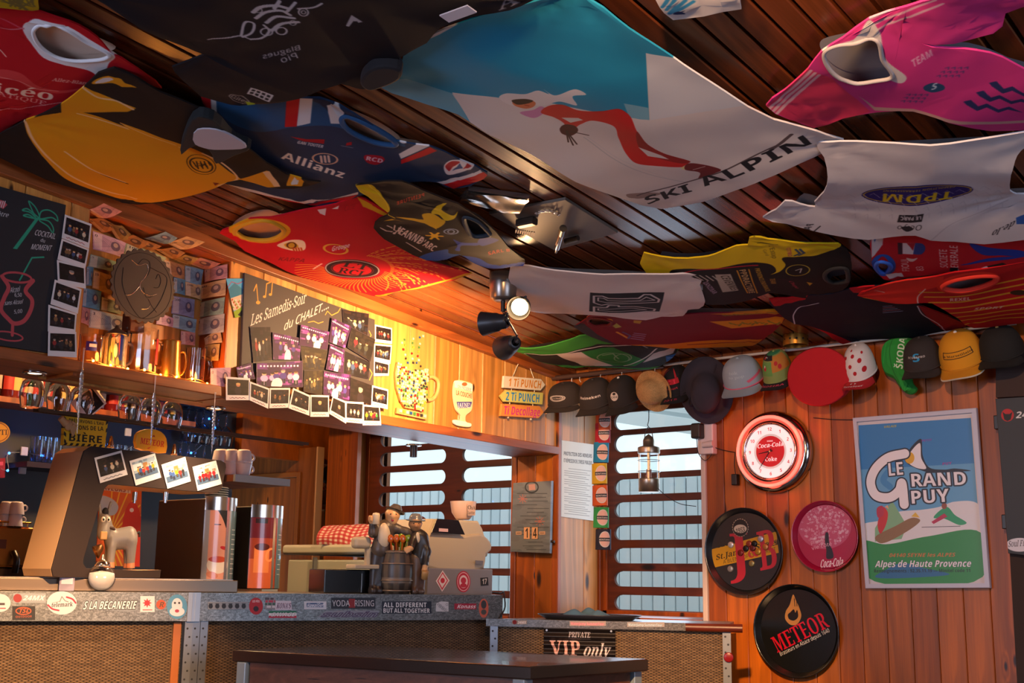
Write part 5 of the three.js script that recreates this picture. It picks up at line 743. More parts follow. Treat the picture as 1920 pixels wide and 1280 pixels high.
// pins laid out as a steaming cup
{
const Z = (x, y) => [700 + x / 4, 640 + y / 4], t = thing('pin_badge_cup', 'cup-shaped wooden board crowded with enamel pin badges', 'board'), wood = mat(0xc9975a, 0.6), H2 = (l) => l.map(([x, y]) => HEAD.hit(...Z(x, y), 0.014));
const body = H2([[185, 152], [215, 182], [290, 214], [350, 214], [410, 200], [412, 300], [400, 420], [370, 520], [240, 497], [205, 440], [178, 350], [168, 240]]); part('cup_board', slab(body, 0.012, 0.002).applyMatrix4(HEAD.frame(0, 0, 0.002)), wood, t);
const foot = H2([[182, 495], [406, 543], [402, 588], [178, 540]]); part('foot_board', slab(foot, 0.012, 0.002).applyMatrix4(HEAD.frame(0, 0, 0.002)), wood, t);
part('handle', tube([[410, 268], [450, 268], [484, 300], [482, 370], [446, 430], [402, 440]].map((p) => HEAD.point(...Z(...p), 0.01)), 0.0085, 40, false, 8), wood, t);
const cols = [0xd8d0c4, 0xb52f2a, 0x2a5a9a, 0xd8b040, 0x3a3a3a, 0x4a8a4a, 0xe8e4dc], bins = cols.map(() => []);
const inside = (p, poly) => { let c = false; for (let i = 0, j = poly.length - 1; i < poly.length; j = i++) if ((poly[i][1] > p[1]) !== (poly[j][1] > p[1]) && p[0] < (poly[j][0] - poly[i][0]) * (p[1] - poly[i][1]) / (poly[j][1] - poly[i][1]) + poly[i][0]) c = !c; return c; };
const bb = bounds(body); for (let a = bb[0]; a < bb[2]; a += 0.0115) for (let b = bb[1]; b < bb[3]; b += 0.0115) { const p = [a + rr(-0.003, 0.003), b + rr(-0.003, 0.003)]; if (inside(p, body)) { const k = Math.floor(rnd() * 7), g = rnd() < 0.5 ? new THREE.CylinderGeometry(0.0048, 0.0048, 0.003, 8).rotateX(Math.PI / 2) : new THREE.BoxGeometry(rr(0.007, 0.012), rr(0.006, 0.011), 0.003); bins[rnd() < 0.35 ? 0 : k].push(g.rotateZ(rr(-0.5, 0.5)).applyMatrix4(HEAD.frame(p[0], p[1], 0.0155))); } }
for (let i = 0; i < 8; i++) bins[(i * 3) % 7].push(box(0.014, 0.012, 0.004).applyMatrix4(HEAD.frame(...HEAD.hit(...Z(205 + i * 26, 520 + i * 5.6), 0.016), 0.0155)));
bins.forEach((b, i) => { if (b.length) part('pin_badges', b, mat(cols[i], 0.3, 0.3), t).userData.kind = 'stuff'; });
[[212, 10], [232, -12], [236, 30], [222, 60], [236, 100], [240, 128], [255, 160], [296, -20], [292, 12], [298, 44], [285, 90], [290, 130], [296, 160], [345, -30], [346, 18], [340, 45], [336, 76], [330, 110], [338, 140], [352, 186], [322, 160], [370, -40]].forEach(([x, y], i) => describe(part('pin_badge', (i % 3 ? cyl(0.005, 0.005, 0.003, 0, 0, 0, 9) : box(0.01, 0.003, 0.009, 0, 0.0015, 0)).applyMatrix4(HEAD.frame(...HEAD.hit(...Z(x, y)), 0.001).multiply(M4().makeRotationX(Math.PI / 2))), mat(cols[(i * 5) % 7], 0.3, 0.4)), 'small enamel pin rising like steam above the pin-badge cup', 'pin', 'steam pins above the cup'));
}
// cut-out beer glass sign
{
const t = thing('glass_shaped_sign', 'beer-glass-shaped sign reading On Preserve la Couche Jaune', 'sign');
card(t, 'sign_board', HEAD, [[855, 713], [875, 715], [886, 720], [886, 740], [887, 752], [884, 770], [874, 779], [874, 790], [884, 794], [884, 799], [870, 800], [852, 794], [851, 787], [864, 786], [864, 778], [856, 768], [851, 745], [851, 725]], 0.004, 0.01, '#e6cda0', (p) => {
p.fill('#f0e6d8', [[853, 712], [887, 720], [886, 734], [852, 726]]); p.ring('#b5612c', 871, 720, 5, 3.5); p.text('ON PRÉSERVE', [858, 727], [884, 734], [858, 721], '#6a5a56', LIGHT); p.text('LA COUCHE', [855, 740], [885, 747], [855, 731], '#cc4a14', SANS); p.fill('#2a2a86', [[856, 753], [885, 753], [882, 764], [859, 765]]); p.text('JAUNE!', [859, 764], [883, 764], [858, 755], '#e8e2ea', SERIF); p.fill('#f2ead8', [[850, 786], [884, 792], [884, 800], [850, 796]]);
}, { bevel: 0.002, scale: 2400, smooth: 3 });
}
// three arrow boards on cords
{
const t = thing('arrow_sign', 'three painted arrow boards for Ti Punch hung on a cord', 'sign'), rope = mat(0xd8c8a8, 0.9), Z = (x, y) => [820 + x / 8, 640 + y / 8];
const bd = (o, base, txt, A, B, H, c) => card(t, 'arrow_board', HEAD, o.map((p) => Z(...p)), 0.02, 0.012, base, (p) => p.text(txt, Z(...A), Z(...B), Z(...H), c, 'bold 100px sans-serif'), { bevel: 0.0015, scale: 2200 });
bd([[1003, 515], [1555, 562], [1622, 650], [1550, 735], [990, 692]], '#ded2bc', '1 Ti PUNCH', [1060, 668], [1558, 705], [1075, 550], '#c8801c'); bd([[1035, 728], [1590, 770], [1580, 945], [1010, 900], [948, 815]], '#ccc868', '2 Ti PUNCH', [1022, 880], [1535, 915], [1030, 755], '#1f7fc0'); bd([[972, 935], [1535, 968], [1600, 1062], [1520, 1150], [950, 1115]], '#dd8a3a', 'Ti Decollage', [990, 1090], [1540, 1122], [1005, 965], '#cc2a7a');
const R = (l, r = 0.0022) => part('cord', tube(l.map((p) => HEAD.point(...Z(...p), 0.026)), r, l.length * 8, false, 6), rope, t);
R([[1130, 525], [1240, 308], [1345, 315], [1445, 545]]); R([[1112, 690], [1112, 740]]); R([[1455, 720], [1455, 770]]); R([[1085, 895], [1085, 945]]); R([[1430, 925], [1432, 975]]); for (const p of [[1062, 1140], [1402, 1165]]) part('knot', new THREE.SphereGeometry(0.005, 10, 8).translate(...HEAD.point(...Z(...p), 0.026)), rope, t);
}
// recessed lamps in the shelf beam, glass icicles and the upside-down wine glasses
const under = (z) => beamTop(z) - 0.036;
[[65, 701, true], [404, 762, true], [776, 826, false]].forEach(([px, py, on], i) => {
const L = level(under(-2.5)), p = L.point(px, py); p.y = under(p.z);
const t = thing('downlight', on ? ['round chrome recessed lamp above the hanging wine glasses', 'round chrome recessed lamp beside the glittering icicle'][i] : 'chrome recessed lamp with a metal sleeve hanging below it', 'lamp');
part('ring', lathe([[0.022, -0.001], [0.034, 0], [0.036, -0.005], [0.03, -0.008], [0.022, -0.004]], 32, p.x, p.y, p.z), chrome, t);
part('lamp_lens', new THREE.CircleGeometry(0.023, 24).rotateX(Math.PI / 2).translate(p.x, p.y - 0.003, p.z), on ? mat(0xffffff, 0.4, 0, { emissive: 0xfff0dc, emissiveIntensity: 6 }) : mat(0x6a625a, 0.3, 0.5), t);
if (on) { const l = new THREE.SpotLight(0xffd2a0, 2.2, 0, 1.15, 0.8, 2); l.name = 'downlight_lamp'; l.position.set(p.x, p.y - 0.012, p.z); l.target.position.set(p.x + 0.05, 0, p.z); scene.add(l, l.target); } else part('sleeve', lathe([[0.014, 0], [0.016, 0], [0.016, -0.052], [0.014, -0.052], [0.014, 0]], 20, p.x, p.y - 0.004, p.z), mat(0x55504c, 0.3, 0.8), t);
});
[[158, 652, 146, 816, 'glass icicle hanging before the yellow Biere sign'], [292, 704, 286, 836, 'glass icicle hanging before the Meteor tap badge'], [404, 735, 397, 852, 'glittering glass icicle lit by the recessed lamp']].forEach(([x0, y0, x1, y1, label], i) => {
const a = HEAD.point(x0, y0, 0.018), b = HEAD.point(x1, y1, 0.018); b.x = a.x; b.z = a.z; const t = thing('glass_icicle', label, 'ornament'), h = a.y - b.y, top = a.y - h * 0.24;
part('thread', [rod([a.x, a.y, a.z - 0.002], [a.x, top, a.z], 0.0007, 5), rod([a.x, a.y, a.z + 0.002], [a.x, top, a.z], 0.0007, 5)], mat(0xd8d0c4, 0.6), t);
const pts = [[0, 0]]; for (let k = 1; k < 44; k++) { const s = k / 44; pts.push([0.0006 + (0.0072 * Math.pow(s, 0.9) * (s > 0.86 ? (1 - s) / 0.14 * 0.7 + 0.3 : 1)) * (0.86 + 0.14 * Math.cos(k * 1.9)), s * h * 0.76]); } pts.push([0.002, h * 0.765], [0, h * 0.77]);
part('icicle', lathe(pts, 14, a.x, b.y, a.z), mat(0xf4f0ea, 0.06, 0, { transmission: 0.9, thickness: 0.01, ior: 1.45 }), t);
});
const wineProfile = [[0.033, 0], [0.0342, 0.002], [0.040, 0.035], [0.0405, 0.055], [0.034, 0.085], [0.016, 0.106], [0.005, 0.115], [0.0042, 0.18], [0.03, 0.187], [0.031, 0.19], [0, 0.19], [0, 0.112], [0.0145, 0.1035], [0.0325, 0.083], [0.039, 0.055], [0.0385, 0.035], [0.0325, 0.001]];
{
const P = new Plane(V(XH - 0.42, 0, 0), V(0, 0, -1), V(0, 1, 0)), master = lathe(wineProfile, 28), wineGlass = mat(0xfafaff, 0.02, 0, { transmission: 1, thickness: 0.0015, ior: 1.45 });
[[58, 764], [108, 772], [150, 778], [241, 790], [280, 797], [320, 803]].forEach(([x, y], i) => { const p = P.point(x, y), m = part('wine_glass', master, wineGlass); m.position.copy(p); describe(m, 'stemmed wine glass hanging upside down under the shelf beam', 'glass', 'wine glasses hanging under the beam'); });
const a = P.at(2.3, under(-2.3) - 0.028), rail = thing('glass_rack', 'dark rails under the beam that hold the wine glasses', 'rack'); for (const d of [-0.016, 0.016]) part('rail', box(0.006, 0.012, 1.2, a.x + d, 1.735, -2.75), mat(0x4a3a2a, 0.4, 0.4), rail);
}
// ------------------------------------------------------------------ triple spot lamp
{
const fit = thing('spot_fixture', 'triple black spot lamp on a grey ceiling mount, one bulb shining outwards', 'lamp'), top = CEIL.point(944, 512, 0);
part('mount', lathe([[0, 0], [0.05, 0], [0.05, -0.035], [0.046, -0.09], [0.03, -0.1], [0, -0.1]].reverse(), 32, top.x, top.y - 0.002, top.z), mat(0x8a8078, 0.28, 0.8), fit);
const hub = V(top.x, top.y - 0.14, top.z); part('stem', rod([top.x, top.y - 0.09, top.z], hub, 0.008), lampBlack, fit);
const dep = (px, py, d) => depthPoint(px, py, d), D = hub.clone().sub(camera.position).dot(V(0, 0, -1).applyQuaternion(camera.quaternion));
const heads = [[dep(972, 578, D - 0.03), V(-1.35, 1.0, -0.9), 3, 0.95, 1, 9], [dep(905, 607, D + 0.02), HEAD.point(620, 640, 0), 4, 1.1, 1, 5], [dep(944, 652, D + 0.02), HEAD.point(800, 720, 0), 6.2, 1.05, 1, 5]];
heads.forEach(([m, aim, cd, cone, pen, lit]) => { spotHead(fit, m, aim, 0xffc48a, cd, cone, pen, lit); const d = aim.clone().sub(m).normalize(), tail = m.clone().addScaledVector(d, -0.085); part('bracket', [rod(hub, tail.clone().add(V(0.03, 0.02, 0.02)), 0.004, 8), rod(tail.clone().add(V(0.03, 0.02, 0.02)), tail, 0.004, 8)], lampBlack, fit); part('wing_screw', new THREE.SphereGeometry(0.007, 10, 8).translate(tail.x + 0.026, tail.y, tail.z + 0.016), lampBlack, fit); });
}
{ // the same kind of fitting nearer to the guests, over the aisle
const fit = thing('spot_fixture', 'triple black spot lamp on the ceiling over the aisle', 'lamp'), top = V(-0.85, ceilY(-1.05), -1.05); part('mount', lathe([[0, -0.1], [0.03, -0.1], [0.046, -0.09], [0.05, -0.035], [0.05, 0], [0, 0]], 32, top.x, top.y - 0.002, top.z), mat(0x8a8078, 0.28, 0.8), fit);
[[V(-0.1, -0.16, -0.04), V(-3.72, 0.8, -2.15), 60, 0.24], [V(0.0, -0.18, -0.1), V(-2.4, 0.8, -4.1), 50, 0.2], [V(0.09, -0.16, -0.05), V(-1.9, 1.3, ZB), 12, 0.8]].forEach(([d, aim, cd, cone]) => { const m = top.clone().add(d); spotHead(fit, m, aim, 0xffc48a, cd, cone, 0.6, 5); part('bracket', rod(top.clone().add(V(0, -0.09, 0)), m.clone().addScaledVector(aim.clone().sub(m).normalize(), -0.085), 0.004, 8), lampBlack, fit); });
}
// ------------------------------------------------------------------ rail and hats
{
const r = thing('hat_rail', 'brown and white rail under the ceiling that carries the hats', 'rail');
part('brown_rod', rod(WALL.point(1036, 709, 0.05), WALL.point(1245, 685, 0.05), 0.011), mat(0x4a3226, 0.5), r); part('white_rod', rod(WALL.point(1245, 684, 0.05), WALL.point(1905, 606, 0.05), 0.006), mat(0xc9bdb0, 0.5), r);
for (const x of [1072, 1087, 1126, 1166, 1228, 1280, 1330, 1400, 1467, 1545, 1620, 1680, 1738, 1812]) part('hook', tube([WALL.point(x, 713 - (x - 1036) * 0.119, 0.06), WALL.point(x, 719 - (x - 1036) * 0.119, 0.07), WALL.point(x + 2, 722 - (x - 1036) * 0.119, 0.062)], 0.002, 10, false, 5), mat(0xd8d0c8, 0.4), r);
}
function fitBox(geos, P, x0, y0, x1, y1, off, zScale) {      // size a hat, built about its own origin, to its surveyed width and height
const all = new THREE.Box3(); geos.forEach((g) => { g.computeBoundingBox(); all.union(g.boundingBox); });
const a = P.hit(x0, y1, off), b = P.hit(x1, y0, off), sx = (b[0] - a[0]) / (all.max.x - all.min.x), sy = (b[1] - a[1]) / (all.max.y - all.min.y), m = P.frame((a[0] + b[0]) / 2, (a[1] + b[1]) / 2, off - 0.03).multiply(M4().makeScale(sx, sy, zScale ?? sx)).multiply(M4().makeTranslation(-(all.min.x + all.max.x) / 2, -(all.min.y + all.max.y) / 2, -all.min.z));
geos.forEach((g) => g.applyMatrix4(m));
}
function capGeos(tilt, roll, brimLen = 0.078, yaw = 0) {
const N = 40, K = 14, pos = [], uv = [], idx = []; for (let j = 0; j <= K; j++) for (let i = 0; i <= N; i++) { const u = i / N, v = j / K, a = 2 * Math.PI * (u - 0.5), r = Math.pow(Math.cos(v * Math.PI / 2), 0.62), seam = 1 - 0.012 * Math.pow(Math.abs(Math.cos(a * 3)), 30); pos.push(0.083 * r * Math.sin(a) * seam, 0.118 * Math.sin(v * Math.PI / 2), 0.098 * r * Math.cos(a) * seam); uv.push(u, v); }
for (let j = 0; j < K; j++) for (let i = 0; i < N; i++) { const a = j * (N + 1) + i; idx.push(a, a + 1, a + N + 2, a, a + N + 2, a + N + 1); }
const crown = new THREE.BufferGeometry(); crown.setAttribute('position', new THREE.Float32BufferAttribute(pos, 3)); crown.setAttribute('uv', new THREE.Float32BufferAttribute(uv, 2)); crown.setIndex(idx); crown.computeVertexNormals();
const bp = [], bu = [], bi = [], A = 20, B = 6; for (const side of [0, 1]) for (let j = 0; j <= B; j++) for (let i = 0; i <= A; i++) { const s = i / A * 2 - 1, a = s * 1.15, t = j / B, len = brimLen * Math.pow(Math.max(0, 1 - Math.pow(Math.abs(s), 2.4)), 0.6); const x = 0.083 * Math.sin(a) * (1 + 0.1 * t), z = 0.098 * Math.cos(a) + len * t; bp.push(x, -0.004 - 0.03 * Math.pow(x / 0.083, 2) * (0.3 + 0.7 * t) - side * 0.003 + 0.004, z); bu.push(i / A, 1 - t); }
for (const s of [0, 1]) for (let j = 0; j < B; j++) for (let i = 0; i < A; i++) { const a = s * (A + 1) * (B + 1) + j * (A + 1) + i; s ? bi.push(a, a + A + 2, a + 1, a, a + A + 1, a + A + 2) : bi.push(a, a + 1, a + A + 2, a, a + A + 2, a + A + 1); }
const brim = new THREE.BufferGeometry(); brim.setAttribute('position', new THREE.Float32BufferAttribute(bp, 3)); brim.setAttribute('uv', new THREE.Float32BufferAttribute(bu, 2)); brim.setIndex(bi); brim.computeVertexNormals();
const button = new THREE.SphereGeometry(0.007, 10, 6).translate(0, 0.118, 0), band = new THREE.TorusGeometry(0.09, 0.004, 6, 40).rotateX(Math.PI / 2).scale(0.92, 1, 1.08);
const out = [crown, brim, button, band]; out.forEach((g) => g.applyMatrix4(M4().makeRotationZ(roll).multiply(M4().makeRotationX(tilt)).multiply(M4().makeRotationY(yaw)))); return out;
}
function cap(label, box4, o) {
const t = thing(o.name ?? 'baseball_cap', label, 'cap', 'hats along the rail'), g = capGeos(o.tilt ?? 0.62, o.roll ?? 0, o.brim ?? 0.08, o.yaw ?? 0); fitBox(g, WALL, ...box4, o.off ?? 0.05, o.z ?? 0.75);
const tex = o.draw ? canvas(512, 256, (c, w, h) => { c.fillStyle = o.color; c.fillRect(0, 0, w, h); c.textAlign = 'center'; o.draw(c); }) : null, rough = 0.9;
part('crown', g[0], new THREE.MeshPhysicalMaterial({ color: tex ? 0xffffff : o.color, map: tex, roughness: rough, side: THREE.DoubleSide }), t);
const bt = o.brimDraw ? canvas(256, 128, (c) => { c.fillStyle = o.brimColor ?? o.color; c.fillRect(0, 0, 256, 128); c.textAlign = 'center'; o.brimDraw(c); }) : null;
part('brim', g[1], new THREE.MeshPhysicalMaterial({ color: bt ? 0xffffff : (o.brimColor ?? o.color), map: bt, roughness: rough, side: THREE.DoubleSide }), t);
part('button', g[2], mat(o.button ?? o.color, 0.7), t); part('sweatband', g[3], mat(o.bandColor ?? o.color, 0.9), t); return t;
}
const txt = (c, s, x, y, font, color, rot = 0, w) => { c.save(); c.translate(x, y); c.rotate(rot); c.font = font; c.fillStyle = color; c.fillText(s, 0, 0, w); c.restore(); };
cap('black cap with a white leaf-shaped Le Chalet badge', [1040, 714, 1103, 784], { color: '#2a211d', tilt: 0.5, roll: -0.06, draw(c) { c.strokeStyle = '#c9beb4'; c.lineWidth = 4; c.beginPath(); c.ellipse(256, 178, 42, 26, 0.05, 0, 7); c.stroke(); c.beginPath(); c.ellipse(256, 178, 34, 19, 0.05, 0, 7); c.stroke(); txt(c, 'Le Chalet', 256, 184, 'italic bold 15px serif', '#c9beb4'); } });
cap('black cap with white Heineken lettering and a red star', [1099, 706, 1160, 790], { color: '#292220', tilt: 0.5, draw(c) { txt(c, 'Heineken', 262, 186, 'bold 26px sans-serif', '#d0c6be'); txt(c, '★', 208, 186, '22px sans-serif', '#c0392b'); } });
cap('black cap with a round pale CO2 emblem and light brim edge', [1152, 702, 1208, 789], { color: '#231d1b', tilt: 0.55, roll: 0.05, button: 0xd8d0c8, draw(c) { c.fillStyle = '#c4b8ac'; c.beginPath(); c.ellipse(250, 170, 24, 34, 0, 0, 7); c.fill(); c.fillStyle = '#2a2320'; c.beginPath(); c.arc(252, 152, 10, 0, 7); c.fill(); txt(c, 'CO2', 250, 184, 'bold 20px sans-serif', '#2a2320'); } });
cap('black and red RC cap with a year on the brim', [1257, 684, 1305, 768], { color: '#171314', brimColor: '#171314', tilt: 0.55, off: 0.04, draw(c) { c.fillStyle = '#b01c26'; c.fillRect(180, 20, 14, 236); c.fillRect(300, 0, 14, 120); c.fillRect(200, 122, 120, 46); txt(c, 'RC I', 258, 164, 'bold 44px sans-serif', '#e0344a'); c.fillStyle = '#b01c26'; txt(c, 'Le Court', 258, 206, 'bold 22px sans-serif', '#c02a36'); }, brimDraw(c) { txt(c, '2015', 140, 80, 'bold 44px monospace', '#c02a4a', -0.2); } });
cap('grey-blue cap with pink strap and pink brim underside', [1366, 664, 1438, 757], { color: '#8e9aa4', brimColor: '#8a97a2', tilt: 0.6, roll: 0.02, bandColor: 0xc45a70, draw(c) { txt(c, 'tok', 250, 150, '30px serif', '#aab4ba'); txt(c, 'to pop', 262, 182, '24px serif', '#aab4ba'); c.fillStyle = '#c4566e'; c.save(); c.translate(300, 214); c.rotate(-0.35); c.fillRect(0, 0, 90, 18); c.restore(); } });
cap('colourful patchwork cap with Madeira on its brim', [1443, 654, 1492, 744], { color: '#7d8a4a', brimColor: '#1c1416', tilt: 0.5, off: 0.04, draw(c) { c.fillStyle = '#b5722a'; c.fillRect(262, 60, 130, 130); c.fillStyle = '#1f1a1c'; c.fillRect(130, 40, 150, 60); c.fillStyle = '#2f7a4e'; c.fillRect(90, 0, 350, 44); c.fillStyle = '#5f8a44'; c.fillRect(160, 110, 110, 100); c.fillStyle = '#b02a2a'; for (const [x, y] of [[220, 160], [300, 130], [320, 160], [200, 74]]) { c.beginPath(); c.ellipse(x, y, 12, 18, 0, 0, 7); c.fill(); } c.fillStyle = '#d8cfc4'; c.fillRect(196, 66, 34, 6); c.fillRect(212, 138, 10, 18); }, brimDraw(c) { txt(c, 'MADEIRA', 128, 72, 'bold 44px sans-serif', '#c83a5a'); } });
cap('white cap with red polka dots and red Carrefour brim', [1594, 642, 1648, 743], { color: '#cfc6c4', brimColor: '#a8141e', tilt: 0.5, draw(c) { c.fillStyle = '#a8141e'; for (const [x, y, r] of [[200, 120, 14], [258, 100, 16], [300, 140, 16], [240, 170, 13], [200, 200, 17], [316, 200, 17], [264, 212, 12], [180, 160, 10], [330, 90, 12], [240, 50, 12]]) { c.beginPath(); c.ellipse(x, y, r * 0.8, r, 0.2, 0, 7); c.fill(); } }, brimDraw(c) { c.fillStyle = '#d8ccd0'; c.beginPath(); c.moveTo(104, 40); c.lineTo(120, 24); c.lineTo(116, 56); c.fill(); c.beginPath(); c.moveTo(150, 40); c.lineTo(134, 24); c.lineTo(138, 56); c.fill(); txt(c, 'Carrefour', 128, 96, 'bold 30px sans-serif', '#d8ccd0'); } });
cap('dark grey cap with a light blue S emblem', [1704, 629, 1773, 724], { color: '#2b2422', tilt: 0.45, draw(c) { txt(c, 'S', 256, 196, 'bold 72px sans-serif', '#2a86b4'); txt(c, 'SCUBAPRO', 256, 176, 'bold 18px sans-serif', '#b4aca8', 0, 84); } });
cap('yellow cap with a white brim edge and a dark name plate', [1771, 614, 1852, 727], { color: '#c8860f', brimColor: '#c8860f', button: 0xd8d0c0, bandColor: 0xb5780c, tilt: 0.55, roll: 0.08, draw(c) { c.strokeStyle = '#2a1c0c'; c.lineWidth = 4; c.save(); c.translate(262, 172); c.rotate(-0.06); c.strokeRect(-62, -20, 124, 38); c.restore(); txt(c, 'la Marseillaise', 262, 180, 'bold 18px serif', '#2a1c0c', -0.06); }, brimDraw(c) { c.strokeStyle = '#d8d0c0'; c.lineWidth = 12; c.strokeRect(-20, -40, 296, 164); } });
cap('plain black cap at the wall panel end of the rail', [1844, 608, 1925, 706], { color: '#14110f', tilt: 0.5, off: 0.04, button: 0xa07a40 });
{ // the soft green hat
const t = thing('green_hat', 'bright green bob hat lettered Skoda in white', 'hat', 'hats along the rail');
card(t, 'crown', WALL, [[1648, 648], [1660, 634], [1680, 629], [1700, 631], [1712, 634], [1705, 660], [1702, 690], [1704, 715], [1712, 726], [1706, 735], [1695, 736], [1680, 722], [1670, 708], [1655, 700], [1647, 682]], 0.01, 0.085, '#1f8a30', (p) => { p.text('ŠKODA', [1691, 692], [1697, 632], [1679, 690], '#c8dcc8', SANS); p.line('#176e26', 2, [[1672, 632], [1668, 660], [1676, 700], [1690, 726]], true); p.line('#25a23c', 2, [[1660, 640], [1655, 680]], true); }, { bevel: 0.035, smooth: 4, rough: 0.85 });
}
function latheHat(name, label, profile, box4, tiltX, tiltY, color, parts, off = 0.05, texture) {
const t = thing(name, label, 'hat', 'hats along the rail'), g = [lathe(profile, 48).rotateX(Math.PI / 2), ...parts.map((p) => p.rotateX(Math.PI / 2))]; g.forEach((q) => q.applyMatrix4(M4().makeRotationY(tiltY).multiply(M4().makeRotationX(tiltX)))); fitBox(g, WALL, ...box4, off);
part('hat_body', g[0], mat(color, 0.9, 0, texture ?? {}), t); return [t, g];
}
const weave = dataMap(128, 128, (x, y) => { const a = (Math.floor(x / 8) + Math.floor(y / 8)) % 2, n = 0.6 + 0.3 * hash(Math.floor(x / 4), Math.floor(y / 4)) + 0.1 * a; return [n * 255, n * 250, n * 240]; }); weave.repeat.set(10, 5);
latheHat('straw_hat', 'small natural straw hat with rolled brim', [[0, 0.07], [0.03, 0.068], [0.05, 0.055], [0.056, 0.03], [0.058, 0.01], [0.075, 0.004], [0.092, 0.012], [0.093, 0.009], [0.075, 0.0], [0.055, 0.004]], [1192, 693, 1266, 774], 0.35, -0.25, 0xe0b274, [], 0.12, { map: weave });
{ const [t, g] = latheHat('felt_hat', 'dark grey floppy felt hat with upturned brim', [[0, 0.1], [0.04, 0.097], [0.062, 0.08], [0.068, 0.03], [0.072, 0.008], [0.1, 0.0], [0.122, 0.018], [0.124, 0.014], [0.1, -0.005], [0.07, 0.002]], [1291, 669, 1374, 797], 0.45, 0.35, 0x2d2731, [], 0.06); part('hat_band', tube(Array.from({ length: 12 }, (_, i) => { const p = WALL.point(1318 + 26 * Math.cos(i / 11 * 3.4 + 0.2), 716 + 44 * Math.sin(i / 11 * 3.4 - 0.9), 0.1); return p; }), 0.003, 40, false, 5), mat(0x241e28, 0.9), t); }
latheHat('red_drum_hat', 'large flat red drum-shaped hat', [[0, 0.062], [0.126, 0.06], [0.134, 0.054], [0.118, 0.004], [0.11, 0.0], [0, 0.0]], [1484, 648, 1606, 768], 0.12, -0.1, 0xb20f1c, [], 0.09);
{ const c = WALL.point(1492, 648, 0.14), t = thing('brass_lantern_can', 'brass can pierced with round holes hung at the ceiling', 'lantern'), m = mat(0xa8762e, 0.35, 0.8); part('can', lathe([[0.048, 0], [0.05, 0.002], [0.05, 0.09], [0.048, 0.09], [0.048, 0]], 36, c.x, c.y, c.z), m, t); for (let r = 0; r < 3; r++) for (let i = 0; i < 12; i++) { const a = (i + r * 0.5) / 12 * 2 * Math.PI; part('hole', new THREE.CircleGeometry(0.0042, 10).translate(0, 0, 0.0505).rotateY(a).translate(c.x, c.y + 0.022 + r * 0.022, c.z), mat(0x1a0f08, 0.9), t); } part('bulb_socket', cyl(0.018, 0.018, 0.05, c.x, c.y + 0.04, c.z), mat(0x3a2a1c, 0.6), t); part('hanger', rod([c.x, c.y + 0.09, c.z], [c.x, ceilY(c.z), c.z], 0.003), mat(0x2a2018, 0.6), t); }
// ------------------------------------------------------------------ clock
{
const [a, b] = WALL.hit(1455, 848), R = 0.166, t = thing('neon_clock', 'round chrome clock with a glowing red neon ring', 'clock'), F = (z) => WALL.frame(a, b, z), L = (p) => lathe(p, 64).rotateX(Math.PI / 2);
part('case', L([[0, 0], [R - 0.012, 0], [R, 0.008], [R, 0.03], [R - 0.006, 0.042], [R - 0.02, 0.05], [R - 0.03, 0.046], [0.12, 0.046], [0.118, 0.06], [0.112, 0.064], [0.108, 0.06], [0.108, 0.05], [0, 0.05]]).applyMatrix4(F(0)), mat(0xb8b4b2, 0.12, 1), t);
part('neon_tube', new THREE.TorusGeometry(0.139, 0.007, 14, 80).applyMatrix4(F(0.064)), mat(0xffb0a0, 0.3, 0, { emissive: 0xff6450, emissiveIntensity: 1.15 }), t);
const face = canvas(512, 512, (g) => { g.fillStyle = '#f2f0f0'; g.fillRect(0, 0, 512, 512); g.fillStyle = '#b9bcb8'; g.beginPath(); g.arc(256, 256, 168, 0, 7); g.fill(); g.fillStyle = '#a8121e'; g.beginPath(); g.arc(256, 256, 148, 0, 7); g.fill(); g.textAlign = 'center'; g.textBaseline = 'middle'; for (let i = 1; i <= 12; i++) { const q = i * Math.PI / 6; txt(g, String(i), 256 + 214 * Math.sin(q), 256 - 214 * Math.cos(q), 'bold 44px sans-serif', '#b0323a'); } txt(g, 'DRINK', 256, 156, 'bold 20px sans-serif', '#e8d8d8'); txt(g, 'Coca-Cola', 256, 196, 'italic bold 56px serif', '#f2e6e6', -0.04); txt(g, 'Coke', 262, 332, 'bold 52px serif', '#f2e6e6'); });
part('clock_face_light', new THREE.CircleGeometry(0.108, 64).applyMatrix4(F(0.0525)), new THREE.MeshPhysicalMaterial({ map: face, roughness: 0.3, emissive: 0xffffff, emissiveMap: face, emissiveIntensity: 0.4, side: THREE.DoubleSide }), t);
const hand = (ang, l, w) => part('hand', slab([[-w, -0.012], [w, -0.012], [w * 0.4, l], [-w * 0.4, l]], 0.0015).rotateZ(-ang).applyMatrix4(F(0.056)), inkBlack, t); hand(4.55, 0.05, 0.0028); hand(3.75, 0.085, 0.002); part('hub', cyl(0.004, 0.004, 0.004).rotateX(Math.PI / 2).applyMatrix4(F(0.055)), chrome, t);
for (const k of [0, 1, 2]) { const q = k * 2.094 + 0.5, l = new THREE.PointLight(0xff4030, 0.03, 0, 2); l.name = 'neon_light'; l.position.copy(WALL.at(a + 0.139 * Math.cos(q), b + 0.139 * Math.sin(q), 0.085)); l.shadow.radius = 2; scene.add(l); }
}
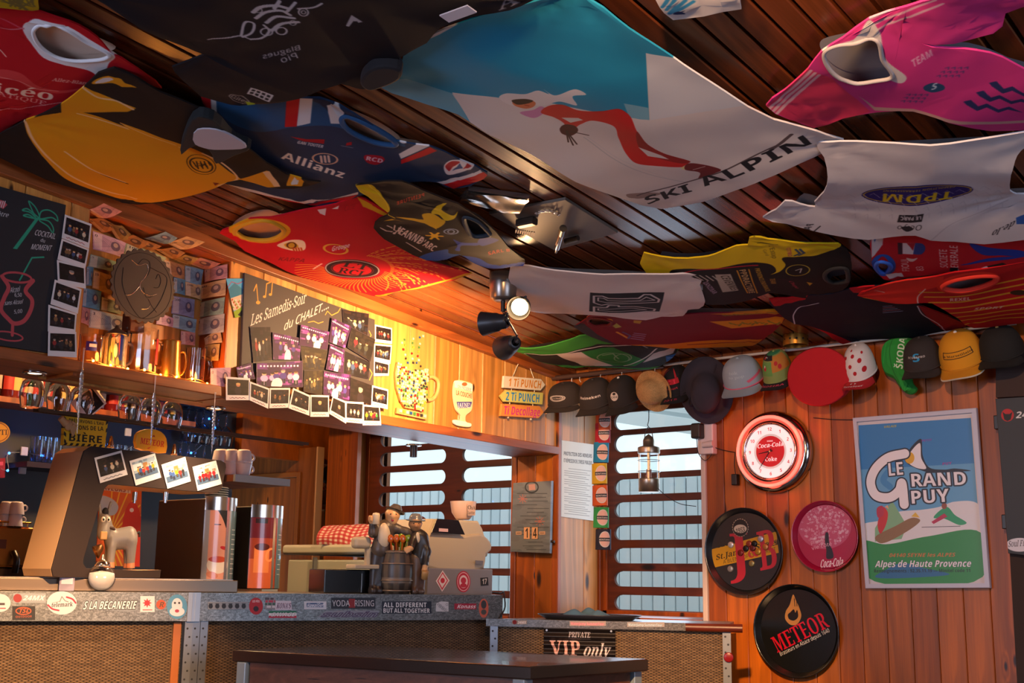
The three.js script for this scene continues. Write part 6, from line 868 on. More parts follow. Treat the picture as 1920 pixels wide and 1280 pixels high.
// ------------------------------------------------------------------ round trays
function tray(label, cx, cy, rpx, rim, base, draw, extra, rough = 0.3) {
const [a, b] = WALL.hit(cx, cy, 0.02), R = (WALL.hit(cx, cy - rpx, 0.02)[1] - WALL.hit(cx, cy + rpx, 0.02)[1]) / 2, t = thing('serving_tray', label, 'tray'), m = mat(rim, rough, 0.1, { clearcoat: 0.6, clearcoatRoughness: 0.2 });
part('rim', lathe([[R * 0.86, 0.004], [R * 0.9, 0.006], [R * 0.965, 0.03], [R, 0.033], [R, 0.029], [R * 0.97, 0.026], [R * 0.9, 0.0], [0, 0.0]], 64).rotateX(Math.PI / 2).applyMatrix4(WALL.frame(a, b, 0.004)), m, t);
const pr = new Print(WALL, 0.012, [a - R, b - R, a + R, b + R], 1500, base); draw(pr);
part('print', planarUV(clean(new THREE.CircleGeometry(R * 0.885, 64)), [-R, -R, R, R]).applyMatrix4(WALL.frame(a, b, 0.0105)), new THREE.MeshPhysicalMaterial({ map: pr.texture(), roughness: rough, clearcoat: 0.7, clearcoatRoughness: 0.18, side: THREE.DoubleSide }), t); extra?.(t); return t;
}
tray('black whisky tray with yellow band, red J&B letters and glued bottle caps', 1396, 1033, 82, 0x15181c, '#191d22', (p) => {
p.fill('#b8860e', [[1310, 1036], [1455, 996], [1460, 1036], [1320, 1068]]); p.text('RARE', [1345, 1027], [1385, 1017], [1343, 1016], '#1c1a14', SERIF); p.text('SCOTCH', [1425, 1030], [1460, 1020], [1424, 1020], '#2a2414', SERIF); p.text('St.James’s Street', [1342, 1050], [1460, 1020], [1340, 1040], '#2a2210', 'italic bold 100px serif'); p.text('A BLEND OF THE PUREST', [1356, 1057], [1455, 1032], [1355, 1050], '#4a3c14', LIGHT);
p.text('J', [1372, 1070], [1408, 1066], [1366, 1000], '#a81c30', SERIF); p.text('&', [1402, 1046], [1422, 1042], [1399, 1022], '#a81c30', SERIF); p.text('B', [1424, 1070], [1460, 1062], [1416, 997], '#a81c30', SERIF);
}, (t) => {
const capG = lathe([[0, 0.006], [0.010, 0.006], [0.0125, 0.004], [0.0135, 0], [0.012, 0]], 21).rotateX(Math.PI / 2);
[[1370, 1021, 0xc4beb8], [1388, 1036, 0x7a2a20], [1398, 1028, 0x2a2420], [1404, 1019, 0x8a3a2a], [1414, 1019, 0x1a1a18], [1426, 1010, 0xa8a4b0], [1421, 1034, 0xb5822a], [1435, 1025, 0xb0703a], [1409, 1056, 0x8a7a4a], [1369, 1066, 0x9a9490], [1411, 1027, 0x6a2a24]].forEach(([x, y, c]) => { part('bottle_cap', capG.clone().applyMatrix4(WALL.frame(...WALL.hit(x, y, 0.014), 0.011)), mat(c, 0.3, 0.6), t); });
const big = []; for (let i = 0; i < 126; i++) { const a = i / 126 * 2 * Math.PI, r = 0.036 + 0.0018 * Math.sin(a * 21); big.push([r * Math.cos(a), r * Math.sin(a)]); } const cb = part('crown_badge', slab(big, 0.004, 0.001).applyMatrix4(WALL.frame(...WALL.hit(1388, 989, 0.014), 0.011)), mat(0xa89a86, 0.5), t);
card(cb, 'badge_print', WALL, Array.from({ length: 30 }, (_, i) => [1388 + 14 * Math.cos(i / 30 * 6.283), 989 + 16 * Math.sin(i / 30 * 6.283)]), 0.0152, 0.0008, '#241e1c', (p) => { p.ring('#b8ac98', 1388, 991, 12, 8); p.text('1953', [1380, 1000], [1397, 996], [1379, 991], '#2a2220', SERIF); });
});
tray('magenta red cola tray with a bottle and drops', 1548, 1005, 67, 0x9c0f36, '#a81a44', (p) => {
p.g.globalAlpha = 0.5; for (let i = 0; i < 240; i++) { const a = rnd() * 6.283, r = Math.sqrt(rnd()) * 46; p.ring('#d8b8c8', 1547 + r * Math.cos(a), 985 + r * 0.8 * Math.sin(a), rr(1, 3), rr(1, 3), rnd() < 0.4 ? 0.6 : 0); } p.g.globalAlpha = 0.28; p.ring('#e6d6e2', 1546, 985, 50, 44); p.g.globalAlpha = 1;
p.fill('#2a2a34', [[1548, 998], [1552, 998], [1555, 1020], [1560, 1030], [1562, 1045], [1550, 1047], [1549, 1030], [1547, 1020]], 'closed'); p.text('prends', [1520, 1020], [1546, 1015], [1519, 1013], '#d8a8b8', LIGHT); p.text('vie côté', [1522, 1031], [1560, 1022], [1521, 1024], '#d8a8b8', LIGHT); p.text('Coca-Cola', [1537, 1064], [1580, 1060], [1538, 1049], '#efe0e4', 'italic bold 100px serif');
}, null, 0.25);
tray('black brewery tray with red Meteor lettering and orange flame', 1494, 1182, 88, 0x101214, '#121314', (p) => {
p.text('METEOR', [1457, 1224], [1556, 1174], [1443, 1196], '#b8142a', 'bold 100px serif'); p.text('Brasseurs en Alsace depuis 1640', [1463, 1230], [1556, 1184], [1460, 1223], '#c9c4be', LIGHT);
p.fill('#a8743c', [[1487, 1114], [1492, 1125], [1498, 1138], [1502, 1155], [1494, 1170], [1482, 1171], [1472, 1160], [1473, 1146], [1480, 1134]], 'closed'); p.fill('#121314', [[1488, 1142], [1491, 1148], [1494, 1143], [1496, 1156], [1488, 1163], [1479, 1160], [1477, 1152], [1482, 1147]], 'closed'); for (const x of [1489, 1493]) p.line('#121314', 1.2, [[x, 1122], [x + 1, 1136]]);
}, null, 0.22);
// ------------------------------------------------------------------ framed poster
{
const t = thing('framed_poster', 'white framed mountain poster titled Le Grand Puy', 'poster'), q = [[1598, 783], [1830, 764], [1856, 1102], [1622, 1103]].map((p) => WALL.hit(...p, 0.03)), inn = (k) => q.map((p, i) => { const c = [0, 1].map((d) => q.reduce((s, e) => s + e[d], 0) / 4); return [0, 1].map((d) => p[d] + Math.sign(c[d] - p[d]) * k); });
const sh = new THREE.Shape(q.map((p) => new THREE.Vector2(...p))); sh.holes.push(new THREE.Path(inn(0.014).map((p) => new THREE.Vector2(...p)))); part('frame', slab(sh, 0.024, 0.003).applyMatrix4(WALL.frame(0, 0, 0.006)), mat(0xb9b6c4, 0.35), t); part('backing_board', slab(inn(0.006), 0.01).applyMatrix4(WALL.frame(0, 0, 0.006)), mat(0x8a7a6a, 0.8), t);
const pq = inn(0.012), bb = bounds(pq), pr = new Print(WALL, 0.02, bb, 1900, '#c9c0c4');
pr.fill('#2f7ab8', [[1609, 797], [1820, 783], [1832, 940], [1800, 960], [1615, 985]]); pr.fill('#5d9cc8', [[1613, 880], [1826, 868], [1834, 960], [1617, 1000]]);
pr.fill('#d8d6dc', [[1615, 985], [1650, 975], [1680, 960], [1730, 955], [1760, 950], [1790, 940], [1834, 945], [1838, 1020], [1740, 1010], [1660, 1025], [1619, 1020]], 'closed'); pr.fill('#7fae86', [[1640, 990], [1672, 938], [1700, 985], [1690, 1010], [1640, 1015]]); pr.fill('#2f8a4a', [[1617, 1015], [1660, 1020], [1740, 1005], [1838, 998], [1842, 1081], [1624, 1081]], 'closed'); pr.fill('#2c6a9a', [[1690, 1055], [1730, 1064], [1780, 1076], [1740, 1081], [1640, 1081], [1660, 1068]], 'closed');
pr.fill('#8a6a4a', [[1640, 1008], [1680, 985], [1712, 970], [1725, 975], [1690, 1002], [1650, 1018]], 'closed'); pr.fill('#d8b040', [[1708, 968], [1716, 960], [1724, 970]]); pr.fill('#c02a30', [[1648, 968], [1656, 950], [1664, 960], [1660, 985], [1650, 1000], [1645, 985]], 'closed'); pr.fill('#d8a884', [[1658, 950], [1664, 946], [1666, 954]]); pr.fill('#b0304a', [[1644, 952], [1654, 948], [1656, 965], [1646, 970]], 'closed'); pr.fill('#2f9a6a', [[1750, 970], [1775, 950], [1790, 965], [1812, 980], [1800, 984], [1770, 972]], 'closed'); pr.fill('#b02a50', [[1746, 978], [1770, 962], [1776, 968], [1750, 982]]); pr.ring('#8a4a3a', 1770, 948, 5, 6); pr.line('#3a3a4a', 1, [[1728, 988], [1800, 986]]);
const dk = '#1a2030', wh = '#e6e0e6'; pr.fill(dk, [[1696, 862], [1726, 822], [1730, 855], [1742, 876], [1770, 880], [1790, 878], [1820, 882], [1790, 884], [1760, 886], [1735, 884]], 'closed'); pr.fill(wh, [[1700, 862], [1724, 830], [1727, 858], [1736, 878], [1716, 876]], 'closed'); pr.ring('#d8a420', 1705, 858, 9, 11);
const G = [[1696, 850], [1664, 858], [1640, 880], [1632, 905], [1642, 928], [1668, 932], [1686, 918], [1690, 905], [1695, 945]]; pr.line(dk, 22, G, true); pr.line(wh, 17, G, true); pr.line('#3f86be', 12, [[1668, 880], [1656, 900], [1668, 912]], true);
pr.textLine('LE', [1664, 892], [1695, 889], [1662, 868], wh, SANS, dk, 14); pr.textLine('RAND', [1706, 912], [1814, 908], [1704, 888], wh, SANS, dk, 16); pr.textLine('PUY', [1706, 944], [1780, 940], [1704, 920], wh, SANS, dk, 16);
pr.text('04140 SEYNE les ALPES', [1666, 1044], [1790, 1043], [1666, 1037], '#c8703a', ITAL); pr.textLine('Alpes de Haute Provence', [1640, 1063], [1820, 1062], [1640, 1051], wh, 'italic bold 100px sans-serif', '#2a3a4a', 6); pr.text('Renseignements : 92.35.11.19 — Minitel code 11', [1638, 1073], [1820, 1072], [1638, 1067], '#1c2a2a', SANS); pr.text('PETIT', [1727, 828], [1747, 826], [1727, 824], '#8a3a9a', SANS); pr.text('PUY', [1766, 872], [1784, 870], [1766, 867], '#a03a8a', SANS); pr.text('VALAIS', [1656, 802], [1680, 800], [1656, 798], '#b5a83a', ITAL);
part('print', planarUV(clean(new THREE.ShapeGeometry(new THREE.Shape(pq.map((p) => new THREE.Vector2(...p))))), bb).applyMatrix4(WALL.frame(0, 0, 0.0175)), new THREE.MeshPhysicalMaterial({ map: pr.texture(), roughness: 0.5, clearcoat: 1, clearcoatRoughness: 0.02, side: THREE.DoubleSide }), t);
}
// ------------------------------------------------------------------ boards hung at the end of the wall
{
const t = thing('charcoal_wall_board', 'charcoal board with hinge clips and biker stickers', 'board');
card(t, 'board', WALL, [[1866, 747], [2010, 738], [2010, 1052], [1890, 1037]], 0.03, 0.03, '#2c3036', (p) => { p.ring('#b01c22', 1889, 778, 12, 12); p.fill('#14161a', [[1880, 772], [1885, 776], [1893, 776], [1898, 772], [1895, 786], [1889, 789], [1883, 786]]); p.text('24MX', [1904, 784], [1960, 780], [1902, 772], '#d8d4d4', ITAL); p.ring('#d0ccd4', 1912, 1021, 26, 13); p.text('Soul Freeride', [1890, 1025], [1950, 1021], [1890, 1014], '#2a262c', SITAL); }, { rough: 0.6, bevel: 0.002, scale: 900 });
for (const y of [792, 978]) part('hinge_clip', box(0.016, 0.05, 0.03, 0, 0, 0, 0.003).applyMatrix4(WALL.frame(...WALL.hit(1866 + (y - 747) * 0.08, y, 0.04), 0.04)), mat(0x14110f, 0.4), t);
const b = thing('brown_wall_panel', 'dark brown rough panels above and below the charcoal board', 'panel'); card(b, 'panel', WALL, [[1867, 656], [2010, 640], [2010, 738], [1867, 745]], 0.002, 0.035, null, null, { material: mat(0x3a2924, 0.85) }); card(b, 'panel', WALL, [[1893, 1034], [2010, 1048], [2020, 1400], [1914, 1400]], 0.002, 0.025, null, null, { material: mat(0x33241e, 0.85) });
}
// ------------------------------------------------------------------ around the window
{
const t = thing('electric_socket', 'white double socket with a black plug beside the window', 'socket'), p = WALL.hit(1326, 823, 0.02); part('housing', box(0.075, 0.13, 0.04, 0, 0, 0.02, 0.006).applyMatrix4(WALL.frame(...p, 0)), mat(0xd6c4c0, 0.5), t); part('plug', box(0.045, 0.065, 0.045, 0, 0, 0, 0.008).applyMatrix4(WALL.frame(...WALL.hit(1308, 808, 0.06), 0.06)), mat(0x1a1614, 0.5), t); part('plug', cyl(0.012, 0.014, 0.05).rotateZ(-1.5).applyMatrix4(WALL.frame(...WALL.hit(1318, 834, 0.05), 0.05)), mat(0xcfc0bc, 0.5), t);
describe(part('conduit_pipe', box(0.022, 1.3, 0.018, 0, -0.65, 0.009, 0.004).applyMatrix4(WALL.frame(...WALL.hit(1319, 850, 0.01), 0.0)), mat(0xc9b4a8, 0.55)), 'pale conduit running down beside the slotted window', 'pipe');
const wire = (label, l, r = 0.0018) => describe(part('cable', tube(l.map(([x, y, d]) => WALL.point(x, y, d ?? 0.006)), r, l.length * 8, false, 6), mat(0x17120f, 0.6)), label, 'cable');
wire('black cable from the socket to the neon clock', [[1334, 836, 0.03], [1350, 842], [1378, 848]]); wire('black cable looping below the felt hat and plug', [[1306, 822, 0.07], [1310, 850, 0.05], [1322, 863, 0.03], [1334, 852, 0.02], [1337, 836, 0.02]]); wire('thin black cable from the clock along the boards', [[1525, 783], [1560, 786], [1602, 787]]);
const ad = thing('power_adapter', 'black power adapter dangling under the neon clock', 'adapter'); part('body', box(0.026, 0.046, 0.03, 0, 0, 0.02, 0.004).applyMatrix4(WALL.frame(...WALL.hit(1379, 899, 0.02), 0)), mat(0x15110f, 0.5), ad); part('lead', tube([[1378, 848], [1377, 870], [1379, 888]].map(([x, y]) => WALL.point(x, y, 0.015)), 0.0018), mat(0x15110f, 0.6), ad);
}
{ // lantern
const P = new Plane(V(0, 0, -4.62), V(1, 0, 0), V(0, 1, 0)), [a, b] = P.hit(1217, 922), t = thing('hanging_lantern', 'tall galvanised ship lantern with wire guards before the window', 'lantern'), zinc = mat(0xb0a08c, 0.34, 0.85), F = (y) => V(a, b + y, -4.62), h = P.hit(1217, 838)[1] - b, w = 0.047, o = F(0);
part('base', lathe([[0, 0], [w, 0], [w, 0.055], [w * 0.95, 0.06], [0, 0.06]], 32, o.x, o.y, o.z), zinc, t); part('collar', lathe([[0, 0], [w, 0], [w + 0.003, 0.004], [w + 0.003, 0.026], [w, 0.03], [0.026, 0.036], [0.026, 0.06], [0.02, 0.075], [0, 0.09]], 32, o.x, o.y + h - 0.03, o.z), zinc, t);
part('glass', lathe([[w - 0.008, 0.06], [w - 0.008, h - 0.03]], 24, o.x, o.y, o.z), mat(0xf4f8fa, 0.03, 0, { transmission: 1, thickness: 0, ior: 1.4 }), t);
for (let i = 0; i < 4; i++) { const q = i * Math.PI / 2 + 0.5; part('post', box(0.008, h - 0.08, 0.003, 0, 0, w - 0.003).applyMatrix4(M4().makeRotationY(q)).translate(o.x, o.y + (h + 0.02) / 2, o.z), zinc, t); } for (const y of [0.09, 0.14]) part('guard_ring', new THREE.TorusGeometry(w + 0.003, 0.0016, 6, 36).rotateX(Math.PI / 2).translate(o.x, o.y + y, o.z), mat(0xa09a92, 0.3, 0.9), t);
part('candle', cyl(0.012, 0.012, 0.04, o.x, o.y + 0.06, o.z), mat(0xc48a7a, 0.6), t); part('bail', tube([[o.x - 0.024, o.y + h + 0.03, o.z], [o.x - 0.014, o.y + h + 0.075, o.z], [o.x, o.y + h + 0.09, o.z], [o.x + 0.014, o.y + h + 0.075, o.z], [o.x + 0.024, o.y + h + 0.03, o.z]], 0.002), mat(0x3a342e, 0.4, 0.6), t); part('hook', tube([[o.x, o.y + h + 0.092, o.z], [o.x - 0.006, o.y + h + 0.1, o.z], [o.x, o.y + h + 0.115, o.z], [o.x, 2.07, o.z]], 0.0018), mat(0x2a2420, 0.5, 0.5), t);
part('flex', tube([[1234, 916], [1250, 930], [1275, 944], [1305, 949]].map((p) => P.point(...p)), 0.0016, 30, false, 5), mat(0x17120f, 0.6), t);
}
{ // garland of can sleeves
const P = new Plane(V(0, 0, -4.6), V(1, 0, 0), V(0, 1, 0)), cols = [['#c8501c', 'orange', 788, 1131], ['#b01c2c', 'red', 812, 1130], ['#1f86b0', 'blue', 848, 1127], ['#d8a818', 'yellow', 888, 1124], ['#d85a1c', 'bright orange', 929, 1125], ['#2f9a4a', 'green', 970, 1127], ['#1c1c30', 'navy', 1011, 1131]];
cols.forEach(([c, n, y, x]) => {
const tex = canvas(256, 128, (g) => { g.fillStyle = c; g.fillRect(0, 0, 256, 128); for (const x0 of [64, 192]) { g.fillStyle = '#d8d0c8'; g.beginPath(); g.ellipse(x0, 64, 34, 50, 0, 0, 7); g.fill(); g.fillStyle = '#e6b4a4'; g.beginPath(); g.ellipse(x0, 64, 29, 45, 0, 0, 7); g.fill(); g.fillStyle = '#2a2a30'; g.fillRect(x0 - 36, 54, 72, 22); g.textAlign = 'center'; txt(g, 'BINTANG', x0, 71, 'bold 15px sans-serif', '#d8d0c8', 0, 66); txt(g, '★', x0, 46, '24px sans-serif', '#b01c2c'); } });
const p = P.point(x, y), m = part('can_sleeve', new THREE.CylinderGeometry(0.039, 0.04, 0.092, 28, 1, true, 2.18).scale(1, 1, 0.55).rotateZ(rr(-0.05, 0.05)).translate(p.x, p.y, p.z), new THREE.MeshPhysicalMaterial({ map: tex, roughness: 0.75, side: THREE.DoubleSide })); describe(m, n + ' foam can sleeve with a Bintang label in the hanging garland', 'can sleeve', 'can sleeves strung beside the window');
});
describe(part('garland_string', rod(P.point(1131, 770), P.point(1131, 1030), 0.0012, 5), mat(0x6a5a4a, 0.8)), 'thin string holding the can sleeves', 'string');
}
describe(card(null, 'notice_sheet', REVEAL, [[1053, 825], [1113, 833], [1113, 976], [1052, 968]], 0.004, 0.001, '#d8d4c8', (p) => { p.text('PROTECTION DES MINEURS', [1057, 853], [1110, 858], [1057, 846], '#3a3a3c', SANS); p.text("ET RÉPRESSION DE L'IVRESSE PUBLIQUE", [1057, 866], [1110, 871], [1057, 859], '#3a3a3c', SANS); for (let i = 0; i < 22; i++) p.line('#8a8880', 0.7, [[1058 + (i % 4 === 0 ? 8 : 0), 878 + i * 4], [1108 - (i * 7) % 12, 883 + i * 4]]); }, { scale: 1500 }), 'white printed legal notice pinned beside the window', 'notice');
{
const t = thing('tin_calendar', 'grey tin perpetual calendar showing 14 on the pier', 'calendar'); card(t, 'plate', WALL, [[962, 905], [1034, 901], [1031, 1037], [957, 1034]], 0.02, 0.018, '#7d858c', (p) => { for (let i = 0; i < 60; i++) { p.g.globalAlpha = 0.25; p.ring(['#5a646c', '#9aa2a6', '#6a6a72'][i % 3], rr(960, 1032), rr(904, 1036), rr(4, 12), rr(2, 6)); } p.g.globalAlpha = 1; const red = (x, y, r) => { for (let i = 0; i < 8; i++) p.line('#c47a70', 1.3, [[x, y], [x + r * Math.cos(i * 0.785), y + r * Math.sin(i * 0.785)]]); }; red(980, 935, 8); red(1012, 977, 9); p.ring('#3a4046', 997, 913, 12, 10, 2.5); p.fill('#c89a90', [[991, 908], [1003, 907], [1004, 918], [992, 919]]); for (let i = 0; i < 16; i++) p.line('#4a5056', 1, [[rr(964, 1005), 925 + i * 7], [rr(1006, 1030), 925 + i * 7]]); }, { metal: 0.5, rough: 0.4, bevel: 0.002, scale: 1400 });
const num = (s, x) => card(t, 'number_card', WALL, [[x, 988], [x + 11.5, 987.5], [x + 11.5, 1010], [x, 1010.5]], 0.038, 0.002, '#d0a078', (p) => { p.text(s, [x + 2.5, 1008], [x + 9.5, 1007.5], [x + 2.5, 990], '#1a1614', SANS); p.g.strokeStyle = '#2a221c'; p.g.lineWidth = 5; p.g.strokeRect(p.ox, p.oy, p.w, p.h); }, { scale: 2600 }); num('1', 982); num('4', 997);
for (const [x, w] of [[967, 11], [1011, 11]]) card(t, 'name_card', WALL, [[x, 996], [x + w, 995.6], [x + w, 1002], [x, 1002.4]], 0.038, 0.002, '#b89478', (p) => p.line('#3a2e26', 1, [[x + 2, 999], [x + w - 2, 999]]), { scale: 2600 });
part('turning_knob', cyl(0.006, 0.006, 0.02).rotateZ(-Math.PI / 2).applyMatrix4(WALL.frame(...WALL.hit(1034, 1015, 0.02), 0.025)), mat(0x3a2a1c, 0.5, 0.5), t);
}
// ------------------------------------------------------------------ the bar counter
const CT = 1.142, C1 = V(-3.481, CT, -2.653), C0 = V(-3.765, CT, -2.102), C2 = V(-3.04, CT, -3.795), CM = C0.clone().add(C0.clone().sub(C1).multiplyScalar(0.9));
const SEG1 = vertical(CM, C1), SEG2 = vertical(C1, C2), L0 = depthPoint(912, 1160, 4.64), L1 = depthPoint(1287, 1166, 4.5), L2 = depthPoint(1366, 1170, 4.43); L0.y = L1.y = L2.y = 1.053;
const SEG3 = vertical(L0, L2), len1 = CM.distanceTo(C1), len2 = C1.distanceTo(C2), len3 = L0.distanceTo(L2), lenL = L0.distanceTo(L1);
const galvMap = dataMap(512, 128, (x, y) => { const n = noise(x / 9 + noise(x / 5, y / 5) * 2, y / 6) * 0.6 + noise(x / 3, y / 3) * 0.4, s = Math.floor(n * 5) / 5 * 0.5 + n * 0.5, v = 105 + 115 * s; return [v * 0.95, v, v * 1.03]; });
const galv = mat(0xc4beb8, 0.4, 0.6, { map: galvMap }), zincEdge = mat(0x8d9196, 0.4, 0.8);
const matMap = dataMap(256, 256, (x, y) => { const cx = Math.floor(x / 32), cy = Math.floor(y / 16), sx = (x + (cy % 2) * 16) % 32, e = Math.min(sx, 31 - sx) / 16, f = Math.min(y % 16, 15 - y % 16) / 8, strand = 0.7 + 0.3 * Math.sin(y * 1.57), v = Math.min(1, 0.25 + 1.1 * Math.pow(e, 0.5) * Math.pow(f, 0.4)) * strand * (0.85 + 0.3 * hash(cx, cy)); return [Math.min(255, 262 * v), Math.min(255, 222 * v), 178 * v]; });
const matBump = matMap.clone(); matBump.colorSpace = THREE.NoColorSpace;
const wovenMat = mat(0xf6e6d4, 0.9, 0, { map: matMap, bumpMap: matBump, bumpScale: 0.004 });
function stripGeo(P, a0, a1, y0, y1, d, thick, tu, tv) { const g = box(a1 - a0, y1 - y0, thick, (a0 + a1) / 2, (y0 + y1) / 2, d - thick / 2); return metreUV(g, tu, tv).applyMatrix4(M4().makeBasis(P.u, P.v, P.n).setPosition(P.o.x, 0, P.o.z)); }
function postGeo(P, a, w, y0, y1, d) { return stripGeo(P, a - w / 2, a + w / 2, y0, y1, d, 0.004, 0.3, 0.08); }
const counter = thing('bar_counter', 'long bar counter with galvanised edge, stickers and woven front', 'counter');
{
const inw = (p, P, d) => p.clone().addScaledVector(P.n, -d), xy = (p) => [p.x, -p.z], top = slab([xy(CM), xy(C1), xy(C2), xy(inw(C2, SEG2, 0.5)), xy(inw(C1, SEG2, 0.52)), xy(inw(CM, SEG1, 0.52))], 0.025).rotateX(-Math.PI / 2).translate(0, CT - 0.025, 0);
part('worktop', top, mat(0x8f9090, 0.35, 0.7), counter);
part('edge_band', stripGeo(SEG1, 0, len1, CT - 0.095, CT, 0.004, 0.005, 0.35, 0.09), galv, counter); part('edge_band', stripGeo(SEG2, -0.004, len2, CT - 0.095, CT, 0.004, 0.005, 0.35, 0.09), galv, counter);
const end = vertical(C2, inw(C2, SEG2, 0.5)); part('edge_band', stripGeo(end, 0, 0.5, CT - 0.095, CT, 0, 0.005, 0.35, 0.09), galv, counter);
part('woven_front', stripGeo(SEG1, 0, len1 - 0.03, 0.1, CT - 0.095, -0.03, 0.01, 0.16, 0.08), wovenMat, counter); part('woven_front', stripGeo(SEG2, 0.05, len2, 0.1, CT - 0.095, -0.03, 0.01, 0.16, 0.08), wovenMat, counter); part('woven_front', stripGeo(end, 0, 0.5, 0.0, CT - 0.095, -0.03, 0.01, 0.16, 0.08), wovenMat, counter);
part('kick_board', [stripGeo(SEG1, 0, len1, 0, 0.1, -0.05, 0.02, 1, 1), stripGeo(SEG2, 0, len2, 0, 0.1, -0.05, 0.02, 1, 1)], darkWood, counter);
const dot = mat(0x1c1e22, 0.7);
part('corner_plate', [stripGeo(SEG1, len1 - 0.022, len1 + 0.004, CT - 0.096, CT + 0.001, 0.008, 0.003, 0.3, 0.08), stripGeo(SEG2, -0.008, 0.02, CT - 0.096, CT + 0.001, 0.008, 0.003, 0.3, 0.08)], zincEdge, counter); part('wood_strip', stripGeo(SEG1, len1 - 0.06, len1 - 0.035, 0.05, CT - 0.1, -0.02, 0.02, 0.5, 2), mat(0xa85a18, 0.5), counter);
for (const [P, a] of [[SEG1, len1 - 0.012], [SEG2, 0.014], [SEG2, 0.042]]) { const ap = part('angle_post', postGeo(P, a, 0.026, 0, CT - 0.096, -0.004), mat(0x74787e, 0.42, 0.7), counter); for (let k = 0; k < 14; k++) part('post_hole', new THREE.CircleGeometry(0.0036, 8).applyMatrix4(P.frame(a + (k % 2 ? 0.004 : -0.004), CT - 0.12 - k * 0.028 - P.o.y, -0.0035)), dot, ap); }
}
const ledge = thing('side_counter', 'lower side counter with thin metal edge, wood end rail and woven front', 'counter');
{
const xy = (p) => [p.x, -p.z], back = (p) => p.clone().addScaledVector(SEG3.n, -0.36); const bl = back(L0).addScaledVector(SEG3.u, 0.2), br = back(L2);
part('worktop', slab([xy(L0), xy(L1), xy(L2), xy(br), xy(bl)], 0.024).rotateX(-Math.PI / 2).translate(0, 1.053 - 0.024, 0), mat(0x8a8684, 0.35, 0.5), ledge);
part('edge_band', stripGeo(SEG3, 0, lenL, 1.053 - 0.027, 1.054, 0.004, 0.005, 0.35, 0.09), mat(0x9a8f88, 0.4, 0.6, { map: galvMap }), ledge);
const e0 = SEG3.at(lenL, -0.014, 0.002), e1 = SEG3.at(len3 + 0.05, -0.014, 0.0); part('end_rail', rod(e0, e1, 0.0155, 14), mat(0x6a2c16, 0.4, 0, { map: woodB }), ledge);
part('woven_front', stripGeo(SEG3, 0.04, len3 - 0.02, 0.1, 1.026, -0.02, 0.01, 0.16, 0.08), wovenMat, ledge); part('kick_board', stripGeo(SEG3, 0, len3, 0, 0.1, -0.04, 0.02, 1, 1), darkWood, ledge); for (const a of [0.03, len3 - 0.008]) { const ap = part('angle_post', postGeo(SEG3, a, 0.03, 0, 1.026, -0.004), mat(0x74787e, 0.42, 0.7), ledge); for (let k = 0; k < 12; k++) part('post_hole', new THREE.CircleGeometry(0.004, 8).applyMatrix4(SEG3.frame(a + (k % 2 ? 0.005 : -0.005), -0.045 - k * 0.028, -0.0035)), mat(0x1c1e22, 0.7), ap); }
const rf = SEG3.hit(1366, 1232, 0.004); part('reflector', [lathe([[0, 0.006], [0.014, 0.006], [0.0175, 0.003], [0.018, 0], [0, 0]], 28).rotateX(Math.PI / 2).applyMatrix4(SEG3.frame(...rf, 0))], mat(0x7a1016, 0.25), ledge);
}
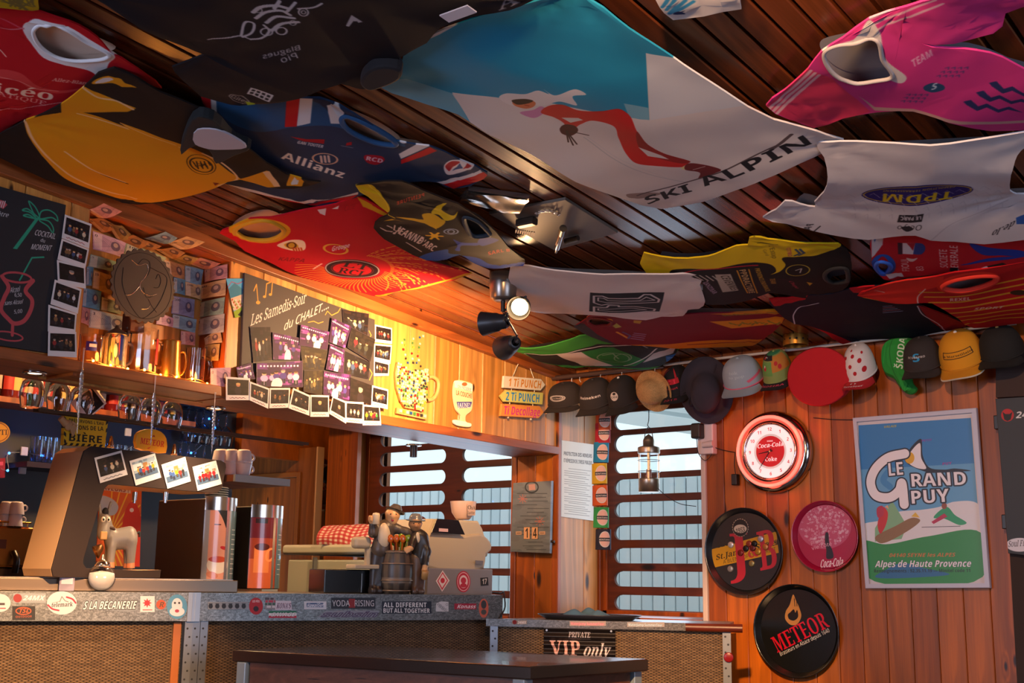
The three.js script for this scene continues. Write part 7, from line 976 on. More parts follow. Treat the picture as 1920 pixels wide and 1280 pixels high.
{ // stickers
const st = (P, o, base, draw, label, opt = {}) => { const m = card(counter, 'sticker', P, o, 0.0042, 0.0006, base, draw, { scale: 1500, rough: 0.5, ...opt }); m.userData.label = label; };
const el = (cx, cy, rx, ry, n = 26) => Array.from({ length: n }, (_, i) => [cx + rx * Math.cos(i / n * 6.2832), cy + ry * Math.sin(i / n * 6.2832)]), rc = (x0, y0, x1, y1) => [[x0, y0], [x1, y0], [x1, y1], [x0, y1]];
st(SEG1, el(0, 1130, 20, 17), '#c8c4cc', (p) => { p.fill('#3a2a30', rc(-4, 1130, 9, 1134)); p.line('#a03a4a', 2, [[-5, 1140], [10, 1140]]); }, 'round white sticker with dark band');
st(SEG1, rc(25, 1112, 86, 1130), '#8b939a', (p) => { p.ring('#8a1c20', 33, 1121, 8, 8); p.text('24MX', [42, 1125], [82, 1125], [43, 1116], '#dcd8dc', ITAL); }, 'sticker reading 24MX with red devil head'); st(SEG1, rc(23, 1136, 66, 1162), '#141012', (p) => { p.ring('#c84a1c', 44, 1145, 14, 6.5, 2); p.text('TSL', [34, 1149], [54, 1148], [35, 1141], '#d8541c', ITAL); p.text('OUTDOOR', [29, 1158], [60, 1157], [29, 1154], '#a8441c', SANS); }, 'black sticker with orange oval TSL');
st(SEG1, el(116, 1130, 28, 22), '#c9c4cc', (p) => { p.line('#b01c3a', 3, [[125, 1119], [136, 1123], [142, 1130]], true); p.line('#b01c3a', 3, [[90, 1134], [98, 1141], [110, 1144]], true); p.text('telemark', [96, 1138], [136, 1136], [97, 1130], '#1c1a20', SERIF); p.line('#5a565c', 1.2, [[112, 1128], [116, 1118], [122, 1126], [128, 1128]]); p.line('#8a868c', 1, [[98, 1130], [112, 1127]]); }, 'white oval telemark sticker');
st(SEG1, [[152, 1142], [155, 1128], [165, 1124], [258, 1124], [258, 1144], [240, 1146]], '#7c848c', (p) => { p.textLine('S LA BÉCANERIE', [155, 1142], [254, 1141], [157, 1127], '#dcdadc', ITAL, '#2a2c30', 16); }, 'white lettering sticker La Becanerie'); st(SEG1, rc(263, 1117, 290, 1147), '#cfcace', (p) => { const q = []; for (let i = 0; i < 16; i++) { const r = i % 2 ? 4.5 : 9; q.push([276 + r * Math.cos(i * 0.393), 1130 + r * Math.sin(i * 0.393)]); } p.fill('#b81c28', q); p.line('#b81c28', 1.4, [[268, 1143], [285, 1143]]); }, 'white sticker with red star splash'); st(SEG1, el(302, 1133, 9, 9), '#b8441c', (p) => p.text('R', [297, 1138], [307, 1138], [297, 1128], '#5a3a1c', ITAL), 'orange splash sticker'); st(SEG1, el(332, 1137, 19, 23), '#4a8aac', (p) => { p.ring('#d4d0d4', 332, 1134, 10, 13); p.ring('#d4d0d4', 332, 1146, 14, 9); p.ring('#2a2a30', 328, 1130, 2, 2); p.ring('#2a2a30', 336, 1130, 2, 2); p.ring('#a8304a', 332, 1145, 4, 3); }, 'oval blue sticker with a white furry creature');
st(SEG2, rc(390, 1128, 466, 1142), '#8b9096', (p) => { for (let i = 0; i < 6; i++) { p.ring('#1c1c20', 395 + i * 12.4, 1136, 4, 4.6); p.fill('#1c1c20', [[391 + i * 12.4, 1131], [399 + i * 12.4, 1131], [396 + i * 12.4, 1135]]); } }, 'row of six small black pictogram stickers'); st(SEG2, el(480, 1136, 13, 16), '#b01420', (p) => { p.ring('#2a0a0c', 480, 1141, 5, 5); p.text('LES FÉES', [473, 1129], [487, 1129], [473, 1125], '#e8d0d0', SANS); }, 'red oval sticker with dark figures'); st(SEG2, rc(497, 1120, 516, 1142), '#8a868c', (p) => { for (let i = 0; i < 20; i++) p.fill(['#4a4248', '#b8304a', '#3a5a4a', '#d0c8cc'][i % 4], rc(497 + (i * 7) % 18, 1120 + (i * 5) % 20, 501 + (i * 7) % 18, 1124 + (i * 5) % 20)); }, 'small speckled collage sticker'); st(SEG2, [[516, 1143], [517, 1126], [546, 1126], [547, 1143]], '#cbc4d0', (p) => p.text('KONA’S', [518, 1140], [545, 1140], [520, 1130], '#4a2a4a', SERIF), 'white Konas sticker'); st(SEG2, rc(504, 1145, 556, 1158), '#d8d4d6', (p) => { p.fill('#1c6a4a', rc(504, 1144, 556, 1149)); p.fill('#b01c3a', rc(504, 1154, 556, 1159)); p.textLine('SAVAGE', [507, 1155], [552, 1155], [509, 1148], '#e8e4e6', ITAL, '#4a4a4a', 8); }, 'green white and red stripe sticker'); st(SEG2, rc(570, 1127, 612, 1142), '#c9ccd4', (p) => { p.fill('#2a4a78', rc(575, 1130, 606, 1138)); p.text('HawaiiSurf', [575, 1138], [608, 1137], [576, 1131], '#e2e4ea', ITAL); }, 'white and blue HawaiiSurf sticker'); st(SEG2, rc(621, 1120, 704, 1141), '#20242e', (p) => { p.fill('#8a1c20', rc(654, 1122, 666, 1139)); p.text('YODA', [623, 1136], [656, 1136], [623, 1125], '#d4d0d4', LIGHT); p.text('RISING', [664, 1136], [702, 1136], [664, 1125], '#d4d0d4', LIGHT); }, 'dark sticker reading Yoda Rising'); st(SEG2, [[594, 1157], [612, 1144], [712, 1144], [706, 1157]], '#858a94', (p) => p.textLine('subsin', [600, 1156], [706, 1156], [604, 1146], null, ITAL, '#4a3a5a', 8), 'outline lettering sticker subsin'); st(SEG2, rc(716, 1127, 809, 1150), '#1a2230', (p) => { p.text('ALL DIFFERENT', [719, 1138], [800, 1138], [719, 1129], '#dcdcdc', SANS); p.text('BUT ALL TOGETHER', [718, 1148.5], [806, 1148.5], [718, 1140], '#dcdcdc', SANS); }, 'navy sticker reading All Different but all Together'); st(SEG2, [[817, 1146], [818, 1130], [828, 1127], [841, 1128], [841, 1146]], '#bfc2c6', (p) => { for (let i = 0; i < 10; i++) p.ring('#7a7e84', 821 + (i * 5) % 18, 1131 + (i * 4) % 13, 2, 2, 0.8); }, 'white line-drawing sticker'); st(SEG2, rc(852, 1131, 893, 1142), '#9a1c34', (p) => p.text('Konass', [856, 1140], [891, 1140], [857, 1133], '#e0d0d4', ITAL), 'crimson Konass sticker'); st(SEG2, el(907, 1140, 9, 18), '#c4604a', (p) => { p.ring('#3a3a3c', 907, 1133, 5, 8); p.ring('#4a4a44', 907, 1147, 5, 5); }, 'orange oval sticker with dark skull shapes');
const s2 = (o, c, d) => { const m = card(ledge, 'sticker', SEG3, o, 0.0042, 0.0005, c, d, { scale: 1500 }); m.userData.label = 'small name sticker on the thin metal edge'; }; s2(rc(960, 1162, 988, 1170), '#8a8078', (p) => { p.ring('#7a1c20', 965, 1166, 4, 4); p.text('24MX', [970, 1169], [986, 1169], [970, 1164], '#dcd4d0', ITAL); }); s2(rc(1068, 1164, 1136, 1173), '#9a8a84', (p) => p.textLine('WaterJump SummerTour', [1070, 1171], [1133, 1172], [1070, 1166], '#d8a0a8', SANS, '#a83a4a', 10)); s2(rc(1176, 1166, 1246, 1175), '#9a908a', (p) => p.textLine('WaterJump SummerTour', [1178, 1173], [1242, 1174], [1178, 1168], '#c8d0d4', SANS, '#4a6a78', 10));
}
{ // corrugated sign
const q = [[1020, 1176], [1154, 1179], [1154, 1250], [1020, 1247]], c = q.map((p) => SEG3.hit(...p, 0.01)), bb = bounds(c), pr = new Print(SEG3, 0.012, bb, 1500, '#1a1412'); pr.text('PRIVATE', [1066, 1194], [1107, 1195], [1066, 1184], '#b8b0b4', SERIF); pr.line('#8a8488', 0.8, [[1066, 1197], [1107, 1198]]); pr.text('VIP', [1032, 1228], [1090, 1229], [1030, 1200], '#d8a89c', SERIF); pr.text('only', [1092, 1230], [1142, 1231], [1094, 1206], '#cfc4c2', 'italic bold 100px serif'); pr.text('LOUNGE', [1066, 1242], [1107, 1243], [1066, 1233], '#a8a0a4', SERIF);
const g = new THREE.PlaneGeometry(bb[2] - bb[0], bb[3] - bb[1], 2, 60), P = g.attributes.position; for (let i = 0; i < P.count; i++) P.setZ(i, 0.005 * Math.sin(P.getY(i) / 0.03 * 2 * Math.PI)); g.computeVertexNormals();
const t = thing('corrugated_sign', 'black corrugated sign reading Private VIP only', 'sign'); part('sheet', g.applyMatrix4(SEG3.frame((bb[0] + bb[2]) / 2, (bb[1] + bb[3]) / 2, 0.012)), new THREE.MeshPhysicalMaterial({ map: pr.texture(), roughness: 0.4, metalness: 0.3, side: THREE.DoubleSide }), t); for (const p of [[1025, 1181], [1146, 1183]]) part('screw', cyl(0.004, 0.004, 0.003).rotateX(Math.PI / 2).applyMatrix4(SEG3.frame(...SEG3.hit(...p, 0.018), 0.016)), zincEdge, t);
}
{ // high table
const Y = 0.976, T = level(Y), B = level(Y - 0.035), [a, b, c, d] = [[437, 1218], [995, 1249], [1215, 1235], [655, 1207]].map((p) => T.point(...p)), t = thing('high_table', 'dark high table with brown apron and steel legs before the bar', 'table'), xy = (p) => [p.x, -p.z];
part('tabletop', slab([xy(a), xy(b), xy(c), xy(d)], 0.035, 0.004).rotateX(-Math.PI / 2).translate(0, Y - 0.035, 0), mat(0x2a211e, 0.2, 0, { clearcoat: 0.3 }), t);
const ctr = a.clone().add(b).add(c).add(d).multiplyScalar(0.25), inset = (p) => p.clone().lerp(ctr, 0.07), legs = [a, b, c, d].map(inset); for (const l of legs) part('leg', box(0.04, Y - 0.035, 0.04, l.x, (Y - 0.035) / 2, l.z, 0.003), mat(0x8fa0ac, 0.4, 0.5), t);
for (let i = 0; i < 4; i++) { const p = legs[i], q = legs[(i + 1) % 4], P = vertical(p, q); part('apron', box(p.distanceTo(q) - 0.05, 0.075, 0.018, p.distanceTo(q) / 2, 0, 0).applyMatrix4(M4().makeBasis(P.u, P.v, P.n).setPosition(p.x, Y - 0.073, p.z)), mat(0x6a4636, 0.5, 0, { map: woodB }), t); }
}
// ------------------------------------------------------------------ beer tap
const XT = depthPoint(250, 950, 4.22).x, TAP = new Plane(V(XT, 0, 0), V(0, 0, -1), V(0, 1, 0)), steelBand = mat(0xe0b486, 0.42, 0.4), brushed = mat(0x6a5c50, 0.36, 0.9);
{
const t = thing('beer_tap_tower', 'slanted C-shaped beer tap tower of brown laminate and steel', 'beer tap'), o = [[172, 836], [415, 863], [423, 868], [424, 876], [416, 916], [408, 924], [396, 924], [212, 908], [203, 909], [196, 916], [157, 1046], [156, 1056], [162, 1065], [258, 1069], [302, 1068], [300, 1083], [112, 1082], [100, 1080], [97, 1066], [150, 870], [158, 845]], q = o.map((p) => TAP.hit(...p)), w = 0.18;
part('laminate_face', slab(q, 0.006, 0.001).applyMatrix4(TAP.frame(0, 0, -0.006)), mat(0x352b29, 0.75, 0, { specularIntensity: 0.3 }), t);
const f = (() => { const g = new THREE.ExtrudeGeometry(new THREE.Shape(q.map((p) => new THREE.Vector2(...p))), { depth: w - 0.008, bevelEnabled: false }); return g.applyMatrix4(TAP.frame(0, 0, -w)); })(); part('steel_band', f, steelBand, t);
for (const x of [253, 311]) { const s = TAP.point(x, 922, -0.08); part('spout', [cyl(0.008, 0.009, 0.03, s.x, s.y - 0.03, s.z, 16), cyl(0.005, 0.005, 0.012, s.x, s.y - 0.04, s.z, 12)], chrome, t); }
for (const [x, y] of [[207, 838], [326, 852]]) { const s = TAP.point(x, y, -0.09); part('tap_handle', lathe([[0.006, 0], [0.0125, 0], [0.012, 0.006], [0.005, 0.04], [0, 0.043]], 20, s.x, s.y - 0.002, s.z), mat(0xc8b49c, 0.2, 1), t); }
[['four men in dark suits, captioned in ink', [[177, 858], [228, 844], [239.5, 889.5], [188, 905.5]], 'night', 'black'], ['a person in yellow on a street', [[243, 864], [290.5, 849.5], [302.5, 895], [254.5, 910]], 'day'], ['a group in blue on a street', [[302.5, 871], [347.5, 856], [358, 902], [314, 916]], 'day'], ['people in red costumes', [[361, 875], [405, 863], [416, 907], [370.5, 920]], 'red']].forEach(([w2, q2, s, cpt]) => snapshot('polaroid_photo', 'tilted polaroid stuck on the beer tap showing ' + w2, 'polaroids on the beer tap', TAP, q2, s, 0.0025, INSTAX, cpt));
const P2 = new Plane(V(XT - 0.09, 0, 0), V(0, 0, -1), V(0, 1, 0)), s1 = thing('tap_sign', 'yellow and black striped sign Preservons l\'eau buvons de la Biere', 'sign');
card(s1, 'panel', P2, [[122, 772], [204, 784], [197, 839], [119, 834]], 0, 0.02, '#d2a514', (p) => { const bk = '#1a1612'; for (let i = 0; i < 8; i++) { p.fill(bk, [[124 + i * 11, 773 + i * 1.5], [129 + i * 11, 773.6 + i * 1.5], [126 + i * 11, 778 + i * 1.5], [121 + i * 11, 777.4 + i * 1.5]]); p.fill(bk, [[122 + i * 11, 829.5 + i * 0.6], [127 + i * 11, 830 + i * 0.6], [124 + i * 11, 834.5 + i * 0.6], [119 + i * 11, 834 + i * 0.6]]); } for (let i = 0; i < 4; i++) { p.fill(bk, [[199, 790 + i * 14], [204, 786 + i * 14], [203, 793 + i * 14], [198, 797 + i * 14]]); p.fill(bk, [[120.5, 780 + i * 14], [124, 784 + i * 14], [124, 791 + i * 14], [120, 787 + i * 14]]); } p.text("PRÉSERVONS L'EAU", [129, 790], [195, 797], [129, 784], bk, SANS); p.text('BUVONS DE LA', [128, 804], [194, 807.5], [128, 796], bk, SANS); p.text('BIÈRE', [127, 826], [192, 831], [128, 812], bk, SANS); }, { bevel: 0.002 });
const st = P2.point(160, 838, -0.005); part('stalk', cyl(0.008, 0.008, 0.03, st.x, st.y - 0.03, st.z), chrome, s1);
const hand = thing('wooden_hand', 'small carved wooden hand gripping the yellow Biere sign', 'ornament'), hp = P2.frame(...P2.hit(129, 797, 0.03), 0.03), skinW = mat(0xb58a5e, 0.6); part('palm', new THREE.SphereGeometry(0.016, 16, 10).scale(1, 1.2, 0.5).applyMatrix4(hp), skinW, hand); part('wrist', new THREE.CylinderGeometry(0.01, 0.013, 0.03, 12).rotateZ(0.9).translate(-0.022, 0.012, 0).applyMatrix4(hp), skinW, hand); for (let i = 0; i < 4; i++) part('finger', rod(V(0.004 + i * 0.004, -0.006 + i * 0.004, 0.004).applyMatrix4(hp), V(0.018 + i * 0.003, -0.034 + i * 0.007, 0.003).applyMatrix4(hp), 0.0042, 8), skinW, hand); part('thumb', rod(V(0.008, 0.012, 0.004).applyMatrix4(hp), V(0.026, 0.004, 0.006).applyMatrix4(hp), 0.0045, 8), skinW, hand);
const s3 = thing('tap_badge', 'rounded yellow tap badge with red Meteor lettering', 'sign'); card(s3, 'badge', P2, [[257, 815], [268, 806], [286, 804], [303, 809], [313, 822], [312, 849], [285, 845], [258, 840]], 0, 0.022, '#d69a16', (p) => { p.text('METEOR', [262, 831], [307, 838], [264, 820], '#b8141c', SERIF); p.fill('#c8501c', [[275, 840], [283, 837], [279, 842]]); p.fill('#8a1a14', [[285, 818], [289, 815], [291, 819]]); }, { bevel: 0.004, smooth: 2, coat: 0.6 }); const sp = P2.point(285, 848, -0.005); part('stalk', cyl(0.008, 0.008, 0.02, sp.x, sp.y - 0.018, sp.z), chrome, s3);
}
snapshot('polaroid_photo', 'loose polaroid of a packed crowd dangling over the yellow Biere sign', 'hanging polaroid', new Plane(V(XT - 0.12, 0, 0), V(0, 0, -1), V(0, 1, 0)), [[173, 721], [200, 756], [160, 790], [130.5, 755]], 'night', 0.002, INSTAX);
{ // drip tray, price holder, sugar pot
const t = thing('drip_tray', 'long brushed steel drip tray under the beer tap', 'tray'), a0 = SEG1.hit(-60, 1100, -0.05)[0], a1 = SEG1.hit(446, 1100, -0.05)[0], W = 0.34; const put3 = (g) => g.applyMatrix4(SEG1.frame(0, 0, -0.05)); part('tray_body', put3(box(a1 - a0, 0.042, W, (a0 + a1) / 2, 0.022, -W / 2, 0.003)), brushed, t); part('grating', put3(box(a1 - a0 - 0.03, 0.003, W - 0.03, (a0 + a1) / 2, 0.044, -W / 2)), mat(0x8a8078, 0.35, 0.9), t);
const h = thing('price_holder', 'clear acrylic holder with a handwritten paper on the tray', 'holder'), [ha] = SEG1.hit(125, 1095, -0.03); part('acrylic', box(0.048, 0.045, 0.014, ha, 0.024, -0.03, 0.002).applyMatrix4(SEG1.frame(0, 0, 0)), mat(0xcfc4d8, 0.15, 0, { transmission: 0.5, thickness: 0.01 }), h); part('paper', box(0.036, 0.02, 0.001, ha, 0.034, -0.022).applyMatrix4(SEG1.frame(0, 0, 0)), mat(0xd8cdd8, 0.7), h);
const s = thing('sugar_pot', 'round glass sugar pot with chrome lid and spout', 'sugar pot'), [sa] = SEG1.hit(189, 1100, -0.035), p = SEG1.at(sa, 0.0, -0.035), R = 0.046; const prof = []; for (let i = 2; i < 22; i++) { const a = -Math.PI / 2 + i / 24 * Math.PI; prof.push([R * Math.cos(a), R + 0.0 + R * Math.sin(a)]); } part('glass_ball', lathe([[0, prof[0][1]], ...prof], 36, p.x, CT + 0.0005, p.z), mat(0xf4f4f4, 0.02, 0, { transmission: 1, thickness: 0, ior: 2 }), s);
const su = []; for (let i = 0; i < 16; i++) { const a = -Math.PI / 2 + 0.2 + i / 15 * 1.75; su.push([(R - 0.004) * Math.cos(a), R + (R - 0.004) * Math.sin(a)]); } part('sugar', lathe([[0, su[0][1]], ...su, [0, su[15][1] + 0.008]], 32, p.x, CT + 0.0005, p.z), mat(0xe8e2dc, 0.9), s); part('lid', lathe([[0, 0.125], [0.004, 0.122], [0.007, 0.108], [0.012, 0.102], [0.022, 0.098], [0.026, 0.088], [0.025, 0.083], [0, 0.083]], 28, p.x, CT + 0.0005, p.z), mat(0xd4ccc4, 0.12, 1), s);
}
// ------------------------------------------------------------------ small sculpted figures
function blob(bones, cell) {                               // bones: [ax, ay, az, ra, bx, by, bz, rb]; one continuous skin
const b = new THREE.Box3(); for (const [ax, ay, az, ra, bx, by, bz, rb] of bones) { b.expandByPoint(V(ax - ra, ay - ra, az - ra)); b.expandByPoint(V(ax + ra, ay + ra, az + ra)); b.expandByPoint(V(bx - rb, by - rb, bz - rb)); b.expandByPoint(V(bx + rb, by + rb, bz + rb)); } b.expandByScalar(cell * 3);
const c = b.getCenter(V()), s = Math.max(...b.getSize(V()).toArray()) / 2, N = Math.min(72, Math.ceil(2 * s / cell)), mc = new MarchingCubes(N, mat(0xffffff), false, false, 60000), k = cell * 2.2; mc.isolation = 0;
for (let z = 0; z < N; z++) for (let y = 0; y < N; y++) for (let x = 0; x < N; x++) {
const px = c.x + s * (2 * x / N - 1), py = c.y + s * (2 * y / N - 1), pz = c.z + s * (2 * z / N - 1); let d = 1e3;
for (const [ax, ay, az, ra, bx, by, bz, rb] of bones) { const ux = bx - ax, uy = by - ay, uz = bz - az, L = ux * ux + uy * uy + uz * uz || 1e-9, t = Math.max(0, Math.min(1, ((px - ax) * ux + (py - ay) * uy + (pz - az) * uz) / L)), e = Math.hypot(px - ax - ux * t, py - ay - uy * t, pz - az - uz * t) - (ra + (rb - ra) * t), h = Math.max(k - Math.abs(d - e), 0) / k; d = Math.min(d, e) - h * h * k * 0.25; }
mc.field[x + y * N + z * N * N] = -d;
}
mc.update(); const n = mc.count ?? mc.geometry.drawRange.count, g = new THREE.BufferGeometry(); g.setAttribute('position', new THREE.BufferAttribute(mc.positionArray.slice(0, n * 3), 3)); g.scale(s, s, s).translate(c.x, c.y, c.z); const m = mergeVertices(g, 1e-6); m.computeVertexNormals(); return m;
}
const ball = (r, x, y, z, sx = 1, sy = 1, sz = 1) => new THREE.SphereGeometry(r, 16, 12).scale(sx, sy, sz).translate(x, y, z);
function stand(o, turn) { return M4().makeRotationY(turn).setPosition(o); }
{ // donkey: local x to the viewer's side, z towards the viewer
const o = TAP.point(216, 1064, -0.06), T = stand(o, 1.25).scale(V(0.72, 1, 0.85)), t = thing('donkey_figure', 'grey cartoon donkey figurine with toothy grin and bell', 'figurine'), grey = mat(0x77716c, 0.45), Q = (g) => g.applyMatrix4(T);
part('body', Q(blob([[-0.025, 0.095, 0, 0.036, 0.055, 0.105, 0, 0.04], [-0.03, 0.07, 0.018, 0.02, -0.03, 0.012, 0.018, 0.017], [-0.03, 0.07, -0.018, 0.02, -0.03, 0.012, -0.018, 0.017], [0.062, 0.09, 0.02, 0.026, 0.066, 0.012, 0.02, 0.018], [0.062, 0.09, -0.02, 0.026, 0.066, 0.012, -0.02, 0.018], [-0.035, 0.11, 0, 0.03, -0.07, 0.15, 0.006, 0.026], [-0.07, 0.155, 0.008, 0.03, -0.082, 0.118, 0.03, 0.026], [-0.055, 0.178, -0.012, 0.009, -0.04, 0.225, -0.016, 0.006], [-0.088, 0.178, 0.0, 0.009, -0.1, 0.222, 0.0, 0.006]], 0.006)), grey, t);
for (const [x, z] of [[-0.03, 0.018], [-0.03, -0.018], [0.066, 0.02], [0.066, -0.02]]) part('hoof', Q(cyl(0.02, 0.0185, 0.018, x, 0, z, 16)), mat(0xb5714e, 0.5), t); for (const dx of [-0.012, 0.012]) { const ey = part('eye', Q(ball(0.0105, -0.074 + dx, 0.163, 0.034)), mat(0xd8d0c0, 0.3), t); part('pupil', Q(ball(0.0045, -0.0745 + dx, 0.163, 0.0435)), inkBlack, ey); }
part('teeth', Q(box(0.032, 0.028, 0.012, -0.083, 0.108, 0.052, 0.004)), mat(0xb58a4a, 0.4), t); part('mane', Q(ball(0.016, -0.07, 0.19, 0.006, 1, 1, 0.9)), inkBlack, t); part('collar', Q(new THREE.TorusGeometry(0.031, 0.006, 8, 24).rotateX(1.1).translate(-0.05, 0.122, 0.004)), mat(0x3a2218, 0.6), t); part('bell', Q(lathe([[0, 0.04], [0.012, 0.036], [0.018, 0.02], [0.026, 0], [0.023, 0], [0.014, 0.02], [0, 0.03]], 24).rotateZ(-0.9).translate(-0.105, 0.05, 0.02)), mat(0x6a4a2a, 0.3, 0.7), t); part('tail', Q(tube([[0.092, 0.12, 0], [0.104, 0.125, 0], [0.106, 0.108, 0]], 0.005)), mat(0x2a2420, 0.6), t);
}
// ------------------------------------------------------------------ behind the tap
{
const P = new Plane(V(XT - 0.26, 0, 0), V(0, 0, -1), V(0, 1, 0));
describe(card(null, 'flavour_poster', P, [[188, 900], [266, 908], [262, 1062], [180, 1060]], 0, 0.004, '#c45a1c', (p) => { for (let i = 0; i < 16; i++) { const a = -1.5 + i * 0.2; p.line('#d8a82c', 3, [[205, 1005], [205 + 75 * Math.cos(a), 1005 + 90 * Math.sin(a)]]); } p.fill('#a8b4b8', [[188, 930], [212, 936], [222, 950], [214, 965], [185, 958]], 'closed'); p.ring('#c03018', 248, 1010, 20, 70); p.fill('#b8b0ac', [[190, 902], [246, 909], [245, 925], [190, 918]]); p.text('SAVEURS !', [186, 917], [242, 923], [187, 908], '#7a2a2a', SANS); p.ring('#d8ccc0', 247, 956, 4, 4); p.fill('#c8a818', [[172, 1005], [182, 1000], [180, 1030], [170, 1035]]); }, { rough: 0.5 }), 'orange and yellow flavour poster behind the donkey', 'poster');
function dispenser(px, y0, y1, d, bw, fw, label, side, draw) {
const c = depthPoint(px, (y0 + y1) / 2, d), h = (y1 - y0) * d / FOCAL, b = depthPoint(px, y1, d), t = thing('drinks_machine', label, 'drinks machine'), y = b.y; part('housing', box(bw, h * 0.96, fw, b.x - bw / 2, y + h * 0.48, b.z - fw / 2, 0.006), mat(side, 0.4), t);
const tex = canvas(256, 512, draw), R = fw * 0.62, half = Math.asin(fw / 2 / R); const g = new THREE.CylinderGeometry(R, R, h * 0.82, 24, 1, true, Math.PI / 2 - half, 2 * half).translate(b.x - R * Math.cos(half) + 0.001, y + h * 0.42, b.z - fw / 2); part('printed_front', g, new THREE.MeshPhysicalMaterial({ map: tex, roughness: 0.25, clearcoat: 0.5, side: THREE.DoubleSide }), t);
part('steel_top', new THREE.CylinderGeometry(R * 1.01, R * 1.01, h * 0.15, 24, 1, false, Math.PI / 2 - half, 2 * half).translate(b.x - R * Math.cos(half) + 0.001, y + h * 0.905, b.z - fw / 2), mat(0xc4bab0, 0.2, 1), t); part('steel_strip', box(0.004, h * 0.82, 0.012, b.x + R * (1 - Math.cos(half)) + 0.001, y + h * 0.42, b.z - fw * 0.53), mat(0xd0ccc8, 0.2, 0.9), t); return t;
}
dispenser(375, 928, 1096, 4.62, 0.3, 0.155, 'brown drinks machine with a woman\'s face and noodle bowl print', 0x5f4a3a, (g) => { g.fillStyle = '#8a8a92'; g.fillRect(0, 0, 256, 512); g.fillStyle = '#c48a78'; g.fillRect(30, 0, 116, 512); g.fillStyle = '#22262c'; g.beginPath(); g.moveTo(70, 0); g.lineTo(146, 0); g.lineTo(146, 200); g.quadraticCurveTo(120, 80, 70, 0); g.fill(); g.fillStyle = '#5a2a26'; g.fillRect(56, 96, 38, 8); g.fillStyle = '#a82a34'; g.beginPath(); g.ellipse(118, 262, 22, 12, 0.3, 0, 7); g.fill(); g.fillStyle = '#c8bdb4'; g.beginPath(); g.ellipse(90, 380, 62, 60, 0, 0, 7); g.fill(); g.fillStyle = '#a8442c'; g.beginPath(); g.ellipse(88, 342, 52, 22, 0, 0, 7); g.fill(); g.fillStyle = '#b8745c'; g.beginPath(); g.ellipse(60, 450, 34, 22, 0.4, 0, 7); g.fill(); g.fillStyle = '#26323c'; g.fillRect(30, 480, 116, 32); g.fillStyle = '#4f6a76'; g.fillRect(160, 0, 96, 512); for (let i = 0; i < 10; i++) { g.fillStyle = '#b8c8cc'; g.fillRect(176, 130 + i * 34, 44, 4); if (i < 5) { g.fillStyle = '#14181c'; g.fillRect(232, 126 + i * 32, 9, 12); } } });
dispenser(463, 943, 1104, 4.78, 0.25, 0.165, 'black drinks machine with an orange coffee mug print', 0x17130f, (g) => { g.fillStyle = '#8a3a26'; g.fillRect(0, 0, 256, 512); g.fillStyle = '#5a1c28'; g.fillRect(0, 0, 150, 150); g.fillStyle = '#b85a34'; g.fillRect(0, 300, 150, 212); g.fillStyle = '#d07a44'; g.fillRect(26, 210, 84, 190); g.fillStyle = '#4a1a14'; g.beginPath(); g.ellipse(68, 214, 42, 26, 0, 0, 7); g.fill(); g.strokeStyle = '#d88a54'; g.lineWidth = 14; g.beginPath(); g.ellipse(116, 270, 22, 44, 0.2, 0, 7); g.stroke(); g.fillStyle = '#4f6f80'; g.fillRect(160, 0, 96, 512); for (let i = 0; i < 9; i++) { g.fillStyle = '#b8c8d0'; g.fillRect(176, 120 + i * 36, 40, 4); if (i < 4) { g.fillStyle = '#14181c'; g.fillRect(228, 114 + i * 34, 10, 14); } } g.fillStyle = '#2a1c22'; g.fillRect(26, 8, 66, 34); });
const cs = depthPoint(415, 930, 4.78), t = thing('lid_stack', 'stack of grey plastic lids on the face-print drinks machine', 'lids'); for (let i = 0; i < 6; i++) part('lid', lathe([[0, 0.006], [0.042, 0.006], [0.046, 0.003], [0.046, 0], [0, 0]], 28, cs.x - 0.03, cs.y + i * 0.0085 - 0.012, cs.z), mat(0x8d979a, 0.4), t);
}
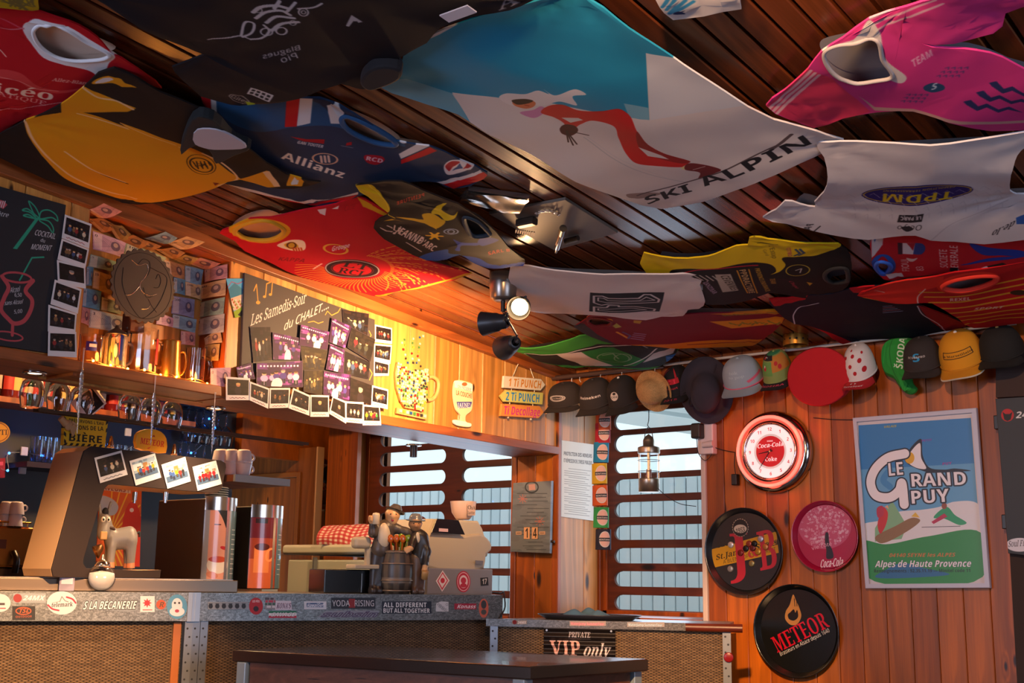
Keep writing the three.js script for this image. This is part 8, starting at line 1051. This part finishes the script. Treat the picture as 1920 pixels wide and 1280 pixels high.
{ // espresso machine and its cups
const o = depthPoint(36, 1090, 4.75), t = thing('espresso_machine', 'brass espresso machine with black handles at the bar end', 'coffee machine'), z = o.z, x = o.x; part('body', box(0.32, 0.16, 0.6, x - 0.16, 1.3, z + 0.25, 0.012), mat(0x9a6a32, 0.3, 0.8), t); part('lower_body', box(0.3, 0.2, 0.58, x - 0.17, 1.12, z + 0.25, 0.01), mat(0x4a3a30, 0.35, 0.5), t); for (let i = 0; i < 22; i++) part('rail_post', cyl(0.0025, 0.0025, 0.016, x - 0.005, 1.38, z + 0.53 - i * 0.026, 6), gold, t); part('rail', rod([x - 0.005, 1.396, z + 0.54], [x - 0.005, 1.396, z - 0.03], 0.004), gold, t); for (const dz of [0.04, 0.2]) { part('handle', tube([[x + 0.01, 1.28, z + dz], [x + 0.035, 1.25, z + dz], [x + 0.03, 1.2, z + dz]], 0.013, 20, false, 10), mat(0x14100e, 0.35), t); part('group_head', cyl(0.035, 0.04, 0.05, x + 0.015, 1.13, z + dz, 24), mat(0x3a2e28, 0.3, 0.7), t); } part('knob', cyl(0.022, 0.022, 0.02).rotateZ(-Math.PI / 2).translate(x + 0.0, 1.11, z + 0.1), mat(0xc0b8b0, 0.25, 0.8), t); for (const dz of [0.1, 0.24]) part('badge', box(0.004, 0.035, 0.06, x + 0.001, 1.31, z + dz), mat(0x4a2018, 0.5), t);
const white = mat(0xd6d0d4, 0.25), cupG = lathe([[0, 0.004], [0.018, 0], [0.024, 0.006], [0.031, 0.05], [0.029, 0.05], [0.022, 0.008], [0, 0.008]], 24), up = (p, label, grp, flip, s = 1) => { const c = thing('espresso_cup', label, 'cup', grp), g = cupG.clone(); if (flip) g.rotateX(Math.PI).translate(0, 0.05, 0); part('bowl', g.scale(s, s, s).translate(p.x, p.y, p.z), white, c); part('ear', new THREE.TorusGeometry(0.011 * s, 0.0035 * s, 8, 16).rotateY(Math.PI / 2).translate(p.x, p.y + 0.026 * s, p.z - 0.034 * s), white, c); return c; };
for (const [px, dy] of [[10, 0], [12, 0.046], [30, 0], [31, 0.046]]) { const p = depthPoint(px, 955, 4.78); p.y = 1.381 + dy; up(p, 'white espresso cup upside down on the espresso machine', 'cups on the espresso machine', true); }
const sh = thing('cup_shelf', 'wooden shelf end with pale edge holding stacked cups', 'shelf'), s0 = depthPoint(420, 900, 5.15); part('board', metreUV(box(0.9, 0.028, 0.3, 0, 0, 0)).translate(depthPoint(497, 900, 5.15).x - 0.45, s0.y, depthPoint(497, 900, 5.15).z + 0.02), mat(0xb8794a, 0.45, 0, { map: woodB }), sh); part('edge_cap', box(0.012, 0.03, 0.3, depthPoint(497, 900, 5.15).x + 0.006, s0.y, depthPoint(497, 900, 5.15).z + 0.02), mat(0xa8b4ba, 0.4), sh); for (const [px, dy, f] of [[455, 0.0, 0], [455, 0.05, 1], [432, 0, 0], [432, 0.05, 1], [412, 0, 0], [412, 0.05, 1]]) { const p = depthPoint(px, 890, 5.12); p.y = s0.y + 0.015 + dy; up(p, 'large white cup in the paired stacks on the wooden shelf end', 'cups on the shelf end', f, 1.25); }
}
// ------------------------------------------------------------------ back-bar shelves, glasses, blue lights
{
const X = XBACK + 0.12, P = new Plane(V(X, 0, 0), V(0, 0, -1), V(0, 1, 0)), sh = (label, px0, px1, py, m, h = 0.025) => { const a = P.hit(px0, py), b = P.hit(px1, py + (px1 - px0) * 0.13), t = thing('wall_shelf', label, 'shelf'); const y = (a[1] + b[1]) / 2; part('board', metreUV(box(0.24, h, b[0] - a[0], X - 0.02, y, -(a[0] + b[0]) / 2)), m, t); return y + h / 2; };
const y1 = sh('orange wood bottle shelf on the dark back wall', -60, 345, 745, mat(0xa8622c, 0.45, 0, { map: woodA })), y2 = sh('dark glass shelf on the back wall above the coffee machine', 30, 440, 862, mat(0x2a2228, 0.4)), y3 = sh('dark upper rack on the back wall', 180, 440, 735, mat(0x1c2430, 0.5));
const at = (px, y) => { const [a] = P.hit(px, 800); return V(X, y, -a); }, gl = mat(0xdfeaf4, 0.03, 0, { transmission: 1, thickness: 0.002, ior: 1.45 }), tumbler = lathe([[0, 0], [0.028, 0], [0.034, 0.13], [0.031, 0.13], [0.026, 0.01], [0, 0.01]], 20), wineUp = lathe(wineProfile, 20), put1 = (n, g, m, p, label, cat, grp) => { const o = part(n, g, m); o.position.copy(p); return describe(o, label, cat, grp); };
for (const px of [72, 84, 96, 108, 204, 214, 228, 240]) put1('tumbler', tumbler, gl, at(px, y2), 'tall clear tumbler on the dark back-bar shelf', 'glass', 'tumblers on the back shelf'); for (const px of [342, 356, 370, 386]) put1('wine_glass', wineUp, gl, at(px, y2), 'upturned stemmed glass standing on the dark back-bar shelf', 'glass', 'stemmed glasses on the back shelf'); for (const px of [352, 366, 380, 394, 408, 424]) put1('wine_glass', wineUp, gl, at(px, y3 - 0.215), 'stemmed glass hanging from the upper rack of the back wall', 'glass', 'glasses under the upper rack');
[[-20, 0x2a1a14], [6, 0x5a1416], [18, 0x7a2a20], [40, 0x14301c], [62, 0x2a2a30], [120, 0x3a2014], [180, 0x401014], [206, 0x6a1618], [216, 0x521216], [250, 0x1c2838], [290, 0x2a1c14], [320, 0x243018]].forEach(([px, c], i) => { const p = at(px, y1), t = thing('liquor_bottle', ['plain brown', 'red-capped maroon', 'russet', 'dark green', 'slate', 'amber', 'deep red', 'bright red', 'wine red', 'blue-black', 'tawny', 'olive'][i] + ' bottle on the orange wood shelf', 'bottle', 'bottles on the back shelf'); part('bottle_body', lathe([[0, 0], [0.036, 0], [0.036, 0.16], [0.03, 0.185], [0.013, 0.21], [0.013, 0.26], [0, 0.26]], 20, p.x, p.y, p.z), mat(c, 0.12), t); part('label', new THREE.CylinderGeometry(0.0365, 0.0365, 0.07, 20, 1, true, 0.6, 1.9).translate(p.x, p.y + 0.08, p.z), mat([0xb8a890, 0xb02a20, 0xc8b060][i % 3], 0.6), t); });
const s = thing('led_string', 'string of blue LEDs with white clips on the dark back wall', 'lights'), wire = [], led = mat(0x6aa8ff, 0.4, 0, { emissive: 0x2a7aff, emissiveIntensity: 9 }); [[-10, 920], [8, 875], [30, 868], [36, 880], [60, 845], [100, 852], [140, 858], [215, 838], [260, 846], [302, 822], [345, 785], [372, 790], [402, 845], [425, 800], [436, 780]].forEach(([px, py], i) => { const p = P.point(px, py, 0.1); p.x = XBACK + 0.02 + 0.1 * (i % 2); wire.push(p); part('led_bulb', new THREE.SphereGeometry(0.0058, 8, 6).translate(p.x, p.y, p.z), led, s); }); part('wire', tube(wire, 0.0015, 120, false, 5), mat(0xa8b0b8, 0.6), s); for (const [px, py] of [[45, 846], [42, 880], [240, 810]]) part('clip', box(0.012, 0.042, 0.036, 0, 0, 0, 0.004).translate(...P.point(px, py, 0.02).toArray()), mat(0xa8aab4, 0.5), s);
for (const px of [120, 370]) { const l = new THREE.PointLight(0x3a86ff, 0.05, 0, 2); l.name = 'blue_led_light'; l.position.copy(P.point(px, 815, 0.18)); scene.add(l); }
describe(card(null, 'oval_sign', P, Array.from({ length: 30 }, (_, i) => [-8 + 27 * Math.cos(i / 30 * 6.2832), 810 + 21 * Math.sin(i / 30 * 6.2832)]), -0.05, 0.01, '#b8821c', (p) => { p.ring('#6a3a14', -8, 810, 24, 18, 1.5); p.text('RATTI', [-26, 815], [14, 815], [-26, 805], '#2a1810', SERIF); }), 'oval ochre sign ending in TI on the dark wall', 'sign'); describe(card(null, 'red_price_card', P, [[-12, 860], [10, 858], [9, 895], [-12, 897]], -0.05, 0.008, '#8a1a2c', (p) => p.fill('#c8506a', [[-8, 866], [6, 865], [6, 872], [-8, 873]])), 'small red card under the blue LEDs', 'card');
}
// ------------------------------------------------------------------ door, store things, appliance
{
const P = new Plane(V(0, 0, -4.83), V(1, 0, 0), V(0, 1, 0)), x1 = P.hit(602, 900)[0], top = P.hit(600, 839)[1], d = structureGroup('door_1'), dw = mat(0x9c6222, 0.45, 0, { map: woodA }); const q = [P.hit(440, 905), P.hit(583, 890), P.hit(578, 1030), P.hit(440, 1034)], sh = new THREE.Shape([[x1 - 0.8, 0], [x1, 0], [x1, top], [x1 - 0.8, top]].map((p) => new THREE.Vector2(...p))); const x0 = q[0][0] - 0.12, xr = q[1][0] - 0.06, yt = q[1][1] - 0.01, yb = q[2][1]; sh.holes.push(new THREE.Path([[x0, yb], [x0, yt], [xr, yt], [xr, yb]].map((p) => new THREE.Vector2(...p))));
part('door_leaf', metreUV(slab(sh, 0.04, 0.002)).translate(0, 0, -4.83), dw, d); const amber = dataMap(128, 128, (x, y) => { const n = noise(x / 4, y / 4) * 0.6 + noise(x / 2, y / 2) * 0.4; return [40 + 110 * n * n, 26 + 70 * n * n, 6 + 18 * n]; }); amber.repeat.set(1, 1); part('glass_panel', planarUV(clean(box(xr - x0, yt - yb, 0.008, (x0 + xr) / 2, (yt + yb) / 2, -4.8)), [x0, yb, x0 + 0.3, yb + 0.3]), mat(0xc08a3a, 0.25, 0, { map: amber, bumpMap: amber, bumpScale: 0.004 }), d); for (const [bx, by, bw, bh] of [[xr + 0.012, (yt + yb) / 2, 0.03, yt - yb + 0.05], [(x0 + xr) / 2, yt + 0.012, xr - x0, 0.03], [(x0 + xr) / 2, yb - 0.012, xr - x0, 0.03]]) part('glazing_bead', box(bw, bh, 0.02, bx, by, -4.785, 0.003), mat(0x8a4f16, 0.45), d); part('door_edge', box(0.012, top, 0.05, x1 + 0.006, top / 2, -4.81), mat(0xc89a68, 0.5), d);
const n = P.hit(520, 1040); describe(part('notice_paper', box(0.14, 0.24, 0.002, n[0], n[1] - 0.12, -4.786), mat(0xb8a890, 0.8)), 'white paper taped low on the wooden door', 'paper');
const Z = -5.0, S = new Plane(V(0, 0, Z), V(1, 0, 0), V(0, 1, 0)), at = (x, y) => S.point(x, y), st = thing('store_shelf', 'narrow ochre shelf in the dark store room', 'shelf'), s0 = at(600, 953), s1 = at(645, 955); part('board', box(s1.x - s0.x + 0.1, 0.02, 0.16, (s0.x + s1.x) / 2 - 0.04, s0.y, Z), mat(0xa8742c, 0.5), st); part('edge_cap', box(0.1, 0.012, 0.01, s1.x - 0.06, s0.y + 0.012, Z + 0.085), mat(0xb8b0ac, 0.5), st);
const p1 = at(616, 890); describe(part('black_helmet', ball(0.055, p1.x, p1.y, Z, 1, 1, 0.9), mat(0x1a1618, 0.4)), 'black round helmet above the vacuum hose', 'helmet'); const v = thing('hose_vacuum', 'white and red hand vacuum with a curved hose on the store shelf', 'vacuum'); part('hose', tube([at(612, 912), at(624, 908), at(631, 925), at(626, 943), at(612, 952)], 0.014, 40, false, 10), mat(0xb4a8a8, 0.5), v); part('body', box(0.05, 0.09, 0.05, at(610, 932).x, at(610, 932).y, Z, 0.014), mat(0xa89c9c, 0.5), v); part('red_panel', box(0.03, 0.11, 0.04, at(601, 930).x, at(601, 930).y, Z, 0.008), mat(0xa81030, 0.4), v); const g1 = at(625, 1020); describe(part('green_canister', cyl(0.06, 0.06, 0.26, g1.x, s0.y - 0.272, Z, 28), mat(0x17452f, 0.45)), 'dark green canister under the store shelf', 'canister'); describe(part('hanging_cable', tube([at(640, 878), at(639, 890), at(640, 925), at(643, 945), at(642, 962)], 0.004, 40, false, 6), mat(0xb4a8a0, 0.6)), 'thin pale cord hanging on the store wall', 'cord');
const f = thing('white_appliance', 'pale grey chest appliance behind the till', 'appliance'), a = depthPoint(600, 1030, 5.75), b = depthPoint(720, 1030, 5.5); part('cabinet', box(b.x - a.x + 0.35, 1.12, 0.5, (a.x + b.x) / 2 + 0.12, 0.72, a.z - 0.1, 0.01), mat(0x9aa098, 0.5), f); part('lid', box(b.x - a.x + 0.4, 0.045, 0.54, (a.x + b.x) / 2 + 0.12, 1.325, a.z - 0.1, 0.015), mat(0xaab0a6, 0.45), f); part('hinge', box(0.01, 0.26, 0.02, depthPoint(622, 1080, 5.6).x, 1.16, a.z + 0.16), mat(0x8a9098, 0.3, 0.7), f);
const gin = canvas(256, 256, (g) => { g.fillStyle = '#c8bcb4'; g.fillRect(0, 0, 256, 256); for (let i = 0; i < 8; i++) { g.fillStyle = 'rgba(150,16,30,0.6)'; g.fillRect(i * 32, 0, 16, 256); g.fillRect(0, i * 32, 256, 16); } }); gin.wrapS = gin.wrapT = THREE.RepeatWrapping; const cg = new THREE.PlaneGeometry(0.5, 0.22, 40, 18), cp = cg.attributes.position, c0 = depthPoint(700, 990, 5.5); for (let i = 0; i < cp.count; i++) { const x = cp.getX(i), y = cp.getY(i), a2 = (y / 0.22 + 0.5) * 2.6 - 0.4; cp.setXYZ(i, x, 0.07 * Math.sin(a2) * (1 - 0.5 * Math.max(0, x / 0.25)) + 0.03 * noise(x * 14 + 3, y * 10) + (x > 0.1 ? (x - 0.1) * 0.5 : 0), 0.07 * Math.cos(a2)); } cg.computeVertexNormals(); const uvA = cg.attributes.uv; for (let i = 0; i < uvA.count; i++) uvA.setXY(i, uvA.getX(i) * 2.4, uvA.getY(i) * 1.1); describe(part('gingham_cloth', cg.applyMatrix4(M4().makeRotationY(0.35).setPosition(c0.x, 1.35, c0.z)), mat(0xffffff, 0.9, 0, { map: gin })), 'red and white gingham cloth bundled on the appliance', 'cloth');
const bk = thing('black_cash_box', 'low black box with chrome edge beside the barrel figurine', 'box'), q2 = SEG2.hit(655, 1110, -0.16); part('body', box(0.24, 0.088, 0.16, q2[0], 0.045, -0.2, 0.004).applyMatrix4(SEG2.frame(0, 0, 0)), mat(0x0f0e0e, 0.2), bk); part('edge', box(0.004, 0.07, 0.004, q2[0] + 0.03, 0.04, -0.118).applyMatrix4(SEG2.frame(0, 0, 0)), chrome, bk);
}
// ------------------------------------------------------------------ till, cup, figurine
{
const XR2 = depthPoint(860, 1090, 4.86).x, P = new Plane(V(XR2, 0, 0), V(0, 0, -1), V(0, 1, 0)), t = thing('cash_register', 'beige cash register on a grey drawer with two red stickers', 'cash register'), beige = mat(0xa89b84, 0.5), F = (l) => l.map((p) => P.hit(...p));
part('drawer', slab(F([[803, 1064], [924, 1067], [923, 1115], [801, 1114]]), 0.3, 0.004).applyMatrix4(P.frame(0, 0, -0.3)), mat(0x7c7678, 0.45, 0.2), t); part('housing', slab(smoothLoop(F([[806, 1064], [806, 1010], [812, 1000], [870, 1004], [905, 1000], [918, 1008], [926, 1020], [925, 1032], [916, 1040], [912, 1066]]), 2), 0.28, 0.01).applyMatrix4(P.frame(0, 0, -0.29)), beige, t);
part('upper_housing', slab(F([[812, 1004], [820, 972], [862, 974], [904, 976], [912, 990], [918, 1010]]), 0.26, 0.008).applyMatrix4(P.frame(0, 0, -0.28)), mat(0xb4a890, 0.5), t); part('display', slab(F([[808, 998], [818, 972], [858, 975], [870, 1002]]), 0.004).applyMatrix4(P.frame(0, 0, 0.001)), mat(0x15131a, 0.2), t); part('display_sticker', slab(F([[821, 990], [838, 991], [838, 997], [821, 996]]), 0.001).applyMatrix4(P.frame(0, 0, 0.0052)), mat(0xc4a4aa, 0.6), t); part('vent_mark', slab(F([[891, 1050], [906, 1051], [905, 1058], [891, 1057]]), 0.001).applyMatrix4(P.frame(0, 0, 0.0002)), mat(0x6a6870, 0.6), t);
const s1 = card(t, 'sticker', P, [[830, 1069], [843, 1088], [829, 1109], [817, 1089]], 0.0005, 0.0006, '#cfc0c4', (p) => { p.fill('#b01c34', [[830, 1072], [840, 1088], [829, 1106], [820, 1089]]); p.fill('#cfc0c4', [[830, 1075], [838, 1088], [829, 1102], [822, 1089]]); p.ring('#b01c34', 830, 1088, 4, 5); }, { scale: 2000 }); s1.userData.label = 'red and white diamond sticker'; const s2 = card(t, 'sticker', P, Array.from({ length: 28 }, (_, i) => [869 + 13 * Math.cos(i / 28 * 6.2832), 1090 + 20 * Math.sin(i / 28 * 6.2832)]), 0.0005, 0.0006, '#a81c38', (p) => { p.ring('#d0b8c0', 869, 1090, 11, 17, 1); p.ring('#d0b8c0', 869, 1090, 8, 12); p.ring('#a81c38', 869, 1088, 5, 6); p.ring('#a81c38', 869, 1097, 6, 4); }, { scale: 2000 }); s2.userData.label = 'round crimson seal sticker'; const s4 = card(t, 'sticker', P, [[901, 1083], [915, 1082], [916, 1097], [902, 1098]], 0.0005, 0.0006, '#141214', (p) => p.text('17', [904, 1095], [913, 1094], [904, 1085], '#c8c4c4', SANS), { scale: 2000 }); s4.userData.label = 'small black square sticker';
const arm = thing('customer_display', 'beige till display arm on a small base beside the figurine', 'display'), dz = SEG2.hit(672, 1060, -0.14); part('head', box(0.07, 0.045, 0.05, dz[0] - 0.01, 0.19, -0.1, 0.015).applyMatrix4(SEG2.frame(0, 0, 0)), beige, arm); part('post', box(0.02, 0.07, 0.02, dz[0] + 0.02, 0.14, -0.1).applyMatrix4(SEG2.frame(0, 0, 0)), beige, arm); part('base', box(0.1, 0.016, 0.09, dz[0], 0.1, -0.1, 0.004).applyMatrix4(SEG2.frame(0, 0, 0)), beige, arm);
const tp = P.point(868, 974, -0.07), c = thing('coffee_bowl', 'large pale printed coffee cup standing on the cash register', 'cup'); part('bowl', lathe([[0, 0], [0.026, 0], [0.032, 0.006], [0.048, 0.03], [0.055, 0.075], [0.052, 0.075], [0.045, 0.032], [0, 0.01]], 36, tp.x, tp.y, tp.z), mat(0xc4a898, 0.35), c); card(c, 'printed_words', new Plane(V(tp.x + 0.0545, 0, 0), V(0, 0, -1), V(0, 1, 0)), [[876, 944], [892, 945], [891, 966], [877, 966]], -0.004, 0.0006, '#c4a898', (p) => { p.text('CHA', [877, 954], [891, 955], [877, 947], '#2a2420', SERIF); p.text('latte', [877, 964], [890, 964], [877, 958], '#4a423c', SERIF); }, { scale: 2000 });
describe(part('till_cable', tube([P.point(918, 1110, -0.1), P.point(938, 1112, 0.02), SEG2.at(len2 - 0.0, 0.0, 0.015), SEG2.at(len2 + 0.004, -0.05, 0.014), SEG2.at(len2 - 0.02, -0.09, 0.012)], 0.003, 40, false, 6), mat(0x17120f, 0.6)), 'black cable drooping over the counter end', 'cable');
}
{
const o = SEG2.at(SEG2.hit(742, 1112, -0.06)[0], 0.001, -0.06), T = stand(o, 0.95), Q = (g) => g.applyMatrix4(T), t = thing('barrel_figurine', 'painted figurine of two men in bowler hats leaning on a barrel', 'figurine'), skin = mat(0xc89a6a, 0.45), coatA = mat(0x4a4038, 0.4), coatB = mat(0x2c2824, 0.35), trA = mat(0x2a2220, 0.4), trB = mat(0x5a463a, 0.4), whiteP = mat(0xc8b89c, 0.45), hat = mat(0x4a4440, 0.3);
const barrelTex = canvas(256, 128, (g) => { g.fillStyle = '#4a4038'; g.fillRect(0, 0, 256, 128); for (let i = 0; i < 16; i++) { g.fillStyle = i % 2 ? '#5a4e42' : '#3a322c'; g.fillRect(i * 16, 0, 15, 128); } for (const y of [4, 34, 88, 116]) { g.fillStyle = '#7a6a5a'; g.fillRect(0, y, 256, 8); } }); const brl = part('barrel', Q(lathe([[0, 0], [0.05, 0], [0.058, 0.04], [0.061, 0.08], [0.058, 0.12], [0.05, 0.162], [0.046, 0.162], [0.052, 0.1], [0, 0.09]], 32).translate(0, 0, 0.01)), new THREE.MeshPhysicalMaterial({ map: barrelTex, roughness: 0.4, side: THREE.DoubleSide }), t); for (const [y, r] of [[0.012, 0.0545], [0.05, 0.0605], [0.112, 0.0605], [0.155, 0.0525]]) part('hoop', Q(new THREE.TorusGeometry(r, 0.003, 6, 32).rotateX(Math.PI / 2).translate(0, y, 0.01)), mat(0x8a7662, 0.35, 0.4), brl);
// man raising a mug
part('trousers', Q(blob([[-0.055, 0.155, -0.01, 0.032, -0.062, 0.01, -0.005, 0.016], [-0.075, 0.15, -0.01, 0.026, -0.088, 0.01, 0.0, 0.016], [-0.062, 0.01, 0.012, 0.012, -0.062, 0.008, -0.005, 0.014], [-0.088, 0.01, 0.018, 0.012, -0.088, 0.008, 0.0, 0.014]], 0.006)), trA, t); part('jacket', Q(blob([[-0.062, 0.165, -0.005, 0.038, -0.045, 0.245, -0.005, 0.036], [-0.08, 0.25, 0, 0.02, -0.1, 0.225, 0.02, 0.015], [-0.1, 0.225, 0.02, 0.015, -0.105, 0.26, 0.03, 0.012], [-0.02, 0.25, 0.0, 0.02, 0.03, 0.232, 0.012, 0.016], [0.03, 0.232, 0.012, 0.016, 0.062, 0.226, 0.006, 0.013]], 0.006)), coatA, t); part('shirt', Q(ball(0.034, -0.056, 0.215, 0.018, 0.75, 1.5, 0.72)), whiteP, t); part('head', Q(blob([[-0.03, 0.272, 0.0, 0.016, -0.024, 0.295, 0.004, 0.03], [-0.024, 0.283, 0.012, 0.018, -0.026, 0.288, 0.03, 0.008], [-0.024, 0.278, 0.006, 0.022, -0.024, 0.272, 0.014, 0.016]], 0.005)), skin, t); part('mouth', Q(ball(0.006, -0.027, 0.276, 0.0305, 1, 1, 0.4)), inkRed, t); for (const dx of [-0.01, 0.01]) part('eye', Q(ball(0.003, -0.025 + dx, 0.298, 0.0315)), inkBlack, t); part('bowler_hat', Q(lathe([[0, 0.026], [0.016, 0.024], [0.024, 0.012], [0.026, 0], [0.038, -0.002], [0.038, 0.001], [0.0, 0.001]], 28).rotateZ(-0.3).rotateX(-0.15).translate(-0.012, 0.312, 0)), hat, t); part('hand', Q(blob([[-0.105, 0.268, 0.032, 0.013, -0.105, 0.28, 0.034, 0.012], [-0.117, 0.272, 0.036, 0.0045, -0.113, 0.272, 0.046, 0.004], [-0.117, 0.279, 0.036, 0.0045, -0.113, 0.279, 0.046, 0.004], [-0.117, 0.286, 0.036, 0.0045, -0.113, 0.286, 0.046, 0.004], [-0.1, 0.29, 0.036, 0.0045, -0.096, 0.292, 0.042, 0.004]], 0.003)), skin, t); part('mug', Q(lathe([[0, 0], [0.014, 0], [0.015, 0.034], [0.012, 0.042], [0, 0.044]], 20).translate(-0.093, 0.258, 0.04)), whiteP, t);
// man leaning on his arm
part('trousers', Q(blob([[0.068, 0.13, 0.0, 0.028, 0.07, 0.012, 0.012, 0.016], [0.092, 0.13, -0.005, 0.026, 0.095, 0.012, 0.0, 0.016], [0.07, 0.01, 0.012, 0.012, 0.066, 0.01, 0.034, 0.011], [0.095, 0.01, 0.0, 0.012, 0.097, 0.01, 0.024, 0.011]], 0.006)), trB, t); part('jacket', Q(blob([[0.083, 0.12, -0.006, 0.03, 0.078, 0.215, 0.0, 0.034], [0.06, 0.215, 0.012, 0.018, 0.045, 0.175, 0.045, 0.014], [0.1, 0.215, 0.01, 0.018, 0.112, 0.16, 0.022, 0.014], [0.112, 0.16, 0.022, 0.014, 0.104, 0.11, 0.036, 0.012]], 0.006)), coatB, t); part('shirt', Q(ball(0.018, 0.072, 0.21, 0.026, 0.7, 1.3, 0.6)), whiteP, t); part('head', Q(blob([[0.07, 0.24, 0.006, 0.016, 0.066, 0.262, 0.012, 0.027], [0.064, 0.254, 0.026, 0.014, 0.062, 0.256, 0.04, 0.006]], 0.005)), mat(0xa87a50, 0.45), t); for (const dx of [-0.009, 0.009]) part('eye', Q(ball(0.0026, 0.064 + dx, 0.265, 0.037)), inkBlack, t); part('bowler_hat', Q(lathe([[0, 0.026], [0.016, 0.024], [0.024, 0.012], [0.026, 0], [0.038, -0.002], [0.038, 0.001], [0.0, 0.001]], 28).rotateX(0.15).translate(0.067, 0.28, 0.006)), mat(0x5f6468, 0.3), t);
part('hand', Q(blob([[0.042, 0.17, 0.05, 0.012, 0.03, 0.166, 0.052, 0.01], [0.03, 0.172, 0.05, 0.0042, 0.02, 0.166, 0.056, 0.0035], [0.03, 0.166, 0.056, 0.0042, 0.02, 0.16, 0.06, 0.0035], [0.036, 0.16, 0.06, 0.0042, 0.026, 0.153, 0.062, 0.0035]], 0.003)), skin, t); part('hand', Q(blob([[0.103, 0.104, 0.038, 0.011, 0.1, 0.092, 0.042, 0.01], [0.094, 0.094, 0.046, 0.004, 0.09, 0.086, 0.05, 0.0035], [0.1, 0.09, 0.05, 0.004, 0.096, 0.082, 0.054, 0.0035], [0.107, 0.09, 0.048, 0.004, 0.104, 0.082, 0.052, 0.0035]], 0.003)), skin, t); part('mug', Q(lathe([[0, 0], [0.013, 0], [0.014, 0.03], [0, 0.032]], 20).rotateX(0.6).translate(0.1, 0.06, 0.044)), mat(0xb58a52, 0.4), t);
const cols = [['yellow', 0xc89a1c], ['orange', 0xc8641c], ['green', 0x4a9a2a], ['lime', 0x8aa82a], ['red', 0xb03a24]]; for (let i = 0; i < 15; i++) { const [n, c] = cols[i % 5], a = i * 2.4, r = 0.012 + 0.026 * ((i * 5) % 7) / 7, base = V(r * 0.7 * Math.cos(a), 0.1, 0.01 + r * 0.7 * Math.sin(a)), tip = V(r * 1.35 * Math.cos(a) - 0.004, 0.19 + 0.026 * ((i * 3) % 5) / 5, 0.01 + r * 1.35 * Math.sin(a)), s = thing('swizzle_stick', n + ' plastic swizzle stick standing in the figurine\'s barrel', 'stirrer', n + ' swizzle sticks in the barrel'), m = mat(c, 0.15, 0, { transmission: 0.3, thickness: 0 }); part('stick', Q(rod(base, tip, 0.0035, 6)), m, s); part('paddle', Q(ball(0.012, tip.x, tip.y, tip.z, 1, 1.3, 0.35)), m, s); }
}
{ // tray and cloth on the side counter
const p = SEG3.at(SEG3.hit(1105, 1160, -0.16)[0], 0.001, -0.16), t = thing('oval_tray', 'dark serving tray with a pale rim on the side counter', 'tray'); part('tray_body', lathe([[0, 0.003], [0.13, 0.003], [0.15, 0.018], [0.157, 0.02], [0.157, 0.017], [0.151, 0.014], [0.132, 0], [0, 0]], 56).scale(1.3, 1, 0.8).applyMatrix4(M4().makeBasis(SEG3.u, V(0, 1, 0), SEG3.n).setPosition(p)), mat(0x3a3c48, 0.3, 0.4), t);
const g = new THREE.PlaneGeometry(0.2, 0.13, 40, 26), P = g.attributes.position; for (let i = 0; i < P.count; i++) { const x = P.getX(i), y = P.getY(i); P.setXYZ(i, x, 0.008 + 0.05 * Math.pow(noise(x * 22 + 5, y * 22 + 2), 1.3) * Math.max(0, 1 - Math.pow(Math.abs(x) / 0.1, 3)) * Math.max(0, 1 - Math.pow(Math.abs(y) / 0.065, 4)), -y); } g.computeVertexNormals(); describe(part('blue_cloth', g.applyMatrix4(M4().makeBasis(SEG3.u, V(0, 1, 0), SEG3.n).setPosition(p.clone().addScaledVector(SEG3.u, -0.01))), mat(0x3f6078, 0.95)), 'crumpled blue grey cleaning cloth on the serving tray', 'cloth');
}
{ // unseen lamp over the barman's aisle, added to light the door and back bar
const t = thing('added_ceiling_lamp', 'unseen round white lamp added over the aisle to light the back bar', 'lamp'), p = V(-4.5, 2.5, -3.1); part('base', cyl(0.13, 0.13, 0.02, p.x, p.y - 0.02, p.z, 36), lampWhite, t); part('lamp_shade', lathe([[0, -0.07], [0.07, -0.065], [0.11, -0.045], [0.125, -0.02]], 36, p.x, p.y, p.z), mat(0xffffff, 0.5, 0, { emissive: 0xffd6a0, emissiveIntensity: 2 }), t);
const l = new THREE.PointLight(0xffc888, 5, 0, 2); l.name = 'added_ceiling_lamp_light'; l.position.set(p.x, p.y - 0.1, p.z); l.shadow.radius = 4; scene.add(l);
}
// ------------------------------------------------------------------ set every thing's origin to its base
scene.updateMatrixWorld(true);
const shared = new Map();
scene.traverse((o) => { if (o.isMesh) shared.set(o.geometry, (shared.get(o.geometry) ?? 0) + 1); });
for (const o of [...scene.children]) {
if (o.isLight || o.isCamera || o.position.lengthSq() > 0 || o.userData.kind === 'structure') continue;
const b = new THREE.Box3().setFromObject(o); if (b.isEmpty()) continue;
const base = V((b.min.x + b.max.x) / 2, b.min.y, (b.min.z + b.max.z) / 2);
if (o.isGroup) { o.position.copy(base); for (const c of o.children) c.position.sub(base); }
else if (o.isMesh && !o.children.length && shared.get(o.geometry) === 1) { o.geometry.translate(-base.x, -base.y, -base.z); o.position.copy(base); }
}
scene.traverse((o) => { if (o.isMesh) o.castShadow = o.receiveShadow = true; if (o.isLight) o.castShadow = !o.isRectAreaLight; });
console.log('prints', printCount, (printPixels / 1e6).toFixed(1) + ' Mpx');
renderer.render(scene, camera);
